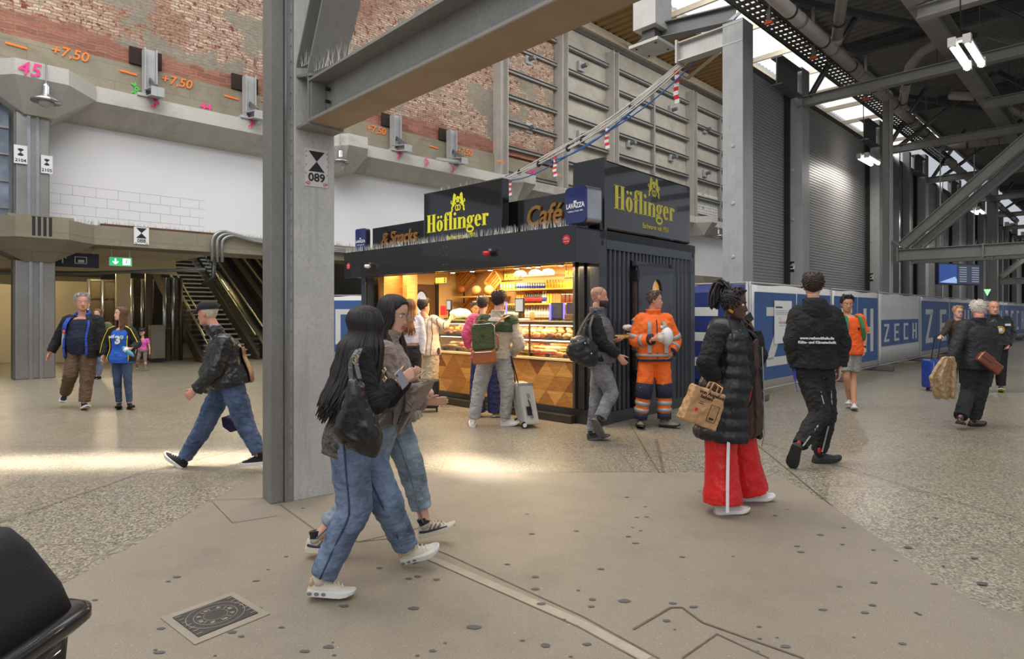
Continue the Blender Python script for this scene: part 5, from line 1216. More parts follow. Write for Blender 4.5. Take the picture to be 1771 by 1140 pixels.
def bottle(r, h, mt, nm, lab_mt=None, cap_mt=None, neck=.35):
    def f(p):
        o = MB().lathe(p, [(r*.9, 0), (r, .01), (r, h*.6), (r*neck, h*.8), (r*neck, h*.95)], n=12).build(nm, mt, smooth=True)
        if lab_mt: MB().lathe(p, [(r*1.02, h*.18), (r*1.02, h*.5)], n=12).build('label', lab_mt, o, True)
        if cap_mt: MB().lathe(p, [(r*neck*1.15, h*.93), (r*neck*1.15, h)], n=10).build('cap', cap_mt, o)
        return o
    return f
SILV = mat('silver_can', rgb(176, 186, 214), .3, .5); CANB = mat('can_blue', rgb(44, 52, 160), .4); JUO = mat('juice_orange', rgb(238, 160, 40), .5); JUY = mat('juice_yellow', rgb(250, 206, 70), .5); JUG = mat('juice_green', rgb(130, 180, 70), .5); COLA = mat('cola', rgb(48, 22, 16), .2); GLB = mat('green_bottle', rgb(86, 110, 58), .15, coat=.4); PAP = mat('kraft', rgb(176, 124, 74), .7); CLB = mat('clear_bottle', rgb(170, 180, 176), .1)
def can(p):
    o = MB().lathe(p, [(.022, 0), (.026, .01), (.026, .12), (.021, .132)], n=12).build('drink_can', SILV, smooth=True); MB().lathe(p, [(.0265, .03), (.0265, .075)], n=12).build('blue_band', CANB, o, True); return o
row(893, 943, 501, 12, can, '', 'slim silver and blue can in the row on the upper drinks shelf', 'can', 'silver cans')
row(893, 940, 501, 9, can, '', 'slim silver and blue can in the rear row on the upper drinks shelf', 'can', 'rear silver cans', 2.4)
row(944, 978, 501, 7, bottle(.036, .19, JUY, 'juice_bottle', JUO, JUO), '', 'yellow juice bottle with orange cap on the upper drinks shelf', 'bottle', 'juice bottles')
row(979, 994, 501, 3, bx_item(.065, .16, .06, JUG, 'juice_carton', JUO), '', 'green juice carton at the right end of the upper drinks shelf', 'carton', 'right green cartons')
row(866, 892, 501, 5, bx_item(.06, .15, .06, JUG, 'juice_carton', WHITE), '', 'green and white juice carton at the left end of the upper drinks shelf', 'carton', 'left green cartons')
row(908, 938, 525, 9, bottle(.032, .24, COLA, 'cola_bottle', REDM, REDM), '', 'dark bottle with red label in the row on the lower drinks shelf', 'bottle', 'red label bottles')
row(938, 946, 525, 2, bottle(.032, .24, CLB, 'water_bottle', CANB, WHITE), '', 'clear bottle with blue label right of the red label bottles', 'bottle', 'blue label bottles')
row(894, 907, 525, 3, bx_item(.05, .17, .06, JUO, 'juice_carton', WHITE), '', 'orange juice carton left of the red label bottles', 'carton', 'orange cartons')
row(947, 957, 525, 2, bx_item(.06, .19, .06, JUO, 'juice_carton', JUY), '', 'orange carton right of the red label bottles', 'carton', 'right orange cartons')
row(958, 971, 525, 3, bottle(.045, .2, PAP, 'kraft_cup_stack', None, None, .9), '', 'stack of brown paper cups on the lower drinks shelf', 'paper cups', 'paper cup stacks')
row(972, 994, 525, 3, bottle(.055, .18, mat('cocoa', rgb(92, 48, 26), .4), 'storage_jar', None, WHITE, .85), '', 'dark filled jar with white lid on the lower drinks shelf', 'jar', 'storage jars')
_, zc_ = kpt(930, 548, 2.2)
row(872, 900, 549.5, 8, bottle(.032, .24, GLB, 'glass_bottle', WHITE, CHROME), '', 'green glass bottle on the rear counter behind the till', 'bottle', 'green bottles')
row(908, 950, 549.5, 9, bottle(.034, .24, CLB, 'glass_bottle', WHITE, CHROME), '', 'clear glass bottle on the rear counter', 'bottle', 'clear bottles')
# hood with three pale domes
e = empty('lamp_hood', K.p(1.6, 2.1, 2.15), 'chrome hood with three pale dome lamps above the drinks shelves', 'lamp')
xa, z = kpt(890, 480, 1.9); xb, _ = kpt(962, 480, 1.9); MB().box(K, xb, xa, 1.85, 2.3, z, z+.03).build('hood_plate', CHROME, e)
for u in (900, 926, 948):
    x, z2 = kpt(u, 479, 1.95); MB().lathe(K.p(x, 1.95, z+.03), [(.13, 0), (.12, .05), (.08, .09), (.02, .105)], n=18).build('dome', emis('dome_glow', rgb(255, 226, 180), 1.6), e, True)
for k, u in enumerate((783, 817, 848, 893, 914, 930, 970)):
    x, z = kpt(u, 470 if u < 870 else 466, 1.2)
    e = empty('spotlight', K.p(x, 1.2, 2.3), 'small ceiling spotlight inside the kiosk', 'spotlight', 'kiosk spotlights')
    MB().lathe(K.p(x, 1.2, 2.33), [(.03, .1), (.05, .05), (.055, 0)], n=12).build('shade', BLACK, e, True); MB().lathe(K.p(x, 1.2, 2.325), [(.045, .008), (.04, 0)], n=12).build('lens', emis('spot_lens', (1, .9, .7, 1), 12), e)
# wooden crates and slatted wall art
def crate(u, v, y, w, h, ang, label):
    x, z = kpt(u, v, y); Fq = Fr(K.p(x, y, z), -BK*math.cos(ang)+UP*math.sin(ang), AK, UP*math.cos(ang)+BK*math.sin(ang))
    e = empty('bread_crate', Fq.o, label, 'crate')
    for k in range(5): MB().box(Fq, -w/2, w/2, .10, .115, -h/2+k*h/5+.008, -h/2+(k+1)*h/5-.008).build('slat', W4, e)
    for s in (-1, 1): MB().box(Fq, s*w/2-.015, s*w/2+.015, 0, .12, -h/2, h/2).build('side', W1, e)
    for s in (-1, 1): MB().box(Fq, -w/2, w/2, 0, .12, s*h/2-.012, s*h/2+.012).build('edge', W1, e)
crate(852, 487, 2.3, .40, .32, .7, 'slatted wooden bread crate tilted left of KASSE 2'); crate(802, 482, 2.4, .46, .34, .65, 'slatted wooden crate tilted at the top left of the bread wall')
crate(812, 532, 2.45, .50, .34, .65, 'slatted wooden crate tilted low behind the staff member'); crate(838, 525, 2.5, .36, .3, -.6, 'slatted wooden crate leaning right behind the customers')
for k, (u, v) in enumerate(((824, 509), (797, 508), (846, 509))):
    x, z = kpt(u, v, 2.3); tag(MB().ell(K.p(x, 2.3, z+.1), .12, .09, .09, K).build('bread_loaf', BRD[2-k % 2], smooth=True), 'round loaf on the bread shelf, '+['the pale middle one', 'the left one', 'the right one'][k], 'bread')
# items on the counter top
x, z = kpt(920, 556, .3); e = empty('paper_cup', K.p(x, .3, 1.425), 'brown takeaway cup standing on top of the pastry case', 'cup'); MB().lathe(K.p(x, .3, 1.427), [(.033, 0), (.045, .13)], n=16).build('cup_body', mat('kraft_cup', rgb(200, 144, 92), .6), e, True); MB().lathe(K.p(x, .3, 1.555), [(.048, 0), (.046, .015)], n=16).build('rim', WHITE, e)
x, z = kpt(884, 552, .35); tag(MB().ell(K.p(x, .35, 1.465), .12, .07, .038, K).build('paper_bag', PAP, smooth=True), 'crumpled brown paper bag lying on top of the pastry case', 'bag')
x, z = kpt(902, 554, .3); tag(MB().box(K, x-.12, x+.1, .25, .45, 1.427, 1.45).build('white_tray', WHITE, bevel=.004), 'flat white tray left of the brown cup on the case', 'tray')
x, z = kpt(988, 552, .35); e = tag(MB().box(K, x-.08, x+.08, .28, .45, 1.427, 1.52).build('dark_basket', mat('basket', rgb(84, 66, 48), .7, bs=.5), bevel=.01), 'small dark basket at the right end of the case top', 'basket')
x, z = kpt(795, 550, .4); m = MB(); random.seed(8); o = tag(MB().ell(K.p(x, .42, 1.52), .26, .12, .09, K, 18, 12).build('white_bread_bag', WHITE, smooth=True), 'white crumpled bag held over the case between two customers', 'bag')
dm = o.modifiers.new('d', 'DISPLACE'); tx = bpy.data.textures.new('crumple', 'CLOUDS'); tx.noise_scale = .08; dm.texture = tx; dm.strength = .05
# ---- side shelf with things
e = empty('side_shelf', K.p(-.15, .45, 1.2), 'small wooden standing shelf on the kiosk side between the two men', 'shelf')
MB().box(K, -.32, -.02, .10, .95, 1.20, 1.235).build('board', W4, e, bevel=.01); MB().box(K, -.1, -.02, .78, .8, 1.0, 1.2).build('bracket', STEEL, e)
def onshelf(y, x=-.18): return K.p(x, y, 1.237)
e = empty('milk_carton', onshelf(.62), 'blue and red drink carton on the side shelf', 'carton'); q = Fr(onshelf(.62), BK, AK); MB().box(q, -.045, .045, -.04, .04, 0, .2).build('carton_body', mat('carton_blue', rgb(40, 90, 170), .5), e, bevel=.004); MB().prism([q.p(-.045, -.04, .2), q.p(.045, -.04, .2), q.p(0, -.04, .24)], AK*.08).build('gable_top', WHITE, e); MB().box(q, -.047, .047, -.043, -.02, .05, .10).build('red_label', REDM, e)
e = empty('paper_cup', onshelf(.80), 'grey paper cup standing right of the blue carton', 'cup'); MB().lathe(onshelf(.80), [(.03, 0), (.04, .13)], n=16).build('cup_body', mat('cup_grey', rgb(110, 106, 112), .6), e, True); MB().lathe(onshelf(.8)+UP*.13, [(.042, 0), (.04, .01)], n=16).build('lid', WHITE, e)
o = tag(MB().ell(onshelf(.42)+UP*.10, .07, .09, .04, K).build('crumpled_napkin', WHITE, smooth=True), 'crumpled white napkin on the side shelf by the bearded man', 'napkin'); dm = o.modifiers.new('d', 'DISPLACE'); dm.texture = tx; dm.strength = .04
e = empty('sugar_jar', onshelf(.45), 'small glass jar with dark lid on the side shelf', 'jar'); MB().lathe(onshelf(.45), [(.035, 0), (.038, .05), (.025, .07)], n=14).build('jar_body', WHITE, e, True); MB().lathe(onshelf(.45)+UP*.03, [(.039, 0), (.039, .02)], n=14).build('dark_band', BLACK, e, True)
# ================================================= PEOPLE: builder
def skinm(n, c): return mat('skin_'+n, c, .5, var=.06, vs=18, bs=.06, bscale=140)
SK = {'light': skinm('light', rgb(216, 166, 142)), 'ruddy': skinm('ruddy', rgb(206, 146, 122)), 'tan': skinm('tan', rgb(196, 142, 108)), 'dark': skinm('dark', rgb(86, 54, 42)), 'mid': skinm('mid', rgb(168, 116, 84))}
def hairm(n, c):
    nm = 'hair_'+n
    if nm in MC: return MC[nm]
    m, nt, b = new_mat(nm); v = objvec(nt, (60, 60, 3)); nz = noise(nt, v, 4, 4, .7)
    nt.links.new(mix(nt, ramp(nt, nz, .3, .7), tuple(x*.6 for x in c[:3])+(1,), tuple(min(1, x*1.6) for x in c[:3])+(1,)), b.inputs['Base Color'])
    b.inputs['Roughness'].default_value = .42; bump(nt, b, nz, .5, .01); MC[nm] = m; return m
HB = hairm('black', rgb(30, 24, 24)); HDB = hairm('dark_brown', rgb(52, 36, 28)); HBR = hairm('brown', rgb(92, 60, 40)); HG = hairm('grey', rgb(158, 156, 152)); HW = hairm('pale_grey', rgb(196, 188, 176)); HBL = hairm('blond', rgb(176, 138, 92)); HGI = hairm('ginger_brown', rgb(122, 76, 44))
def crease(nt):
    a = noise(nt, objvec(nt, (5, 5, 8)), 1.0, 3, .5, 1.6); m = _n(nt, 'ShaderNodeMath', operation='SUBTRACT'); nt.links.new(a, m.inputs[0]); m.inputs[1].default_value = .5
    k = _n(nt, 'ShaderNodeMath', operation='ABSOLUTE'); nt.links.new(m.outputs[0], k.inputs[0]); return ramp(nt, k.outputs[0], 0, .22)
def cloth(n, c, rough=.85, var=.12, vs=9, bs=.25, bscale=120, **k):
    new = 'cloth_'+n not in MC; m = mat('cloth_'+n, c, rough, var=var, vs=vs, bs=bs, bscale=bscale, **k)
    if new:
        nt = m.node_tree; b = nt.nodes['Principled BSDF']; old = b.inputs['Normal'].links[0].from_node; bn = _n(nt, 'ShaderNodeBump'); bn.inputs['Strength'].default_value = .38; bn.inputs['Distance'].default_value = .03
        nt.links.new(crease(nt), bn.inputs['Height']); nt.links.new(old.outputs[0], bn.inputs['Normal']); nt.links.new(bn.outputs[0], b.inputs['Normal'])
    return m
def denim(n, c):
    nm = 'denim_'+n
    if nm in MC: return MC[nm]
    m, nt, b = new_mat(nm); v = objvec(nt); a = noise(nt, v, 5, 5, .6); w = noise(nt, objvec(nt, (300, 300, 60)), 2, 2)
    lt = tuple(min(1, x*1.9+.03) for x in c[:3])+(1,); dk = tuple(x*.55 for x in c[:3])+(1,)
    cc = mix(nt, ramp(nt, a, .3, .72), dk, lt); cc = mix(nt, ramp(nt, noise(nt, objvec(nt, (6, 6, 18)), 2.2, 4), .5, .62), cc, mix(nt, .35, cc, lt)); cc = mix(nt, ramp(nt, w, .35, .65), mix(nt, .2, cc, (0, 0, 0, 1)), cc)
    nt.links.new(cc, b.inputs['Base Color']); b.inputs['Roughness'].default_value = .85; bump(nt, b, crease(nt), .22, .03); MC[nm] = m; return m
LEATH = mat('black_leather', rgb(28, 26, 26), .34, var=.2, vs=6, bs=.5, bscale=30, coat=.15)
def smooth_path(pts, rad, sub=5):
    P = [Vector(p) for p in pts]; out = []; ro = []
    Q = [P[0]*2-P[1]]+P+[P[-1]*2-P[-2]]; R = [rad[0]]+list(rad)+[rad[-1]]
    for i in range(1, len(Q)-2):
        for k in range(sub):
            t = k/sub; a, b, c, d = Q[i-1:i+3]; t2, t3 = t*t, t*t*t
            cr = .5*((2*b)+(c-a)*t+(2*a-5*b+4*c-d)*t2+(3*b-a-3*c+d)*t3)
            ln = b.lerp(c, t); out.append(cr.lerp(ln, .45)); ro.append(R[i]+(R[i+1]-R[i])*(t*t*(3-2*t)))
    out.append(P[-1]); ro.append(rad[-1]); return out, ro
def limb(mb, pts, rad, n=14, sub=5, balls=True):
    p, r = smooth_path(pts, rad, sub); mb.tube(p, r, n)
    if balls: mb.ell(p[0], r[0], r[0], r[0], n=12, m=8)
def ballend(mb, p, r): mb.ell(p, r, r, r, n=10, m=7)
def section(c, lx, fy, rx, ry, n=24, open_=0, th=0, e=2.3):
    def pt(t, k=1):
        cs, sn = math.cos(t), math.sin(t); sx = math.copysign(abs(cs)**(2/e), cs); sy = math.copysign(abs(sn)**(2/e), sn)
        return c+lx*sx*(rx-(1-k)*0-(th if k == 0 else 0))+fy*sy*(ry-(th if k == 0 else 0))
    if not open_: return [pt(2*math.pi*k/n) for k in range(n)]
    a0 = math.pi/2+open_; a1 = math.pi/2+2*math.pi-open_
    o = [pt(a0+(a1-a0)*k/(n-1)) for k in range(n)]; i = [pt(a0+(a1-a0)*k/(n-1), 0) for k in range(n)]
    return o+i[::-1]
TT = {'m': [(-.22, .15, .11), (-.1, .165, .12), (0, .168, .122), (.25, .152, .115), (.5, .160, .118), (.75, .182, .122), (.92, .178, .108), (1.0, .148, .090), (1.06, .108, .078), (1.13, .070, .066)],
      'f': [(-.22, .15, .11), (-.1, .172, .122), (0, .168, .12), (.25, .135, .1), (.5, .14, .108), (.75, .155, .12), (.92, .152, .1), (1.0, .126, .082), (1.06, .09, .07), (1.13, .060, .058)]}
def interp(tab, f):
    if f <= tab[0][0]: return tab[0][1:]
    for a, b in zip(tab, tab[1:]):
        if f <= b[0]:
            t = (f-a[0])/(b[0]-a[0]); t = t*t*(3-2*t)*.5+t*.5; return tuple(x+(y-x)*t for x, y in zip(a[1:], b[1:]))
    return tab[-1][1:]
class Body: pass
def torso_ring(B, f, inf, fl=0, belly=0, open_=0, th=.014, shift=None):
    c = B.hc.lerp(B.sc, f) if f <= 1 else B.sc+(B.nk-B.sc).normalized()*(f-1)*B.tl
    t = max(0, min(1, f)); lx = (B.lxh*(1-t)+B.lxs*t); up = (B.sc-B.hc).normalized(); lx = (lx-up*lx.dot(up)).normalized(); fy = lx.cross(up)*-1
    if fy.dot(B.fwd) < 0: fy = -fy
    rx, ry = interp(TT[B.sex], f); rx *= B.s*B.w; ry *= B.s*B.w
    bl = belly*math.exp(-((f-.3)/.28)**2)
    rx += inf+fl*max(0, .5-f)+bl*.5; ry += inf+fl*max(0, .5-f)+bl
    return section(c+fy*bl*.6, lx, fy, rx, ry, 24 if not open_ else 22, open_, th)
def finish(mb, name, mt, par, vox, fold=.0, fscale=.07, sm=3):
    o = mb.build(name, mt, par, smooth=True)
    r = o.modifiers.new('remesh', 'REMESH'); r.mode = 'VOXEL'; r.voxel_size = vox; r.use_smooth_shade = True
    s = o.modifiers.new('smooth', 'SMOOTH'); s.factor = .5; s.iterations = sm
    if fold:
        for k, (q, st) in enumerate(((fscale, fold), (fscale*.4, fold*.4))):
            key = 'fold%.3f' % q; tx = bpy.data.textures.get(key) or bpy.data.textures.new(key, 'CLOUDS'); tx.noise_scale = q; tx.noise_depth = 1
            d = o.modifiers.new('fold', 'DISPLACE'); d.texture = tx; d.strength = st; d.mid_level = .5; d.texture_coords = 'LOCAL'
    return o
# head as stacked contours: z, front, back, half width
HT = [(-.118, .060, .020, .016), (-.113, .080, .004, .032), (-.10, .091, -.012, .047), (-.08, .090, -.035, .056), (-.06, .089, -.052, .062), (-.03, .090, -.072, .069), (0, .088, -.084, .073), (.03, .092, -.094, .077), (.06, .088, -.096, .077), (.09, .070, -.083, .067), (.108, .045, -.058, .048), (.117, .016, -.028, .024), (.119, .0, -.01, .006)]
def hprof(z):
    z = max(HT[0][0], min(HT[-1][0], z))
    for a, b in zip(HT, HT[1:]):
        if z <= b[0]: t = (z-a[0])/(b[0]-a[0]); return tuple(x+(y-x)*t for x, y in zip(a[1:], b[1:]))
    return HT[-1][1:]
def head_surf(z, th, feat=True, off=0):
    fr, bk, hw = hprof(z); cy = (fr+bk)/2; ry = (fr-bk)/2; x = (hw+off)*math.sin(th); y = cy+(ry+off)*math.cos(th)
    if feat and math.cos(th) > 0:
        g = lambda v, s: math.exp(-(v/s)**2)
        if -.056 < z < .022:
            t = (.022-z)/.062; nz = .026*(t if t < 1 else max(0, 1-(t-1)/.26)); y += nz*g(x, .0115+.004*t)
        y -= .010*(g(x-.031, .014)+g(x+.031, .014))*g(z-.002, .012); y += .004*g(z-.02, .007)*g(abs(x)-.028, .02)
        y += .006*g(x, .022)*(g(z+.063, .006)+g(z+.075, .006)*1.05); y -= .004*g(x, .02)*g(z+.087, .006); y += .004*g(x, .02)*g(z+.103, .01)
    return x, y
def headmesh(mb, c, r, f, u, s, nz=46, nt=52):
    R = []
    for i in range(nz+1):
        z = -.1175+.2360*i/nz; R.append([c+(r*head_surf(z, 2*math.pi*k/nt)[0]+f*head_surf(z, 2*math.pi*k/nt)[1]+u*z)*s for k in range(nt)])
    mb.rings(R)
    for e in (-1, 1):
        mb.ell(c+(r*e*.077+f*-.004+u*-.008)*s, .009*s, .017*s, .031*s, Fr((0, 0, 0), r, f+r*e*-.3, u), 10, 8)
def hairline(th, style):
    a = abs((th+math.pi) % (2*math.pi)-math.pi)*180/math.pi
    tab = {'short': [(0, .072), (35, .068), (55, .045), (72, .01), (85, -.02), (100, -.035), (180, -.068)], 'long': [(0, .075), (30, .068), (55, .03), (75, -.03), (100, -.08), (180, -.095)],
           'receding': [(0, .098), (35, .092), (55, .07), (75, .03), (95, -.02), (180, -.06)], 'shaved': [(0, .09), (60, .06), (80, .02), (180, -.05)]}[style]
    for p, q in zip(tab, tab[1:]):
        if a <= q[0]: return p[1]+(q[1]-p[1])*(a-p[0])/(q[0]-p[0])
    return tab[-1][1]
def haircap(c, r, f, u, s, style, th_, mt, par, wild=.004, nm='hair', vol=0):
    mb = MB(); nz, nt = 40, 52; R = []; random.seed(int(abs(c.x*1000)) % 97)
    for i in range(nz+1):
        z0 = -.112+.2310*i/nz; ring = []
        for k in range(nt):
            t = 2*math.pi*k/nt; h = hairline(t, style); q = max(0, min(1, (z0-h)/.012)); off = -.010+(th_+.010+vol*max(0, z0)*8*.1)*q
            fade = min(1, max(0, (z0-h)/(.055 if style != 'long' else .012))); off = -.010+(.013+(th_-.003)*fade+vol*max(0, z0)*.8)*q
            off += wild*q*(math.sin(k*2.7+i*1.3)+math.sin(k*1.1-i*2.1))*.5
            x, y = head_surf(z0, t, False, off); ring.append(c+(r*x+f*y+u*(z0+(th_*q*max(0, z0/.1)*1.0)))*s)
        R.append(ring)
    mb.rings(R)
    if style == 'short' and th_ > .006:
        for k in range(150 if c.y < 9 else 70):
            a = random.uniform(-3.14, 3.14); z0 = random.uniform(max(hairline(a, style)+.02, .0), .112); x, y = head_surf(z0, a, False, th_*.6); p = c+(r*x+f*y+u*(z0+th_*max(0, z0/.1)))*s
            n_ = (p-c).normalized(); d_ = (n_*.5+f*random.uniform(.1, .6)*(1 if z0 > .05 else -.3)+u*(.2 if z0 > .06 else -.5)+r*random.uniform(-.4, .4)).normalized()
            mb.tube([p-n_*.004, p+d_*.013*s+n_*.003, p+d_*.026*s], [.0075*s, .006*s, .001*s], 5)
    return mb.build(nm, mt, par, smooth=True)
def locks(c, r, f, u, s, n, L, mt, par, a0=60, a1=180, rad=.012, spread=.03, back=.0, front_drop=0, seed=1, width=.09, nm='hair_lengths', sway=V(0, 0, 0), bulge=1.0):
    mb = MB(); random.seed(seed)
    for k in range(n):
        e = random.choice((-1, 1)); a = math.radians(random.uniform(a0, a1))*e; d = (f*math.cos(a)+r*math.sin(a)).normalized(); h = V(d.x, d.y, 0).normalized()
        lay = random.uniform(.8, 1.05)*bulge; ln = L*random.uniform(.82, 1.05); fr, bk, hw = hprof(.03)
        rr = lambda z, o: head_surf(z, a, False, o)
        def hp(z, o): x, y = rr(z, o); return c+(r*x+f*y+u*z)*s
        w = width*lay; p = [hp(.112, .004), hp(.085, .010*lay), hp(.03, .014*lay), hp(-.04, .016*lay)]
        b0 = c+h*w*s-u*.11*s
        p += [b0+V(0, 0, 0)]
        m = 5
        for j in range(1, m+1):
            t = j/m; z = b0.z-(ln-.11)*t; q = b0+h*spread*t*random.uniform(.3, 1)-V(f.x, f.y, 0)*back*t+sway*t*t; p.append(V(q.x+random.uniform(-.006, .006), q.y+random.uniform(-.006, .006), z))
        pp, ro = smooth_path(p, [rad*.5, rad, rad*1.1, rad*1.1, rad*1.1]+[rad*(1.15-.75*j/m*(j == m)-.15*j/m) for j in range(1, m+1)], 3)
        mb.tube(pp, ro, 6)
    return mb.build(nm, mt, par, smooth=True)
def hand(mb, w, d, thumb, palm, s, curl=.35, spread=1.0):
    d = d.normalized(); thumb = (thumb-d*thumb.dot(d)).normalized(); palm = (palm-d*palm.dot(d)); palm = (palm-thumb*palm.dot(thumb)).normalized()
    R = []
    for t, hw, hh in ((-.01, .027, .02), (.02, .032, .019), (.05, .040, .016), (.08, .042, .014), (.094, .040, .010)):
        cc = w+d*t*s; R.append([cc+thumb*hw*s*math.cos(a)+palm*hh*s*math.sin(a) for a in [k*6.2832/14 for k in range(14)]])
    mb.rings(R)
    for off, ln, rr in ((.031, .070, .0088), (.010, .079, .009), (-.011, .072, .0088), (-.031, .057, .0078)):
        p = w+(d*.086+thumb*off)*s; pts = [p-d*.02*s, p]; a = curl*.5; dd = (d+thumb*off*2.2*spread).normalized()
        for seg, bend in ((.44, 1), (.31, 1.15), (.25, .9)):
            v = dd*math.cos(a)+palm*math.sin(a); p = p+v*ln*seg*s; pts.append(p); a += curl*bend
        mb.tube(pts, [rr*1.15*s, rr*1.05*s, rr*s, rr*.92*s, rr*.75*s], 8); ballend(mb, p, rr*.75*s)
    p = w+(d*.02+thumb*.022)*s; v = (thumb*.7+d*.72+palm*.25).normalized(); q = p+v*.045*s; v2 = (d*.9+thumb*.35+palm*(.25+curl*.4)).normalized(); r2 = q+v2*.034*s; r3 = r2+(v2+palm*.2).normalized()*.024*s
    mb.tube([p, q, r2, r3], [.014*s, .0115*s, .0105*s, .008*s], 8); ballend(mb, r3, .008*s)
def shoe(A, kn, T, s, par, upm, solem, label=None, nm='shoe', boot=False, soleh=.028, plain=False):
    up0 = (kn-A).normalized(); e1 = (T-A).normalized(); u1 = (up0-e1*up0.dot(e1)).normalized(); al = .42
    f = (e1*math.cos(al)+u1*math.sin(al)).normalized(); u = (u1*math.cos(al)-e1*math.sin(al)).normalized(); sd = f.cross(u)
    O = A-u*.09*s
    X = [(-.068, .02, .055), (-.06, .032, .085), (-.03, .037, .098), (.01, .038, .105), (.045, .041, .088), (.09, .046, .068), (.13, .047, .056), (.165, .042, .047), (.19, .028, .038), (.200, .012, .03)]
    R = []
    for x, w, h in X:
        h0 = soleh*.6; cc = O+f*x*s
        R.append([cc+sd*w*s*math.cos(a)*(1 if math.sin(a) < 0 else (1-.25*math.sin(a)))+u*s*(h0+(h-h0)*max(0, math.sin(a))) for a in [k*6.2832/18 for k in range(18)]])
    mb = MB().rings(R)
    mb.tube([O+(u*.06-f*.005)*s, O+(u*(.17 if boot else .115)-f*.012)*s], [.038*s, .041*s], 14)
    sh = mb.build(nm, upm, par, smooth=True)
    if label: sh['label'] = label
    ms_ = MB(); out = [(x, w*1.1+.002) for x, w, h in X]; ring = [(x, w) for x, w in out]+[(x, -w) for x, w in out[::-1]]
    def toe(x): return .022*max(0, (x-.12)/.08)**2
    ms_.rings([[O+(f*x*k+sd*w*k+u*(z+toe(x)*(1 if z < soleh*.5 else .6)))*s for x, w in ring] for z, k in ((0, .97), (.004, 1.0), (soleh*.8, 1.02), (soleh, .99))])
    ms_.build('sole', solem, sh, smooth=False)
    if not plain:
        la = MB()
        for k in range(4):
            x = .045+k*.024; h = .092-k*.009; la.tube([O+(f*x+sd*-.022+u*(h-.004))*s, O+(f*(x+.006)+u*(h+.004))*s, O+(f*(x+.012)+sd*.022+u*(h-.008))*s], .0035*s, 5)
        la.build('laces', solem, sh)
    return sh, (O, f, sd, u)
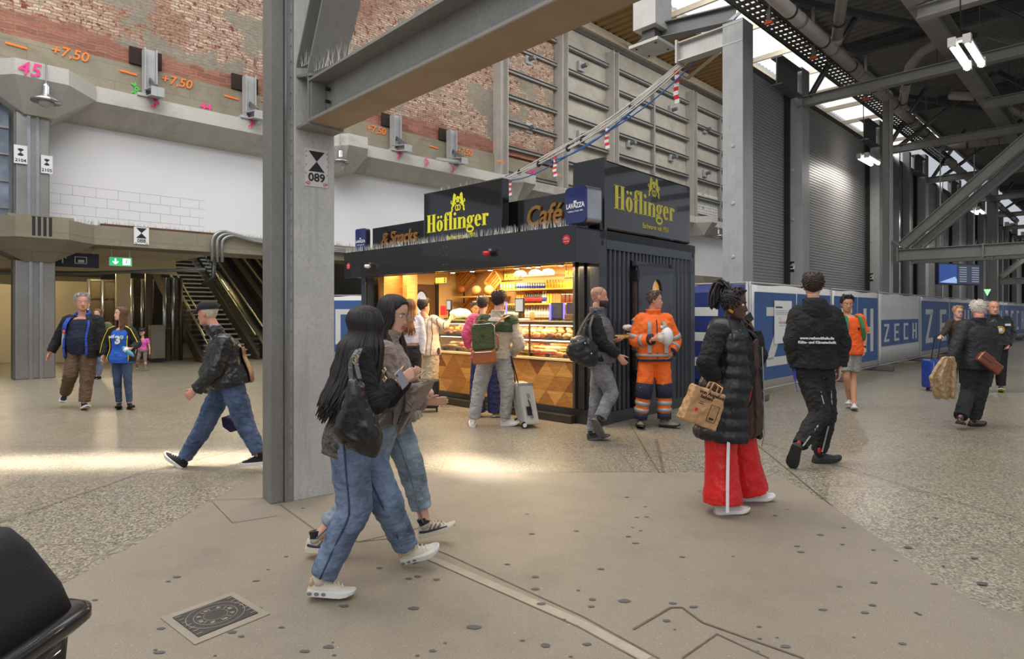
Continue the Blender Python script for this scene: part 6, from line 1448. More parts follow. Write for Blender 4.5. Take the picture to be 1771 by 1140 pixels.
def person(label, Y0, h, J, sex='m', skin='light', w=1.0, vox=None, head=(0, 0, 0), hs=1.0, hands=None, face=True, iris=rgb(60, 40, 30), lips=None, group=None, brow=None, bodyf=0):
    B = Body(); s = h/1.78; B.s = s; B.sex = sex; B.w = w; B.Y0 = Y0
    def P(k):
        u, v, d = (J[k]+(0,))[:3]; Y = Y0+d
        if v < 10: return V((u-CX)/F*Y, Y, v)
        return pix(u, v, Y)
    for k in J: setattr(B, k, P(k))
    z0 = J.get('base', None)
    B.hc = (B.hR+B.hL)/2; B.sc = (B.sR+B.sL)/2; B.tl = (B.sc-B.hc).length
    B.lxh = (B.hL-B.hR); B.lxh.z = 0; B.lxh.normalize(); B.lxs = (B.sL-B.sR).normalized(); B.fwd = B.lxs.cross(UP).normalized()
    yaw, pitch = math.radians(head[0]), math.radians(head[1]); f = V(math.sin(yaw)*math.cos(pitch), -math.cos(yaw)*math.cos(pitch), math.sin(pitch)); r = f.cross(UP).normalized(); u = r.cross(f)
    if len(head) > 2 and head[2]: ro = math.radians(head[2]); r, u = r*math.cos(ro)+u*math.sin(ro), u*math.cos(ro)-r*math.sin(ro)
    B.hf, B.hr, B.hu, B.c = f, r, u, B.head; B.hs = hs*s
    B.nk = B.c-u*.10*B.hs-f*.02*B.hs
    base = V(B.hc.x, B.hc.y, max(0, min(B.aR.z, B.aL.z)-.1)); B.root = root = empty('person', base, label, 'person', group)
    vx = vox or (.0065 if Y0 < 7 else .009); B.vox = vx
    mb = MB(); R = [torso_ring(B, -.2+1.31*k/15, 0) for k in range(16)]; mb.rings(R)
    limb(mb, [B.sc-(B.sc-B.hc).normalized()*.03, B.sc.lerp(B.nk, .5)-f*.005, B.nk+u*.03*s], [.06*s, .055*s*(1 if sex == 'm' else .88), .052*s*(1 if sex == 'm' else .88)])
    m_ = w if w > 1 else 1
    for S_ in 'RL':
        sh, el, wr = getattr(B, 's'+S_), getattr(B, 'e'+S_), getattr(B, 'w'+S_); k = .9 if sex == 'f' else 1
        limb(mb, [sh.lerp(B.sc, .25), sh, sh.lerp(el, .5), el, el.lerp(wr, .35), wr], [a*s*k*m_ for a in (.06, .056, .048, .04, .041, .027)])
        hp, kn, an = getattr(B, 'h'+S_), getattr(B, 'k'+S_), getattr(B, 'a'+S_)
        limb(mb, [hp, hp.lerp(kn, .45), kn, kn.lerp(an, .3), an], [a*s*m_ for a in (.088, .075, .053, .054, .036)]); ballend(mb, an, .036*s)
        o = (hands or {}).get(S_, {}); d = o.get('d') or (wr-el); d = Vector(d).normalized()
        th = Vector(o.get('t') or (B.fwd if abs(d.dot(B.fwd)) < .8 else UP)); pm = o.get('p'); pm = Vector(pm) if pm else (d.cross(th) if S_ == 'L' else th.cross(d))
        if o.get('hide'): ballend(mb, wr, .03*s)
        else: hand(mb, wr+d*.01, d, th, pm, s*(.86 if sex == 'f' else .95), o.get('curl', .38))
    headmesh(mb, B.c, r, f, u, B.hs)
    B.body = finish(mb, 'body', SK[skin], root, vx, sm=2)
    if face:
        EW = mat('eye_white', rgb(225, 220, 214), .3, var=0); hd = B.hs
        for e in (-1, 1):
            cc = B.c+(r*e*.031+f*.074+u*.002)*hd; ey = MB().ell(cc, .0125*hd, .0125*hd, .0105*hd, Fr((0, 0, 0), r, f, u), 14, 10).build('eye', EW, root, True)
            MB().ell(cc+f*.0095*hd, .006*hd, .0035*hd, .006*hd, Fr((0, 0, 0), r, f, u), 10, 7).build('iris', mat('iris_dark', (.02, .012, .008, 1), .2, var=0), ey, True)
            MB().tube([B.c+(r*e*(.014+.036*t)+f*(.094-.012*t*t)+u*(.019+.006*math.sin(t*2.6)))*hd for t in (0, .33, .66, 1)], [.0022*hd, .0032*hd, .003*hd, .0015*hd], 6).build('eyebrow', brow or HDB, root, True)
        lm = lips or mat('lips', rgb(176, 104, 96), .45, var=.03)
        m = MB()
        for zz, rr_ in ((-.064, .0042), (-.0735, .005)): m.tube([B.c+(r*(.023*t)+f*(.0955-.010*t*t)+u*(zz+(.002 if zz > -.07 else -.001)*(1-abs(t))))*hd for t in (-1, -.5, 0, .5, 1)], [.001*hd, rr_*.8*hd, rr_*hd, rr_*.8*hd, .001*hd], 6)
        m.build('lips', lm, root, True)
    return B
def top(B, mt, inf=.02, hem=-.1, neck=1.02, sleeve=1.0, sr=(.075, .06, .046), open_=0, fold=.014, name='top', fl=0, belly=0, th=.016, label=None, collar=0, vox=None, cuffgap=0):
    mb = MB(); n = 18; s = B.s; neck = neck+.09 if neck > 1 else neck+.03 if neck > .96 else neck
    mb.rings([torso_ring(B, hem+(neck-hem)*k/n, inf, fl, belly, open_, th) for k in range(n+1)])
    for S_ in 'RL':
        sh, el, wr = getattr(B, 's'+S_), getattr(B, 'e'+S_), getattr(B, 'w'+S_)
        if sleeve <= 0: continue
        a, b, c = [x*s for x in sr]
        if sleeve >= 1: limb(mb, [sh.lerp(B.sc, .3), sh, sh.lerp(el, .5), el, el.lerp(wr, .5), wr], [a*.95, a, (a+b)/2, b, (b+c)/2, c])
        else: limb(mb, [sh.lerp(B.sc, .3), sh, sh.lerp(el, .5*sleeve*2*.5), sh.lerp(el, min(1, sleeve*1.0))], [a*.95, a, a*.95, b*1.15])
    if collar:
        for k in range(2): pass
        mb.rings([section(B.sc.lerp(B.nk, t), B.lxs, B.fwd, r_*s, r_*s*.95, 20) for t, r_ in ((.0, .10), (.5, .082+collar*.3), (.9, .075+collar))])
    o = finish(mb, name, mt, B.root, vox or max(B.vox, .007), fold)
    if label: o['label'] = label
    return o
def pants(B, mt, r=(.105, .085, .07, .06), length=1.0, name='trousers', fold=.012, waist=.14, label=None, inf=.015, belly=0, gap=.02):
    mb = MB(); s = B.s
    mb.rings([torso_ring(B, -.2+(waist+.2)*k/6, inf, belly=belly) for k in range(7)])
    for S_ in 'RL':
        hp, kn, an = getattr(B, 'h'+S_), getattr(B, 'k'+S_), getattr(B, 'a'+S_)
        if length >= 1: e = an-(an-kn).normalized()*gap*s; limb(mb, [hp, hp.lerp(kn, .45), kn, kn.lerp(an, .4), e], [x*s for x in (r[0], (r[0]*.6+r[1]*.4), r[1], r[2], r[3])], 18)
        else: e = hp.lerp(kn, length); limb(mb, [hp, hp.lerp(kn, .5*length), e], [x*s for x in (r[0], r[1], r[2])], 18)
    o = finish(mb, name, mt, B.root, max(B.vox, .007), fold, .06)
    if label: o['label'] = label
    return o
def seams(B, r, mt, side=-1):
    for S_ in 'RL':
        hp, kn, an = getattr(B, 'h'+S_), getattr(B, 'k'+S_), getattr(B, 'a'+S_); o = V(0, side, 0); s = B.s; e = an-(an-kn).normalized()*.03
        p, _ = smooth_path([hp+o*(r[0]+.01)*s, hp.lerp(kn, .45)+o*(r[0]*.6+r[1]*.4)*s, kn+o*r[1]*s, kn.lerp(an, .4)+o*r[2]*s, e+o*r[3]*s], [1]*5, 5)
        MB().tube(p, .0055, 6).build('side_seam', mt, B.root, True)
def shoes(B, upm, solem, **k): return [shoe(getattr(B, 'a'+S_), getattr(B, 'k'+S_), getattr(B, 't'+S_), B.s*k.get('sc', 1), B.root, upm, solem, nm=k.get('nm', 'shoe'), boot=k.get('boot', False), soleh=k.get('soleh', .028), plain=k.get('plain', B.Y0 > 7)) for S_ in 'RL']
def capm(B, mt, brimd=None):
    mb = MB(); c, r, f, u, s = B.c, B.hr, B.hf, B.hu, B.hs
    R = []
    for i in range(12):
        z = .025+.095*i/11; off = .014; R.append([c+(r*head_surf(z, 2*math.pi*k/32, False, off)[0]+f*head_surf(z, 2*math.pi*k/32, False, off)[1]+u*(z+.014))*s for k in range(32)])
    mb.rings(R); o = mb.build('cap', mt, B.root, True)
    b = MB(); pts = [c+(r*.075*math.sin(t)+f*(.075+.140*max(0, math.cos(t))**.6)+u*(.064-.026*abs(math.sin(t))**2-.018*max(0, math.cos(t))))*s for t in [-1.57+3.14*k/14 for k in range(15)]]
    b.prism(pts, -u*.016*s); b.build('peak', mt, o); MB().ell(c+u*.135*s, .007*s, .007*s, .004*s).build('button', mt, o); return o
def strap(pts, w, mt, par, nm='strap', th=.006, nrm=None):
    m = MB(); p, _ = smooth_path(pts, [1]*len(pts), 5)
    for a, b in zip(p, p[1:]): m.bar(a, b+(b-a)*.15, w, th, nrm)
    return m.build(nm, mt, par)
def blob(rings, name, mt, par, vox=.008, fold=.01, fs=.06, sm=3):
    mb = MB().rings(rings); return finish(mb, name, mt, par, vox, fold, fs, sm)
def chest_frame(B, f, side=0, out=0, back=False):
    rg = torso_ring(B, f, 0); c = sum(rg, V(0, 0, 0))/len(rg); fy = (-B.fwd if back else B.fwd); d = max((p-c).dot(fy) for p in rg)
    x = (B.lxs if not back else -B.lxs); x = V(x.x, x.y, 0).normalized()
    return Fr(c+fy*(d+out)+x*side, x, -fy)
# ================================================= PEOPLE: cast
WSO = mat('white_sole', rgb(222, 220, 214), .5); BSO = mat('black_sole', rgb(24, 24, 24), .6); CRS = mat('cream_shoe', rgb(214, 204, 184), .6, bs=.2)
# --- woman with long dark hair and black bag, nearest
B = person('woman walking right with long dark hair, black sleeves, tweed vest and blue jeans', 3.45, 1.66, dict(head=(632, 566, -.02), sR=(622, 624, -.15), sL=(634, 622, .16), eR=(642, 702, -.21), wR=(684, 664, -.10), eL=(668, 690, .2), wL=(700, 660, .10), hR=(604, .87, -.09), hL=(614, .87, .09), kR=(612, 880, -.1), aR=(556, .105, -.16), tR=(606, .02, -.16), kL=(668, 868, .1), aL=(704, 948, .2), tL=(760, 952, .2)), 'f', 'light', 1.0, head=(115, -8, 0), hands={'R': dict(d=V(.75, .1, .5), t=UP, curl=.7)})
haircap(B.c, B.hr, B.hf, B.hu, B.hs, 'long', .012, HB, B.root)
locks(B.c, B.hr, B.hf, B.hu, B.hs, 320, .50, HB, B.root, 40, 180, .0105, .025, .03, seed=3, width=.108, sway=V(-.06, -.05, 0), bulge=1.25)
pants(B, denim('washed', rgb(92, 108, 132)), (.118, .105, .088, .078), fold=.016, label='faded blue jeans'); seams(B, (.118, .105, .088, .078), denim('seam', rgb(44, 56, 84)))
TW = cloth('tweed', rgb(92, 86, 84), var=.7, vs=55, bs=.9, bscale=90)
top(B, TW, .03, -.28, .98, 0, name='vest', fold=.012, fl=.02, label='grey flecked knitted vest')
top(B, cloth('black_wool', rgb(24, 23, 26), var=.15), .016, .45, 1.0, 1, (.078, .068, .05), name='cardigan', fold=.02, label='black sleeves and shoulders')
for (sh, fr), S_ in zip(shoes(B, CRS, WSO, soleh=.036), 'RL'):
    O, f, sd, u = fr; m = MB()
    for k in range(6):
        for e in (-1, 1): m.ell(O+(f*(-.05+k*.04)+sd*e*.047+u*.018)*B.s, .013, .003, .009, Fr((0, 0, 0), f, sd, u), 10, 6)
    m.build('sole_cutouts', mat('sole_gap', rgb(120, 118, 122), .8), sh); MB().ell(O+(f*-.05+u*.07)*B.s, .018, .034, .03, Fr((0, 0, 0), f, sd, u)).build('heel_patch', mat('tan_leather', rgb(190, 160, 136), .6), sh, True)
    MB().tube([O+(f*(.03+.008*math.cos(t))+sd*-.043+u*(.05+.008*math.sin(t)))*B.s for t in [k*.63 for k in range(11)]], .001, 4).build('round_logo', mat('tan_leather', rgb(190, 160, 136), .6), sh)
# her bag
Yb = 3.08
def shape2d(pixs, Y, d, name, mt, par, vox=.008, fold=.008, inflate=1.0, rows=9):
    """a soft volume whose middle bulges: outline given where it stands, depth d"""
    pts = [pix(u, v, Y) for u, v in pixs]; c = sum(pts, V(0, 0, 0))/len(pts); mb = MB(); R = []
    for k in range(rows):
        t = -1+2*k/(rows-1); sc = math.sqrt(max(0.02, 1-(t*.96)**2))**.7*inflate
        R.append([c+(p-c)*(.35+.65*sc)+V(0, t*d/2, 0) for p in pts])
    mb.rings(R); return finish(mb, name, mt, par, vox, fold, .09)
e = empty('shoulder_bag', pix(618, 790, Yb), 'large slouchy black leather shoulder bag hanging at the nearest woman\'s side', 'bag')
shape2d([(604, 652), (596, 690), (583, 722), (576, 748), (590, 770), (625, 788), (650, 792), (661, 776), (660, 752), (648, 722), (636, 695), (628, 662), (615, 650)], Yb, .15, 'bag_body', LEATH, e, .008, .02)
strap([pix(607, 656, Yb), pix(606, 628, 3.14), pix(618, 606, 3.2), pix(634, 600, 3.26)], .022, LEATH, e); strap([pix(622, 656, Yb), pix(616, 628, 3.14), pix(624, 604, 3.2), pix(640, 600, 3.27)], .022, LEATH, e)
for (u, v) in ((613, 625), (617, 617), (664, 640), (665, 655)): MB().tube([pix(u-3, v, 3.1), pix(u, v+5, 3.1), pix(u+3, v, 3.1), pix(u, v-4, 3.1)], .005, 6).build('ring', mat('gold_ring', rgb(200, 180, 140), .3, .8), e)
w_ = MB().bar(pix(586, 700, Yb-.02), pix(596, 780, Yb-.07), .006, .004).build('seam', mat('dark_seam', rgb(12, 12, 12), .6), e)
e = empty('phone', pix(690, 655, 3.36), 'silver phone held by the nearest woman', 'phone'); ph = Fr(pix(694, 656, 3.30), V(.45, .6, .5), V(-.6, .75, 0), V(-.4, -.3, .85)); MB().box(ph, -.028, .028, -.005, .003, -.05, .05).build('phone_body', mat('phone_grey', rgb(150, 150, 156), .3, .3), e, bevel=.004); MB().ell(ph.p(-.015, -.006, .035), .006, .003, .006, ph).build('camera_lens', BLACK, e)
# --- woman with glasses
B = person('woman with glasses and long dark hair walking right, taupe coat and pale jeans', 4.0, 1.68, dict(head=(680, 543, .02), sR=(664, 610, -.15), sL=(674, 612, .17), eR=(680, 688, -.22), wR=(738, 696, -.18), eL=(700, 690, .2), wL=(744, 680, .16), hR=(668, .89, -.09), hL=(676, .89, .09), kL=(712, 812, .08), aL=(736, 905, .07), tL=(786, 912, .07), kR=(628, 852, -.1), aR=(548, .12, -.15), tR=(604, .02, -.15)), 'f', 'light', 1.0, head=(72, -14, 0), hs=1.06, hands={'R': dict(d=V(.97, -.1, .1), t=V(.1, -.4, .9), p=V(0, -.9, .35), curl=.12), 'L': dict(hide=True)}, lips=mat('pink_lips', rgb(186, 60, 100), .4, var=0))
haircap(B.c, B.hr, B.hf, B.hu, B.hs, 'long', .010, HB, B.root)
locks(B.c, B.hr, B.hf, B.hu, B.hs, 120, .50, HB, B.root, 66, 180, .0115, .02, .03, seed=5, width=.085)
locks(B.c, B.hr, B.hf, B.hu, B.hs, 14, .62, HDB, B.root, 62, 84, .010, .05, -.12, seed=6, width=.085, nm='front_hair')
pants(B, denim('pale', rgb(124, 138, 150)), (.112, .098, .082, .078), fold=.016, gap=.11, label='pale blue wide jeans'); seams(B, (.112, .098, .082, .078), denim('pale_seam', rgb(100, 112, 124)))
COAT = cloth('taupe_coat', rgb(138, 121, 108), var=.08, bs=.35, bscale=160, sheen=.3)
top(B, COAT, .04, -.12, 1.03, 1, (.085, .078, .06), name='coat', fold=.024, fl=.10, collar=.03, label='taupe wool coat')
cp = MB(); Yc = 3.72
def sheet(rows, th): # rows of points -> thick draped cloth
    m = MB(); n = len(rows[0]); A_ = [p for r in rows for p in r]; N = len(A_); nr = len(rows); bk = [p+V(.0, th, 0) for p in A_]; fs = []
    for j in range(nr-1):
        for i in range(n-1): q = j*n+i; fs += [(q, q+1, q+n+1, q+n), (N+q+n, N+q+n+1, N+q+1, N+q)]
    for i in range(n-1): fs += [(i, N+i, N+i+1, i+1), ((nr-1)*n+i, (nr-1)*n+i+1, N+(nr-1)*n+i+1, N+(nr-1)*n+i)]
    for j in range(nr-1): q = j*n; z = j*n+n-1; fs += [(q, q+n, N+q+n, N+q), (z, N+z, N+z+n, z+n)]
    return m.add(A_+bk, fs)
rows = []
for j, (l, r_) in enumerate((((684, 648), (722, 652)), ((682, 668), (733, 668)), ((680, 690), (728, 690)), ((680, 712), (722, 704)), ((680, 732), (708, 730)), ((684, 748), (692, 753)))):
    rows.append([pix(l[0]+(r_[0]-l[0])*k/10, l[1]+(r_[1]-l[1])*k/10, Yc+.045*math.sin(k*1.1+j*.8)-.0*j) for k in range(11)])
finish(sheet(rows, .03), 'coat_front', COAT, B.root, .008, .012)
rows = [[pix(700+(r0-700)*k/6, v0+(v1-v0)*k/6, 3.66+.03*math.sin(k+j)) for k in range(7)] for j, (r0, v0, v1) in enumerate(((748, 668, 655), (752, 680, 660), (738, 700, 686), (726, 716, 706)))]
finish(sheet(rows, .025), 'coat_lapel', COAT, B.root, .008, .008)
cc, r, f, u, hd = B.c, B.hr, B.hf, B.hu, B.hs
gl = MB()
for e_ in (-1, 1):
    gl.tube([cc+(r*(e_*.033+.025*math.cos(t))+f*(.108-.004*abs(math.cos(t)))+u*(-.004+.021*math.sin(t)))*hd for t in [k*6.2832/20 for k in range(21)]], .0014, 6)
    gl.tube([cc+(r*e_*.058+f*.103+u*.004)*hd, cc+(r*e_*.078+f*.06+u*.008)*hd, cc+(r*e_*.083+f*.0+u*.006)*hd], .0016, 6)
gl.tube([cc+(r*-.008+f*.112)*hd, cc+(r*.008+f*.112)*hd], .0014, 6); e = empty('glasses', cc+f*.1, 'thin metal framed glasses worn by the woman in the taupe coat', 'glasses'); gl.build('frame', mat('thin_gold', rgb(176, 168, 156), .3, .8), e, True)
for e_ in (-1, 1): MB().prism([cc+(r*(e_*.033+.024*math.cos(t))+f*.107+u*(-.004+.020*math.sin(t)))*hd for t in [k*6.2832/16 for k in range(16)]], f*.001).build('lens', glass('lens_glass', (.98, .98, .98, 1), .02, .2), e)
RUN = mat('runner_shoe', rgb(200, 192, 174), .6, bs=.3); NV = mat('runner_navy', rgb(40, 44, 72), .6); TN = mat('runner_bronze', rgb(142, 112, 84), .5, .2)
for (sh, fr) in shoes(B, RUN, mat('cream_sole', rgb(212, 206, 184), .6), soleh=.034):
    O, f2, sd, u2 = fr; a, b = MB(), MB()
    for e_ in (-1, 1):
        a.tube([O+(f2*-.05+sd*e_*.035+u2*.05)*B.s, O+(f2*.0+sd*e_*.043+u2*.042)*B.s, O+(f2*.07+sd*e_*.045+u2*.04)*B.s, O+(f2*.15+sd*e_*.043+u2*.035)*B.s], .008, 6)
        for k in range(3): b.tube([O+(f2*(.02+k*.03)+sd*e_*.040+u2*.045)*B.s, O+(f2*(.045+k*.03)+sd*e_*.028+u2*(.08-k*.008))*B.s], .006, 5)
    a.build('navy_stripe', NV, sh, True); b.build('bronze_overlay', TN, sh, True)
    MB().tube([O+(u2*.09-f2*.005)*B.s, O+(u2*.135-f2*.012)*B.s], .043*B.s, 14).build('sock', BLACK, sh)
# --- older man in leather jacket, cap
B = person('older man striding left in black cap, leather jacket and blue jeans', 5.98, 1.72, dict(head=(360, 542, 0), sL=(388, 592, -.18), sR=(382, 594, .18), eL=(372, 642, -.27), wL=(340, 674, -.27), eR=(372, 642, .26), wR=(352, 676, .26), hL=(398, .90, -.09), hR=(394, .90, .09), kL=(426, 738, -.1), aL=(449, 787, -.1), tL=(416, 806, -.1), kR=(350, 744, .1), aR=(318, 794, .1), tR=(274, 784, .1)), 'm', 'ruddy', 1.08, head=(-92, -4, 0), hands={'L': dict(d=V(-.75, -.1, -.6), t=V(-.5, 0, .5), curl=.7), 'R': dict(hide=True)}, brow=HG)
haircap(B.c, B.hr, B.hf, B.hu, B.hs, 'short', .005, HW, B.root); capm(B, mat('black_cap', rgb(34, 30, 32), .8, bs=.3))
pants(B, denim('deep', rgb(56, 74, 104)), (.118, .092, .08, .072), fold=.02, label='blue jeans')
top(B, LEATH, .04, -.22, 1.03, 1, (.092, .078, .064), name='leather_jacket', fold=.022, fl=.07, belly=.05, collar=.02, label='black leather jacket worn brown on the back')
top(B, cloth('blue_check', rgb(150, 164, 196)), .012, .6, 1.04, 0, name='shirt_collar', collar=.012, fold=0, label='pale blue shirt collar')
rg = [torso_ring(B, f_/10, .056+.004*math.sin(f_), .07, .05) for f_ in range(-2, 9)]; m = MB(); m.add([r_[k] for r_ in rg for k in (18, 19, 20, 21)], [(j*4+k, j*4+k+1, j*4+k+5, j*4+k+4) for j in range(10) for k in range(3)])
o = m.build('worn_panel', mat('worn_brown', rgb(96, 60, 40), .42, var=.5, vs=5, bs=.3), B.root, True, recalc=False); sb_ = o.modifiers.new('u', 'SUBSURF'); sb_.render_levels = sb_.levels = 2; sm_ = o.modifiers.new('s', 'SOLIDIFY'); sm_.thickness = .004
shoes(B, mat('black_knit', rgb(24, 24, 26), .8, bs=.3), WSO)
tag(shape2d([(384, 722), (396, 718), (418, 730), (414, 744), (400, 748), (386, 738)], 6.2, .1, 'cloth_bag', cloth('navy_bag', rgb(28, 28, 62)), None), 'dark navy cloth bag swinging behind the striding man', 'bag')
# --- older man, navy top, open jacket
B = person('grey-haired man in navy top, open black and blue jacket and brown trousers', 9.8, 1.86, dict(head=(142, 523, 0), sR=(118, 554, 0), sL=(168, 554, .04), eR=(100, 587, 0), wR=(88, 609, -.08), eL=(177, 590, .04), wL=(180, 614, 0), hR=(131, .97, 0), hL=(155, .97, 0), kR=(122, .55, -.12), aR=(113, .22, .18), tR=(106, 702, -.02), kL=(151, .53, -.05), aL=(146, .10, -.12), tL=(156, .02, -.38)), 'm', 'ruddy', 1.1, head=(42, 0, 0), hs=1.08, brow=HG)
haircap(B.c, B.hr, B.hf, B.hu, B.hs, 'short', .014, HG, B.root, .006)
pants(B, cloth('brown_trousers', rgb(98, 76, 56)), (.115, .098, .085, .08), fold=.02, belly=.02); NAVYC = cloth('navy_top', rgb(26, 32, 54))
top(B, NAVYC, .025, -.22, 1.0, .3, (.07, .06, .05), name='navy_top', belly=.035); JK = cloth('black_softshell', rgb(26, 26, 30))
top(B, JK, .05, -.34, 1.02, 1, (.088, .078, .062), open_=.72, name='jacket', fl=.03, belly=.02, th=.02, label='open black jacket with blue lining')
BLN = cloth('blue_lining', rgb(44, 76, 176))
for k in (0, 21):
    MB().tube([torso_ring(B, f_, .052, .03, .02, .72)[k]+B.fwd*.004 for f_ in [-.3+1.27*j/8 for j in range(9)]], .017, 8).build('blue_lining_edge', BLN, B.root, True)
MB().tube([B.sc.lerp(B.nk, .4)+B.lxs*math.cos(t)*.10+B.fwd*(math.sin(t)*.09)+UP*(.03-.05*math.sin(t)) for t in [-3.6+4.1*k/12 for k in range(13)]], .022, 8).build('collar', BLN, B.root, True)
e = empty('backpack_strap', chest_frame(B, .8, -.14, .06).o, 'blue padded backpack strap on the grey-haired man', 'backpack strap')
g1 = chest_frame(B, .98, -.13, .02).o; strap([g1-B.fwd*.12+UP*.05, g1+UP*.045, chest_frame(B, .85, -.15, .07).o, chest_frame(B, .62, -.17, .06).o], .06, BLN, e, nrm=B.lxs); strap([chest_frame(B, .62, -.17, .06).o, chest_frame(B, .3, -.2, .04).o, chest_frame(B, .1, -.22, .0).o], .03, mat('grey_web', rgb(190, 190, 190), .7), e, nrm=B.lxs); MB().ell(chest_frame(B, .6, -.16, .075).o, .02, .012, .03).build('orange_tag', mat('orange_tag', rgb(230, 90, 40), .5), e)
shoes(B, cloth('navy_shoe', rgb(28, 34, 66)), WSO)
# --- girl in blue football shirt
B = person('girl with long brown hair in blue shirt numbered 3 and black yellow-striped jacket', 9.75, 1.64, dict(head=(209, 543, 0), sR=(195, 572, 0), sL=(227, 572, 0), eR=(185, 594, .0), wR=(179, 614, -.08), eL=(238, 595, 0), wL=(227, 603, -.20), hR=(203, .85), hL=(219, .85), kR=(203, .46, -.02), kL=(221, .46), aR=(206, .09), aL=(224, .09), tR=(203, .02, -.25), tL=(231, .02, -.22)), 'f', 'light', .96, head=(-28, 4, 0), hands={'L': dict(d=V(-.8, -.4, -.25), t=UP, curl=.75)})
haircap(B.c, B.hr, B.hf, B.hu, B.hs, 'long', .009, HBR, B.root); locks(B.c, B.hr, B.hf, B.hu, B.hs, 90, .34, HBR, B.root, 64, 180, .012, .02, .0, seed=8, width=.088)
pants(B, denim('indigo', rgb(40, 58, 88)), (.095, .066, .058, .05), fold=.008); BS = cloth('blue_shirt', rgb(40, 92, 190))
top(B, BS, .022, -.28, 1.0, .3, (.07, .06, .05), name='blue_shirt', fl=.03)
top(B, cloth('black_track', rgb(24, 24, 28)), .035, -.22, 1.01, 1, (.075, .068, .05), open_=.95, name='track_jacket', fl=.03, th=.018, label='black jacket with yellow stripes')
YS = mat('yellow_stripe', rgb(236, 214, 30), .6)
for S_ in 'RL':
    sh, el, wr = getattr(B, 's'+S_), getattr(B, 'e'+S_), getattr(B, 'w'+S_); o_ = (sh-B.sc).normalized()
    for q in (-.014, .018): MB().tube([sh-o_*.06+B.fwd*(.045+q)+UP*.075, sh+o_*.03+B.fwd*(.05+q)+UP*.03, sh.lerp(el, .5)+o_*.05+B.fwd*(.045+q), el+o_*.045+B.fwd*(.035+q), el.lerp(wr, .8)+o_*.03+B.fwd*(.04+q)], .006, 6).build('yellow_stripe', YS, B.root, True)
for k in (0, 21): MB().tube([torso_ring(B, f_, .037, .03, 0, .95)[k]+B.fwd*.006 for f_ in [-.2+1.0*j/8 for j in range(9)]], .006, 6).build('yellow_piping', YS, B.root, True)
Fq = chest_frame(B, .50, .02, .045); text('3', .17, Fq, WHITE, B.root, 'number', .008, bold=.008)
Fq = chest_frame(B, .72, -.07, .04); m = MB()
for k in range(3): m.prism([Fq.p(-.04+k*.026, 0, 0), Fq.p(-.02+k*.026, 0, 0), Fq.p(-.012+k*.026, 0, .022+k*.014), Fq.p(-.027+k*.026, 0, .028+k*.014)], Fq.y*.01)
m.build('three_bar_logo', WHITE, B.root); Fq = chest_frame(B, .74, .085, .035); MB().prism([Fq.p(-.02, 0, .03), Fq.p(.02, 0, .03), Fq.p(.02, 0, -.01), Fq.p(0, 0, -.03), Fq.p(-.02, 0, -.01)], Fq.y*.01).build('crest', WHITE, B.root); MB().prism([Fq.p(-.01, -.003, .025), Fq.p(.01, -.003, .025), Fq.p(.01, -.003, -.01), Fq.p(-.01, -.003, -.01)], Fq.y*.004).build('crest_field', GR, B.root)
shoes(B, mat('black_boot', rgb(26, 26, 28), .5), BSO, boot=True)
bt = pix(221, 608, 9.4); e = empty('water_bottle', bt, 'blue and clear water bottle held by the girl in the blue shirt', 'bottle'); Fq = Fr(bt, V(.6, 0, .8), V(0, 1, 0), V(.75, 0, -.6)); MB().lathe(bt, [(.028, -.1), (.034, -.08), (.034, .07), (.02, .1), (.015, .12)], Fq, 14).build('bottle_body', mat('teal_water', rgb(70, 140, 170), .15), e, True); MB().lathe(bt, [(.035, -.06), (.035, -.01)], Fq, 14).build('label', WHITE, e, True)
# --- child
B = person('small child in dark cap, pink shirt and grey leggings in the background', 16, 1.14, dict(head=(246, 574, 0), sR=(239, 588), sL=(255, 588), eR=(236, 598), wR=(235, 607), eL=(258, 598), wL=(259, 608), hR=(243, .56), hL=(251, .56), kR=(239, .32, -.05), kL=(251, .3), aR=(237, .10, .1), aL=(252, .08), tR=(238, .02, -.1), tL=(256, .02, -.15)), 'f', 'light', 1.0, head=(5, 0, 0), hs=1.35)
haircap(B.c, B.hr, B.hf, B.hu, B.hs, 'short', .008, HB, B.root); capm(B, BLACK); top(B, cloth('pink_shirt', rgb(216, 96, 176)), .02, -.02, 1.0, .6, (.07, .06, .05), name='pink_shirt', fold=.006); pants(B, cloth('grey_leggings', rgb(138, 124, 118)), (.09, .065, .05, .042), fold=.005, name='leggings'); shoes(B, cloth('navy_shoe', rgb(28, 34, 66)), WSO, sc=.85)
# --- person behind the couple
B = person('person in olive jacket and blue jeans mostly hidden behind the grey-haired man', 14.2, 1.66, dict(head=(169, 543, 0), sR=(161, 560), sL=(188, 562), eR=(158, 578), wR=(158, 592), eL=(193, 578), wL=(192, 592), hR=(166, .87), hL=(178, .87), kR=(165, .46), kL=(174, .46), aR=(163, .09), aL=(171, .09), tR=(162, .02, -.2), tL=(171, .02, -.2)), 'f', 'light', head=(10, 0, 0), face=False)
haircap(B.c, B.hr, B.hf, B.hu, B.hs, 'long', .012, HGI, B.root); top(B, cloth('olive_jacket', rgb(104, 104, 74)), .03, -.15, 1.02, name='jacket'); pants(B, denim('blue', rgb(88, 102, 124)), (.1, .075, .065, .058), fold=.01); shoes(B, mat('grey_boot', rgb(92, 92, 94), .6), BSO)
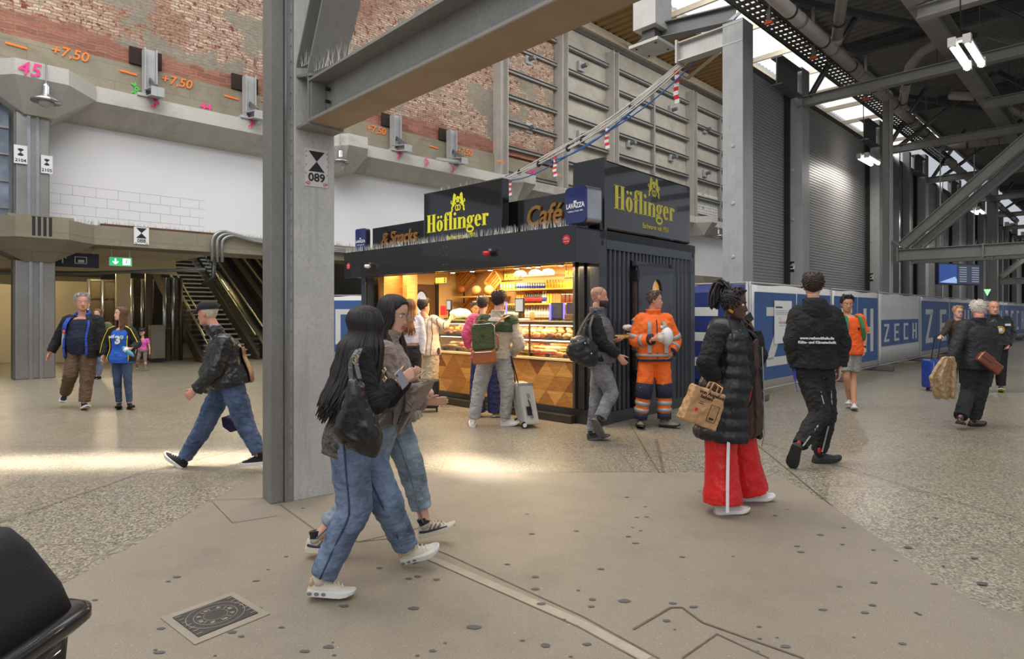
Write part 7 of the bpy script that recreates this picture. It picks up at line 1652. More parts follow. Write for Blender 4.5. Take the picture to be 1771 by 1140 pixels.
# --- person behind the pillar
B = person('person in brown quilted jacket half hidden behind the foreground pillar', 13.5, 1.72, dict(head=(489, 536, 0), sL=(476, 556, -.12), sR=(486, 556, .14), eL=(461, 572, -.15), wL=(470, 588, -.2), eR=(480, 575, .2), wR=(476, 588, .2), hL=(477, .9, -.08), hR=(481, .9, .08), kL=(474, .48, -.08), kR=(482, .48, .08), aL=(476, .09, -.08), aR=(484, .09, .08), tL=(464, .02, -.08), tR=(472, .02, .08)), 'f', 'light', head=(-80, 0, 0), face=False)
haircap(B.c, B.hr, B.hf, B.hu, B.hs, 'long', .012, HDB, B.root); top(B, cloth('brown_quilt', rgb(84, 70, 72)), .04, -.1, 1.02, sr=(.085, .075, .055), name='quilted_jacket', fold=.02); pants(B, denim('navy', rgb(36, 44, 74)), (.1, .07, .06, .055), fold=.01); shoes(B, BLACK, BSO)
tag(shape2d([(459, 582), (472, 574), (478, 584), (478, 606), (462, 600), (453, 594)], 13.2, .12, 'brown_handbag', mat('brown_leather', rgb(74, 52, 44), .5), None), 'brown handbag beside the foreground pillar', 'bag')
# --- long-haired woman at the counter
B = person('woman seen from behind with long brown hair, white crop top and black trousers', 9.1, 1.72, dict(head=(708, 531, 0), sL=(692, 553), sR=(725, 553), eL=(686, 585), wL=(687, 612), eR=(731, 585), wR=(729, 612), hL=(699, .92), hR=(718, .92), kL=(699, .48), kR=(717, .48), aL=(700, .09), aR=(716, .09), tL=(698, .02, .25), tR=(718, .02, .25)), 'f', 'light', 1.0, head=(180, 0, 0), face=False)
haircap(B.c, B.hr, B.hf, B.hu, B.hs, 'long', .012, HGI, B.root); locks(B.c, B.hr, B.hf, B.hu, B.hs, 110, .42, HGI, B.root, 60, 180, .012, .05, .05, seed=9, width=.09)
top(B, cloth('white_top', rgb(216, 212, 222)), .02, .32, 1.02, 1, (.07, .058, .045), name='white_top', fold=.008); pants(B, cloth('black_trousers', rgb(22, 22, 24)), (.112, .085, .075, .07), waist=.24, fold=.008); MB().rings([torso_ring(B, f_, .026) for f_ in (.20, .26)]).build('belt', LEATH, B.root); shoes(B, BLACK, BSO)
# --- man in striped shirt
def striped(nm, c1, c2, axis, freq):
    m, nt, b = new_mat(nm); g = _n(nt, 'ShaderNodeNewGeometry').outputs['Position']; d = _n(nt, 'ShaderNodeVectorMath', operation='DOT_PRODUCT'); nt.links.new(g, d.inputs[0]); d.inputs[1].default_value = tuple(axis)
    k = _n(nt, 'ShaderNodeMath', operation='MULTIPLY'); nt.links.new(d.outputs['Value'], k.inputs[0]); k.inputs[1].default_value = freq; fr = _n(nt, 'ShaderNodeMath', operation='FRACT'); nt.links.new(k.outputs[0], fr.inputs[0])
    nt.links.new(mix(nt, ramp(nt, fr.outputs[0], .84, .88), c1, c2), b.inputs['Base Color']); b.inputs['Roughness'].default_value = .85; return m
B = person('dark-haired man in striped cream shirt reaching over the kiosk counter', 9.95, 1.76, dict(head=(733, 531, 0), sL=(729, 552, .12), sR=(751, 553, -.10), eL=(740, 572, .25), wL=(752, 566, .4), eR=(771, 566, -.02), wR=(778, 553, .16), hL=(736, .95, .06), hR=(748, .95, -.06), kL=(738, .5, .06), kR=(748, .5, -.06), aL=(740, .09, .06), aR=(747, .09, -.06), tL=(752, .02, .16), tR=(760, .02, .05)), 'm', 'tan', .95, head=(125, -2, 0))
haircap(B.c, B.hr, B.hf, B.hu, B.hs, 'short', .02, HB, B.root, .006); top(B, striped('striped_cream', rgb(206, 194, 176), rgb(60, 52, 46), V(.86, -.5, 0), 15), .03, -.22, 1.0, .95, (.08, .08, .07), name='striped_shirt', fl=.04); pants(B, cloth('cream_trousers', rgb(206, 188, 156)), (.115, .1, .09, .085), fold=.02); shoes(B, CRS, WSO)
# --- pink jacket customer
B = person('customer in pink jacket and wide navy trousers in front of the pastry case', 9.0, 1.70, dict(head=(835, 527, 0), sL=(818, 552), sR=(852, 552), eL=(806, 578, -.02), wL=(812, 600, .05), eR=(860, 580), wR=(856, 604, .1), hL=(828, .92), hR=(848, .92), kL=(824, .5), kR=(853, .5), aL=(826, .09), aR=(858, .09), tL=(824, .02, .2), tR=(872, .02, .1)), 'f', 'light', 1.0, head=(165, 0, 0), face=False)
haircap(B.c, B.hr, B.hf, B.hu, B.hs, 'short', .016, HDB, B.root, .006); top(B, cloth('pink_jacket', rgb(206, 84, 122)), .04, -.1, 1.02, 1, (.09, .08, .065), name='pink_jacket', fold=.025); pants(B, cloth('navy_wide', rgb(38, 44, 88)), (.11, .1, .11, .125), fold=.02, gap=-.02); shoes(B, mat('mustard_shoe', rgb(206, 150, 40), .6), WSO)
# --- man with fleece and backpack
B = person('man in cream and green fleece with a backpack, seen from behind at the kiosk', 8.28, 1.84, dict(head=(863, 521, 0), sL=(836, 556, .02), sR=(884, 557, -.03), eL=(826, 596, 0), wL=(838, 618, .22), eR=(898, 597, -.04), wR=(884, 612, .2), hL=(843, .98), hR=(869, .98), kL=(829, .50, .0), kR=(878, .50, 0), aL=(819, .09, -.05), aR=(873, .09, .03), tL=(817, .02, .15), tR=(900, .02, .0)), 'm', 'light', 1.0, head=(152, 0, 0), hands={'R': dict(hide=True), 'L': dict(hide=True)})
haircap(B.c, B.hr, B.hf, B.hu, B.hs, 'short', .018, HDB, B.root, .008); pants(B, cloth('grey_sweatpants', rgb(164, 160, 158)), (.12, .098, .085, .075), fold=.018, label='light grey trousers')
FLC = cloth('cream_fleece', rgb(206, 188, 164), var=.06, bs=.9, bscale=150, sheen=.4); top(B, FLC, .045, -.12, 1.02, 1, (.092, .082, .068), name='fleece_jacket', fold=.02, collar=.02)
top(B, cloth('green_yoke', rgb(58, 74, 44)), .068, .72, .99, .12, (.107, .10, .09), name='green_yoke', fold=.0, label='dark green shoulder yoke')
shoes(B, mat('white_trainer', rgb(214, 208, 202), .5, bs=.1), WSO, plain=False)
Fq = Fr(pix(835, 592, 7.93), V(.96, .12, .08), V(-.12, .97, 0), V(-.06, 0, 1)); e = empty('backpack', Fq.o, 'green canvas backpack with tan leather base on the man in the fleece', 'backpack')
GC = cloth('green_canvas', rgb(76, 84, 48)); TL = mat('tan_leather_bag', rgb(160, 90, 44), .5, bs=.2)
MB().box(Fq, -.14, .15, -.09, .10, -.10, .24).build('pack_body', GC, e, bevel=.03); MB().box(Fq, -.145, .155, -.095, .105, -.28, -.10).build('leather_base', TL, e, bevel=.025); MB().tube([Fq.p(.15, -.08, -.25), Fq.p(.155, -.08, .2), Fq.p(.12, -.085, .235), Fq.p(-.11, -.085, .235)], .008, 6).build('zip', CHROME, e, True)
MB().tube([Fq.p(.165, -.06, .1), Fq.p(.195, -.07, .06), Fq.p(.19, -.07, -.08), Fq.p(.16, -.06, -.12)], .013, 8).build('side_handle', TL, e, True); MB().tube([Fq.p(-.05, 0, .24), Fq.p(-.04, 0, .28), Fq.p(.04, 0, .28), Fq.p(.05, 0, .24)], .01, 8).build('top_handle', TL, e, True); MB().box(Fq, -.03, .02, -.094, -.09, .08, .10).build('badge', BLACK, e); MB().tube([Fq.p(-.12, -.098, -.12), Fq.p(.10, -.098, -.13)], .005, 6).build('pocket_zip', CHROME, e)
strap([Fq.p(-.09, .08, .2), pix(824, 560, 8.1), pix(832, 545, 8.2)], .04, GC, e); strap([Fq.p(.09, .06, .22), pix(852, 565, 8.02), pix(868, 552, 8.06), pix(880, 546, 8.16)], .05, TL, e)
sc_ = gnd(915, 737); Fq = Fr(sc_, V(.9, .3, 0), V(-.3, .9, 0), V(-.17, .05, .98)); e = empty('silver_suitcase', sc_, 'ribbed silver aluminium trolley case leaning beside the man in the fleece', 'suitcase')
AL = mat('case_aluminium', rgb(206, 203, 196), .35, .3); MB().box(Fq, -.10, .10, -.18, .18, .05, .60).build('case_body', AL, e, bevel=.025); m = MB()
for k in range(6): m.box(Fq, -.085+k*.03, -.073+k*.03, -.188, -.18, .08, .57)
for k in range(10): m.box(Fq, -.108, -.10, -.16+k*.035, -.148+k*.035, .08, .57)
m.build('ribs', AL, e)
MB().box(Fq, -.104, .104, -.185, -.16, .58, .61).build('corner_cap', CHROME, e); MB().box(Fq, -.02, .02, -.2, -.188, .42, .47).build('latch', CHROME, e); MB().box(Fq, -.02, .02, -.2, -.188, .14, .19).build('latch', CHROME, e); MB().tube([Fq.p(-.01, -.19, .38), Fq.p(-.01, -.22, .36), Fq.p(.0, -.22, .24), Fq.p(.0, -.19, .22)], .009, 6).build('carry_handle', BLACK, e, True); MB().box(Fq, -.06, .01, -.205, -.195, .18, .30).build('luggage_tag', BLACK, e)
for y in (-.15, .15): MB().tube([Fq.p(-.11, y-.01, .045), Fq.p(-.11, y+.02, .045)], .045, 16).build('wheel', BLACK, e); MB().tube([Fq.p(-.11, y-.013, .045), Fq.p(-.11, y+.023, .045)], .028, 14).build('hub', WHITE, e)
for y in (-.06, .06): MB().tube([Fq.p(-.07, y, .6), pix(884, 616, 8.2)], .009, 6).build('pull_bar', BLACK, e)
e = empty('dark_trolley', gnd(741, 712), 'small black trolley case behind the woman with glasses', 'suitcase'); Fq = Fr(gnd(741, 712), V(1, 0, 0), V(0, 1, 0)); MB().box(Fq, -.16, .16, -.1, .12, .06, .5).build('case_body', BLACK, e, bevel=.03)
for x in (-.12, .13): MB().tube([Fq.p(x-.012, 0, .03), Fq.p(x+.012, 0, .03)], .03, 12).build('wheel', BLACK, e)
# --- bald bearded man
B = person('bald bearded man in black jacket with grey quilted front and grey jeans', 7.35, 1.85, dict(head=(1036, 514, 0), sR=(1027, 556, -.18), sL=(1042, 558, .18), eR=(1042, 594, -.23), wR=(1068, 613, -.20), eL=(1056, 592, .22), wL=(1064, 590, .02), hR=(1034, .97, -.1), hL=(1040, .97, .08), kR=(1057, 680, -.12), aR=(1037, .30, -.3), tR=(1042, 764, -.3), kL=(1032, .51, .06), aL=(1024, .09, .02), tL=(1064, .02, .0)), 'm', 'ruddy', 1.05, head=(88, 0, 0), hands={'R': dict(d=V(.6, -.1, -.8), curl=.35)})
haircap(B.c, B.hr, B.hf, B.hu, B.hs, 'receding', .0015, hairm('stubble', rgb(166, 124, 104)), B.root, .0)
m = MB(); c, r, f, u, s = B.c, B.hr, B.hf, B.hu, B.hs
R = []
for z, off in ((-.155, -.045), (-.15, -.02), (-.13, .004), (-.11, .014), (-.085, .014), (-.06, .010), (-.045, .004), (-.03, -.006)):
    R.append([c+(r*head_surf(max(z, -.11), t, False, off)[0]+f*(head_surf(max(z, -.11), t, False, off)[1] if math.cos(t) > -.1 else -.0)+u*z)*s for t in [k*6.2832/28 for k in range(28)]])
m.rings(R); m.build('beard', HDB, B.root, True)
pants(B, denim('grey', rgb(108, 108, 112)), (.112, .088, .075, .068), fold=.018, label='grey jeans'); top(B, cloth('grey_quilt', rgb(92, 92, 98), .5), .035, -.08, 1.02, 0, name='quilted_body', fold=.02, belly=.02, collar=.02, label='grey quilted vest front'); top(B, cloth('black_sleeve', rgb(22, 22, 24)), .042, -.02, 1.0, 1, (.09, .075, .06), open_=1.0, name='black_jacket', th=.02, fold=.014)
shoes(B, mat('dark_trainer', rgb(36, 38, 44), .6), mat('grey_sole', rgb(86, 86, 88), .6), plain=True)
e = empty('duffel_bag', pix(1008, 630, 7.0), 'black nylon holdall hanging from the bearded man\'s shoulder', 'bag'); shape2d([(982, 598), (990, 584), (1004, 578), (1020, 584), (1033, 600), (1034, 622), (1028, 634), (1010, 634), (988, 624), (978, 610)], 7.0, .26, 'bag_body', mat('black_nylon', rgb(24, 24, 28), .5, bs=.4, bscale=20), e, .01, .03)
strap([pix(998, 582, 7.0), pix(1005, 566, 7.05), pix(1018, 545, 7.15), pix(1028, 538, 7.25)], .035, BLACK, e); strap([pix(1022, 588, 6.95), pix(1020, 566, 7.02), pix(1026, 546, 7.1)], .03, BLACK, e)
for (u, v) in ((1012, 594), (1000, 590), (1023, 612)): MB().ell(pix(u, v, 6.86), .011, .006, .011).build('buckle', CHROME, e)
# --- construction worker
OJ = mat('hi_vis_orange', rgb(246, 112, 36), .75, var=.05, bs=.2, bscale=90); REF = mat('reflective_grey', rgb(160, 160, 158), .4, .2); NVW = cloth('work_navy', rgb(38, 42, 66))
B = person('construction worker in orange high-visibility jacket and trousers holding a cup', 8.2, 1.82, dict(head=(1132, 520, 0), sR=(1109, 553), sL=(1152, 553), eR=(1097, 590, 0), wR=(1128, 587, -.24), eL=(1169, 590, .04), wL=(1160, 610, -.08), hR=(1120, .96), hL=(1143, .96), kR=(1114, .50, -.03), kL=(1149, .50), aR=(1107, .10), aL=(1149, .10), tR=(1110, .02, -.25), tL=(1176, .02, -.12)), 'm', 'ruddy', 1.05, head=(72, 0, 0), hands={'R': dict(d=V(.9, -.2, .1), t=UP, curl=.55), 'L': dict(hide=False)}, brow=HDB)
haircap(B.c, B.hr, B.hf, B.hu, B.hs, 'short', .010, hairm('grey_brown', rgb(92, 78, 68)), B.root, .004)
pants(B, OJ, (.118, .105, .09, .08), fold=.02, name='work_trousers', label='orange work trousers'); top(B, OJ, .045, -.10, 1.02, 1, (.092, .08, .066), name='work_jacket', fold=.02, belly=.02, collar=.03)
MB().rings([torso_ring(B, f_, .058, 0, .02) for f_ in (-.13, -.07)]).build('navy_hem', NVW, B.root, True); MB().rings([torso_ring(B, f_, .064, 0, .02) for f_ in (0.0, .075)]).build('reflective_band', REF, B.root, True)
for S_ in 'RL':
    sh, el, wr, kn, an, hp = [getattr(B, k+S_) for k in 'sewkah']
    for a_, b_, t0, t1, r_ in ((sh, el, .72, .90, .094), (el, wr, .40, .58, .083)): MB().tube([a_.lerp(b_, t0), a_.lerp(b_, t1)], r_*B.s, 16).build('reflective_band', REF, B.root, True)
    MB().tube([el.lerp(wr, .86), el.lerp(wr, 1.0)], .072*B.s, 16).build('navy_cuff', NVW, B.root, True)
    m = MB(); m.tube([hp.lerp(kn, .80), kn, kn.lerp(an, .25)], [.112*B.s, .112*B.s, .108*B.s], 18); m.build('navy_knee_patch', NVW, B.root, True)
    for t0, t1 in ((.36, .5), (.6, .72)): MB().tube([kn.lerp(an, t0), kn.lerp(an, t1)], [.1*B.s, .095*B.s], 18).build('reflective_band', REF, B.root, True)
    MB().tube([kn.lerp(an, .76), kn.lerp(an, .97)], [.092*B.s, .09*B.s], 18).build('navy_hem', NVW, B.root, True)
    g = 1 if S_ == 'L' else -1; Fq = chest_frame(B, .8, g*.10, .05); strap([chest_frame(B, .97, g*.09, .03).o-B.fwd*.05+UP*.02, chest_frame(B, .88, g*.10, .075).o, chest_frame(B, .7, g*.105, .08).o, chest_frame(B, .45, g*.11, .085).o, chest_frame(B, .12, g*.11, .09).o], .05, REF, B.root, 'shoulder_band', .008, B.lxs)
MB().tube([chest_frame(B, t, 0, .062).o for t in (1.0, .8, .5, .2, -.05)], .006, 6).build('zip', NVW, B.root); Fq = chest_frame(B, .78, .07, .075); MB().box(Fq, -.03, .03, -.002, .01, 0, .035).build('name_patch', WHITE, B.root); pass
shoes(B, mat('work_shoe', rgb(128, 120, 108), .7, bs=.3), BSO, boot=True, sc=1.05)
cp_ = pix(1143, 584, 7.86); e = empty('coffee_cup', cp_, 'white takeaway cup in the construction worker\'s hand', 'cup'); MB().lathe(cp_, [(.032, -.06), (.042, .05)], n=16).build('cup_body', mat('cup_white', rgb(216, 204, 188), .6), e, True); MB().lathe(cp_, [(.044, .05), (.043, .062)], n=16).build('rim', WHITE, e)
hp_ = pix(1153, 582, 8.02); e = empty('white_helmet', hp_, 'white round helmet tucked under the construction worker\'s arm', 'helmet'); MB().ell(hp_, .085, .1, .125, n=20, m=12).build('helmet_shell', WHITE, e, True); MB().box(Fr(hp_, V(1, 0, 0), V(0, 1, 0)), -.09, -.05, -.06, .06, -.02, .0).build('rim', WHITE, e)
# --- woman on the phone in the puffer coat and red trousers
RDT = mat('red_track', rgb(206, 22, 26), .45, var=.1, vs=6)
B = person('woman on the phone with braided hair, long black puffer coat and wide red trousers', 4.82, 1.72, dict(head=(1268, 527, 0), sR=(1240, 577, -.17), sL=(1289, 579, .16), eR=(1222, 630, -.27), wR=(1236, 656, -.22), eL=(1312, 620, .06), wL=(1303, 574, .10), hR=(1250, .92, -.09), hL=(1272, .92, .09), kR=(1247, .48, -.1), kL=(1282, .48, .12), aR=(1250, .09, -.14), aL=(1296, .10, .16), tR=(1290, .02, -.14), tL=(1340, .02, .16)), 'f', 'dark', 1.16, head=(62, -4, 0), hs=1.06, hands={'L': dict(d=V(-.30, .1, .9), t=V(-.3, -.9, 0), p=V(-.9, -.2, -.3), curl=.6), 'R': dict(d=V(.2, 0, -1), curl=.9)}, brow=HB, lips=mat('rose_lips', rgb(150, 84, 84), .4, var=0))
haircap(B.c, B.hr, B.hf, B.hu, B.hs, 'short', .010, HB, B.root, .004)
bun = B.c+(-B.hf*.075+B.hu*.125)*B.hs; m = MB(); random.seed(5)
for k in range(26):
    a = math.radians(random.uniform(50, 180))*random.choice((-1, 1)); z = random.uniform(-.03, .06); x, y = head_surf(z, a, False, .012); p0 = B.c+(B.hr*x+B.hf*y+B.hu*z)*B.hs
    p1 = p0.lerp(bun, .55)+(p0-B.c).normalized()*.03; q = bun+V(random.uniform(-.03, .03), random.uniform(-.03, .03), random.uniform(0, .05)); pp, _ = smooth_path([p0, p1, q], [1]*3, 5); m.tube(pp, .008, 6)
for k in range(24):
    q = bun+V(random.uniform(-.03, .03), random.uniform(-.04, .04), random.uniform(-.01, .05)); bk = -B.hf*random.uniform(.05, .10)+B.hr*random.uniform(-.05, .05)
    pts = [q, q+bk*.6+UP*random.uniform(.0, .03), q+bk-UP*random.uniform(.04, .09), q+bk*1.05-UP*random.uniform(.11, .19)]
    if k < 6: pts.append(q+bk*.7-UP*.08)
    pp, _ = smooth_path(pts, [1]*len(pts), 6); m.tube(pp, [.0085*(1+.18*(j % 2)) for j in range(len(pp))], 6)
m.build('braids', HB, B.root, True)
for k in range(3): MB().tube([B.c+(B.hr*.088+B.hf*(-.008+k*.008)+B.hu*(-.045-k*.006))*B.hs+(B.hf*math.cos(t)+B.hu*math.sin(t))*.008 for t in [j*.63 for j in range(11)]], .0028, 6).build('gold_earring', mat('gold', rgb(214, 170, 70), .25, .9), B.root, True)
pants(B, RDT, (.13, .125, .13, .155), fold=.012, gap=-.01, name='wide_trousers', label='red wide track trousers')
an, kn, hp = B.aR, B.kR, B.hR
strap([kn+V(-.0, -.165, .12), kn+V(-.005, -.168, 0), kn.lerp(an, .5)+V(-.02, -.18, 0), an+V(-.03, -.185, -.02)], .022, WHITE, B.root, 'white_side_stripe', .006, V(1, 0, 0))
PUF = mat('puffer_nylon', rgb(24, 24, 28), .42, var=.15, vs=7, bs=.3, bscale=9)
mb = MB(); RR = []; N_ = 46
for k in range(N_+1):
    f_ = -.80+1.90*k/N_; pf = abs(math.sin(k*math.pi/5.1))**.6*.022
    RR.append(torso_ring(B, f_, .05+pf, .045, .03, .42, .03))
mb.rings(RR); finish(mb, 'puffer_coat', PUF, B.root, .008, .014, .06, 2)
MB().rings([section(B.sc.lerp(B.nk, t)-B.fwd*.03, B.lxs, B.fwd, r_, r_*.95, 20) for t, r_ in ((-.35, .17), (.0, .165), (.4, .15), (.75, .125), (1.0, .095))]).build('hood', PUF, B.root, True)
top(B, cloth('black_jumper', rgb(18, 18, 20)), .03, -.35, 1.0, 1, (.085, .078, .062), name='black_jumper', fold=.02, belly=.03, label='black jumper and padded sleeves')
rows = [[pix(1293+(r_-1293)*k/5, v+4*math.sin(k), 4.72+.02*math.sin(k*1.4)+.03*k/5) for k in range(6)] for r_, v in ((1312, 590), (1314, 630), (1317, 670), (1321, 710), (1320, 750), (1316, 757))]
finish(sheet(rows, .03), 'open_coat_front', mat('brown_lining', rgb(66, 44, 36), .5, var=.2), B.root, .008, .01, .06)
m = MB().tube([pix(1318, 600, 4.74), pix(1321, 680, 4.74), pix(1322, 750, 4.74), pix(1318, 772, 4.74)], .005, 6); m.build('zip', CHROME, B.root)
m = MB(); m.tube([pix(1293, 668, 4.6), pix(1294, 700, 4.6)], .004, 6); m.tube([pix(1301, 668, 4.6), pix(1296, 695, 4.6)], .004, 6); m.build('drawstring', RDT, B.root)
m = MB(); m.tube([pix(1260, 548, 4.58), pix(1266, 575, 4.56), pix(1268, 594, 4.55)], .006, 6); m.build('hood_cord', BLACK, B.root)
shoes(B, mat('white_trainer', rgb(214, 208, 202), .5, bs=.1), WSO, plain=False, sc=1.05)
p_ = pix(1290, 552, 4.93); e = empty('phone', p_, 'black phone held to the ear of the woman in red trousers', 'phone'); ph = Fr(p_, V(.75, .35, .45), V(-.4, .9, 0), V(-.45, -.1, .85)); MB().box(ph, -.075, .06, -.02, -.01, -.035, .035).build('phone_body', BLACK, e, bevel=.004); MB().box(ph, -.055, -.03, -.024, -.02, -.01, .02).build('camera_bump', mat('grey_bump', rgb(60, 60, 62), .3), e)
# paper bag
KR = mat('brown_paper', rgb(184, 142, 98), .7, var=.12, vs=10, bs=1.0, bscale=7)
Yp = 4.40; bg_ = pix(1216, 700, Yp); Fq = Fr(bg_, V(.93, .1, -.35), V(-.1, .99, 0), V(.35, 0, .93)); e = empty('paper_bag', bg_, 'brown paper carrier bag with black print held by the woman in red trousers', 'bag')
q = MB(); R = []
for z, sx_, sy in ((-.15, .125, .06), (-.145, .135, .066), (-.05, .13, .062), (.06, .125, .05), (.115, .122, .035)):
    n = 10; pr = []
    for (x0, y0), (x1, y1) in (((-1, -1), (1, -1)), ((1, -1), (1, 1)), ((1, 1), (-1, 1)), ((-1, 1), (-1, -1))):
        for k in range(n): t = k/n; pr.append(Fq.p((x0+(x1-x0)*t)*sx_, (y0+(y1-y0)*t)*sy, z))
    R.append(pr)
o = finish(q.rings(R), 'bag_body', KR, e, .006, .022, .07, 1)
for y in (-.04, .03): MB().tube([Fq.p(-.01, y, .10), Fq.p(.0, y, .17), pix(1235, 662, 4.5), Fq.p(.075, y, .16), Fq.p(.075, y, .10)], .006, 6).build('handle', KR, e, True)
Ft = Fr(Fq.p(0, -.088, 0), Fq.x, Fq.y, Fq.z)
INK = mat('black_ink', rgb(30, 26, 24), .7)
text('von Angeboten', .036, Fr(Ft.p(.015, 0, .075), Ft.x, Ft.y, Ft.z), INK, e, 'lettering', .002, bold=.0012); text('haben!', .036, Fr(Ft.p(-.03, 0, .043), Ft.x, Ft.y, Ft.z), INK, e, 'lettering', .002, bold=.0012)
m = MB(); 
for a_, b_ in (((.02, -.10), (.085, -.10)), ((.085, -.10), (.085, .02)), ((.085, .02), (.02, .02)), ((.02, .02), (.02, -.10))): m.bar(Ft.p(a_[0], 0, a_[1]), Ft.p(b_[0], 0, b_[1]), .003, .004, Ft.y)
m.build('phone_outline', INK, e); MB().box(Ft, .035, .07, -.001, .001, -.085, -.07).build('print_block', INK, e); MB().box(Ft, -.085, -.065, -.001, .001, -.06, -.035).build('red_mark', REDM, e)
m = MB()
for k in range(2): m.box(Ft, -.075, -.04, -.001, .001, .015-k*.014, .02-k*.014)
m.build('print_lines', INK, e)
# --- young man in black hoodie
BKH = cloth('black_hoodie', rgb(24, 23, 25), var=.2); WKP = cloth('black_workwear', rgb(28, 27, 28), var=.2)
B = person('young man in black hooded sweatshirt with white print on the back, walking away', 6.25, 1.87, dict(head=(1406, 496, 0), sL=(1381, 544, .03), sR=(1439, 544, -.03), eL=(1370, 592, .0), wL=(1378, 634, .0), eR=(1456, 592, -.03), wR=(1452, 634, -.03), hL=(1394, .99, .0), hR=(1420, .99, 0), kR=(1428, .52, 0), aR=(1417, .095, .0), tR=(1456, .02, .02), kL=(1418, .53, -.12), aL=(1382, .22, -.26), tL=(1366, 812, -.22)), 'm', 'light', 1.06, head=(158, 0, 0))
haircap(B.c, B.hr, B.hf, B.hu, B.hs, 'short', .018, HDB, B.root, .008); MB().ell(B.c+(B.hr*.083+B.hf*.005+B.hu*-.01)*B.hs, .006, .008, .010).build('earphone', WHITE, B.root)
pants(B, WKP, (.115, .098, .088, .072), fold=.024, name='work_trousers', label='black work trousers'); top(B, BKH, .05, -.02, 1.0, 1, (.094, .084, .066), name='hooded_sweatshirt', fold=.022, collar=.03, fl=.0)
MB().rings([section(B.sc.lerp(B.nk, t)-B.fwd*.045, B.lxs, B.fwd, r_, r_*.9, 20) for t, r_ in ((-.45, .12), (-.1, .150), (.3, .135), (.7, .115), (.95, .09))]).build('hood', BKH, B.root, True)
Fq = chest_frame(B, .50, .0, .058, True)
for s_, z in (('www.raabundthale.de', .02), ('Kälte- und Klimatechnik', -.022)): text(s_, .036, Fr(Fq.p(-.03, 0, z), Fq.x, Fq.y), WHITE, B.root, 'back_lettering', .004, bold=.0012)
for S_ in 'RL':
    kn, an, hp = getattr(B, 'k'+S_), getattr(B, 'a'+S_), getattr(B, 'h'+S_); sd_ = V(0, -1, 0); r0 = .088*B.s
    strap([kn.lerp(an, .30)+sd_*r0, kn.lerp(an, .9)+sd_*(r0-.006)+V(-.02, 0, 0)], .014, REF, B.root, 'reflective_piping', .004, V(1, 0, 0)); strap([hp.lerp(kn, .5)+sd_*(.115)+V(.02, 0, 0), hp.lerp(kn, .85)+sd_*.10+V(.02, 0, 0)], .012, REF, B.root, 'reflective_piping', .004, V(1, 0, 0))
    MB().ell(an+V(-.03, -.06, .045), .02, .012, .03).build('red_tab', REDM, B.root)
strap([B.hL+V(-.12, -.02, .03), B.hL+V(-.13, -.03, -.12), B.hL+V(-.11, -.04, -.25)], .03, mat('blue_strap', rgb(40, 60, 160), .6), B.root, 'hanging_strap')
shoes(B, mat('dark_work_shoe', rgb(44, 44, 46), .6, bs=.3), mat('rubber_sole', rgb(40, 40, 42), .7), soleh=.034, boot=True, plain=True, sc=1.06)
# --- young man in orange shirt
ORS = cloth('orange_shirt', rgb(240, 96, 34)); GSH = cloth('grey_shorts', rgb(140, 138, 134)); GBP = mat('green_strap', rgb(30, 130, 80), .6)
B = person('young man in orange football shirt with green rucksack straps and grey shorts', 9.8, 1.80, dict(head=(1465, 525, 0), sR=(1449, 551, 0), sL=(1487, 551, 0), eR=(1442, 578, 0), wR=(1452, 580, -.22), eL=(1495, 580, .0), wL=(1494, 602, -.08), hR=(1461, .95), hL=(1478, .95), kR=(1464, .52, -.08), kL=(1475, .51, -.02), aR=(1469, .13, .1), aL=(1477, .10, -.15), tR=(1464, .03, -.15), tL=(1479, .02, -.4)), 'm', 'tan', 1.0, head=(-14, -12, 0), hs=1.05, hands={'R': dict(d=V(.7, -.6, .1), t=UP, curl=.6)})
haircap(B.c, B.hr, B.hf, B.hu, B.hs, 'short', .014, HB, B.root, .006); pants(B, GSH, (.115, .11, .105), .82, 'shorts', fold=.01); top(B, ORS, .03, -.16, 1.0, .85, (.08, .08, .07), name='orange_shirt', fold=.014, fl=.02)
for g in (-1, 1): strap([chest_frame(B, 1.0, g*.10, .02).o-B.fwd*.1+UP*.06, chest_frame(B, .97, g*.11, .03).o+UP*.03, chest_frame(B, .7, g*.13, .05).o, chest_frame(B, .4, g*.17, .0).o, chest_frame(B, .25, g*.19, -.08).o], .05, GBP, B.root, 'rucksack_strap', .012, B.lxs)
MB().tube([B.sc.lerp(B.nk, .3)+B.lxs*math.cos(t)*.075+B.fwd*(math.sin(t)*.075)+UP*(.02-.05*math.sin(t)) for t in [k*6.2832/16 for k in range(17)]], .007, 6).build('black_collar', BLACK, B.root, True); MB().ell(chest_frame(B, .68, .07, .03).o, .018, .008, .026).build('crest', BLACK, B.root); MB().tube([B.eL.lerp(B.wL, .88), B.eL.lerp(B.wL, .98)], .036, 12).build('watch', BLACK, B.root)
shoes(B, mat('white_trainer', rgb(214, 208, 202), .5, bs=.1), WSO)
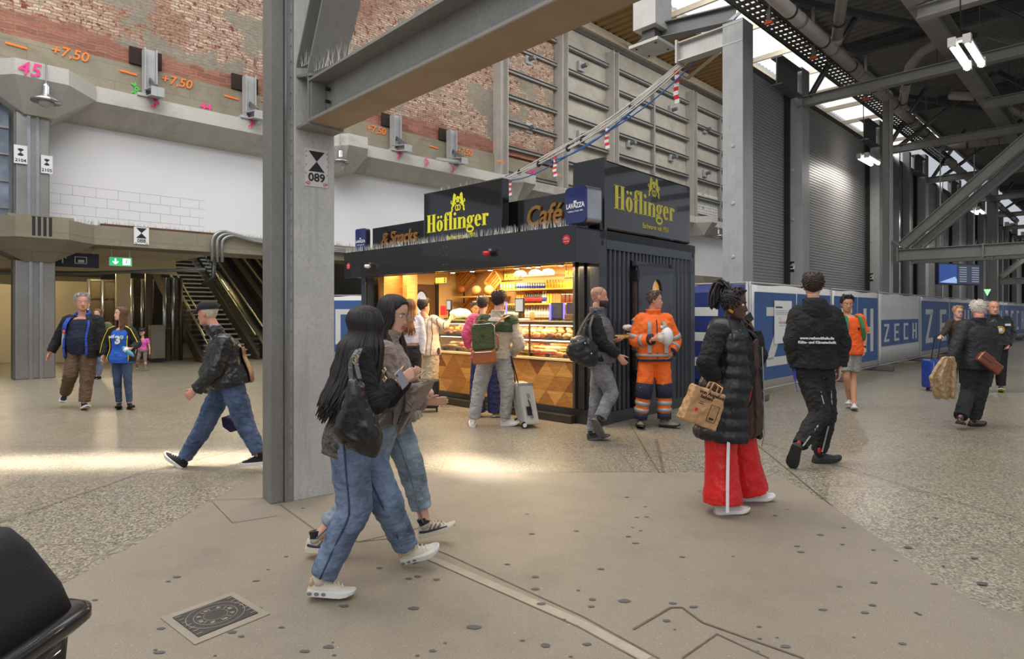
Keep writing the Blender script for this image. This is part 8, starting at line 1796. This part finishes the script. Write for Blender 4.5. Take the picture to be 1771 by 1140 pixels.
# --- older man in dark suit
SU = cloth('charcoal_suit', rgb(36, 36, 40), .7); SUT = cloth('charcoal_trousers', rgb(34, 34, 38))
B = person('grey-haired man in dark suit walking away with a beige coat and leather pouch', 8.2, 1.74, dict(head=(1692, 536, .0), sL=(1668, 566, .0), sR=(1711, 567, 0), eL=(1653, 598, -.02), wL=(1646, 620, -.05), eR=(1722, 598, -.02), wR=(1719, 627, -.06), hL=(1679, .91), hR=(1700, .91), kL=(1676, .47, .05), kR=(1694, .48), aL=(1661, .16, -.2), aR=(1684, .09, .05), tL=(1664, .03, -.05), tR=(1704, .02, .1)), 'm', 'ruddy', .96, head=(160, -18, 0))
haircap(B.c, B.hr, B.hf, B.hu, B.hs, 'short', .010, HW, B.root, .004); pants(B, SUT, (.12, .1, .09, .085), fold=.02); top(B, SU, .045, -.28, 1.0, 1, (.09, .08, .064), name='suit_jacket', fold=.014, fl=.04, collar=.01); shoes(B, mat('oxblood_shoe', rgb(74, 28, 26), .25, coat=.5), BSO)
e = empty('beige_coat', pix(1638, 650, 8.0), 'beige raincoat hanging over the arm of the man in the dark suit', 'coat')
rows = [[pix(l+(r_-l)*k/8, v+(2*math.sin(k*1.7)), 7.95+.05*math.sin(k*1.6)+.02*j) for k in range(9)] for j, (l, r_, v) in enumerate(((1634, 1652, 618), (1624, 1655, 632), (1612, 1655, 652), (1614, 1654, 668), (1620, 1653, 684), (1622, 1652, 690)))]
finish(sheet(rows, .06), 'coat_cloth', cloth('beige', rgb(176, 150, 116)), e, .01, .02)
e = empty('leather_pouch', pix(1710, 628, 7.98), 'shiny brown leather document pouch under the suited man\'s right arm', 'bag'); Fq = Fr(pix(1711, 628, 7.95), V(.8, 0, -.6), V(0, 1, 0), V(.6, 0, .8)); BLT = mat('shiny_brown', rgb(120, 60, 36), .3, coat=.4); MB().box(Fq, -.17, .17, -.04, .04, -.07, .07).build('pouch_body', BLT, e, bevel=.02); MB().box(Fq, -.17, .0, -.05, -.035, .0, .075).build('flap', BLT, e, bevel=.01)
# --- bald man with black jacket
B = person('bald man in black jacket and black trousers with blue and yellow shoes', 11.8, 1.80, dict(head=(1718, 533, 0), sR=(1703, 555), sL=(1741, 555), eR=(1700, 578), wR=(1702, 598), eL=(1749, 578), wL=(1743, 596, -.12), hR=(1713, .96), hL=(1732, .96), kR=(1712, .51), kL=(1731, .51), aR=(1706, .10, -.05), aL=(1731, .10), tR=(1703, .02, -.3), tL=(1732, .02, -.3)), 'm', 'ruddy', 1.15, head=(-20, 0, 0), hs=1.12)
haircap(B.c, B.hr, B.hf, B.hu, B.hs, 'receding', .0015, hairm('stubble', rgb(166, 124, 104)), B.root, 0); pants(B, WKP, (.115, .095, .085, .075), fold=.015); top(B, mat('black_leather_jacket', rgb(32, 36, 38), .4, var=.2, vs=5, bs=.4, bscale=20), .045, -.12, 1.02, 1, (.095, .085, .066), name='black_jacket', fold=.02, collar=.03)
MB().box(chest_frame(B, .78, .08, .055), -.05, .05, -.004, .01, 0, .04).build('chest_patch', WHITE, B.root); Fq = chest_frame(B, .60, -.06, .055); g = MB(); ringm(g, Fr(Fq.o, Fq.x, UP, Fq.y), .05, .07, -.01, .02); g.build('round_emblem', mat('emblem_gold', rgb(214, 160, 50), .5), B.root); MB().ell(Fq.o, .045, .012, .045).build('emblem_centre', WHITE, B.root)
for sh, fr in shoes(B, mat('blue_sport', rgb(40, 80, 200), .5), mat('lime_sole', rgb(214, 226, 40), .5)): pass
# --- blond man with trolley
B = person('blond man with glasses in dark brown jacket pulling a blue trolley case', 12.3, 1.74, dict(head=(1657, 540, 0), sR=(1644, 558), sL=(1673, 558), eR=(1634, 574, -.05), wR=(1627, 581, -.25), eL=(1680, 578), wL=(1678, 596), hR=(1650, .93), hL=(1666, .93), kR=(1649, .5), kL=(1665, .5), aR=(1648, .09), aL=(1666, .09), tR=(1646, .02, -.3), tL=(1667, .02, -.3)), 'm', 'light', .95, head=(-5, 0, 0))
haircap(B.c, B.hr, B.hf, B.hu, B.hs, 'short', .014, HBL, B.root, .006); pants(B, SUT, (.105, .085, .075, .07), fold=.01); top(B, cloth('brown_jacket', rgb(58, 46, 38)), .035, -.1, 1.02, name='brown_jacket', fold=.015); shoes(B, BLACK, BSO)
m = MB()
for e_ in (-1, 1): m.tube([B.c+(B.hr*(e_*.033+.024*math.cos(t))+B.hf*.105+B.hu*.02*math.sin(t))*B.hs for t in [k*6.2832/12 for k in range(13)]], .003, 6)
e = empty('glasses', B.c, 'dark framed glasses on the blond man', 'glasses'); m.build('frame', BLACK, e)
e = empty('blue_suitcase', gnd(1617, 676), 'blue hard-shell trolley case at the fence beside the blond man', 'suitcase'); Fq = Fr(gnd(1617, 676), V(1, .1, 0), V(-.1, 1, 0)); BLC = mat('blue_case', rgb(34, 60, 140), .35, coat=.3); MB().box(Fq, -.2, .2, -.13, .13, .06, .62).build('case_body', BLC, e, bevel=.04)
m = MB()
for k in range(4): m.box(Fq, -.15+k*.09, -.13+k*.09, -.14, -.13, .1, .58)
m.build('ribs', mat('pale_blue', rgb(120, 140, 190), .4), e)
for x in (-.15, .15): MB().tube([Fq.p(x, -.02, .03), Fq.p(x, .02, .03)], .03, 12).build('wheel', BLACK, e)
for x in (-.08, .06): MB().tube([Fq.p(x, .0, .62), Fq.p(x+.08, 0, 1.08)], .01, 6).build('pull_bar', BLACK, e)
# --- staff member inside the kiosk
B = person('kiosk worker with dark hair bending behind the pastry case', 11.0, 1.66, dict(head=(822, 533, 0), sR=(812, 553), sL=(838, 553), eR=(806, 572), wR=(812, 580, -.2), eL=(842, 572), wL=(836, 580, -.2), hR=(819, 1.05), hL=(833, 1.05), kR=(819, .62), kL=(833, .62), aR=(819, .29), aL=(833, .29), tR=(819, .22, -.2), tL=(833, .22, -.2)), 'f', 'mid', head=(20, -20, 0))
haircap(B.c, B.hr, B.hf, B.hu, B.hs, 'short', .014, HB, B.root, .006); top(B, cloth('black_uniform', rgb(30, 28, 28)), .02, -.1, 1.02, .6, name='uniform'); pants(B, WKP); shoes(B, BLACK, BSO)
# --- dark covered cart, extreme foreground
FB = mat('black_canvas', rgb(30, 30, 33), .8, var=.12, vs=3, bs=.25, bscale=200); RB = mat('black_rim', rgb(22, 22, 25), .3, coat=.4)
e = empty('covered_cart', V(-1.45, .95, 0), 'black fabric covered cart with a rounded rim in the near left corner', 'cart')
def rr4(x0, x1, y0, y1, z, r=.06):
    o = []
    for cx_, cy_, a0 in ((x1-r, y1-r, 0), (x0+r, y1-r, 90), (x0+r, y0+r, 180), (x1-r, y0+r, 270)):
        for k in range(7): t = math.radians(a0+k*15); o.append(V(cx_+r*math.cos(t), cy_+r*math.sin(t), z))
    return o
MB().rings([rr4(-1.95, -.955, .45, 1.36, .90), rr4(-1.93, -.968, .47, 1.345, .96), rr4(-1.90, -1.005, .5, 1.305, 1.06), rr4(-1.88, -1.02, .52, 1.28, 1.098), rr4(-1.84, -1.05, .56, 1.24, 1.108)]).build('fabric_hood', FB, e, True)
MB().rings([rr4(-1.96, -.945, .44, 1.37, .86), rr4(-1.975, -.93, .425, 1.385, .875), rr4(-1.975, -.93, .425, 1.385, .895), rr4(-1.96, -.945, .44, 1.37, .905)]).build('rim', RB, e, True)
MB().rings([rr4(-1.86, -1.06, .55, 1.27, .12), rr4(-1.94, -.97, .46, 1.35, .70), rr4(-1.95, -.962, .45, 1.36, .87)]).build('lower_body', RB, e, True)
for x in (-1.75, -1.15):
    for y in (.62, 1.2): MB().tube([V(x-.02, y, .06), V(x+.02, y, .06)], .06, 16).build('wheel', BLACK, e)
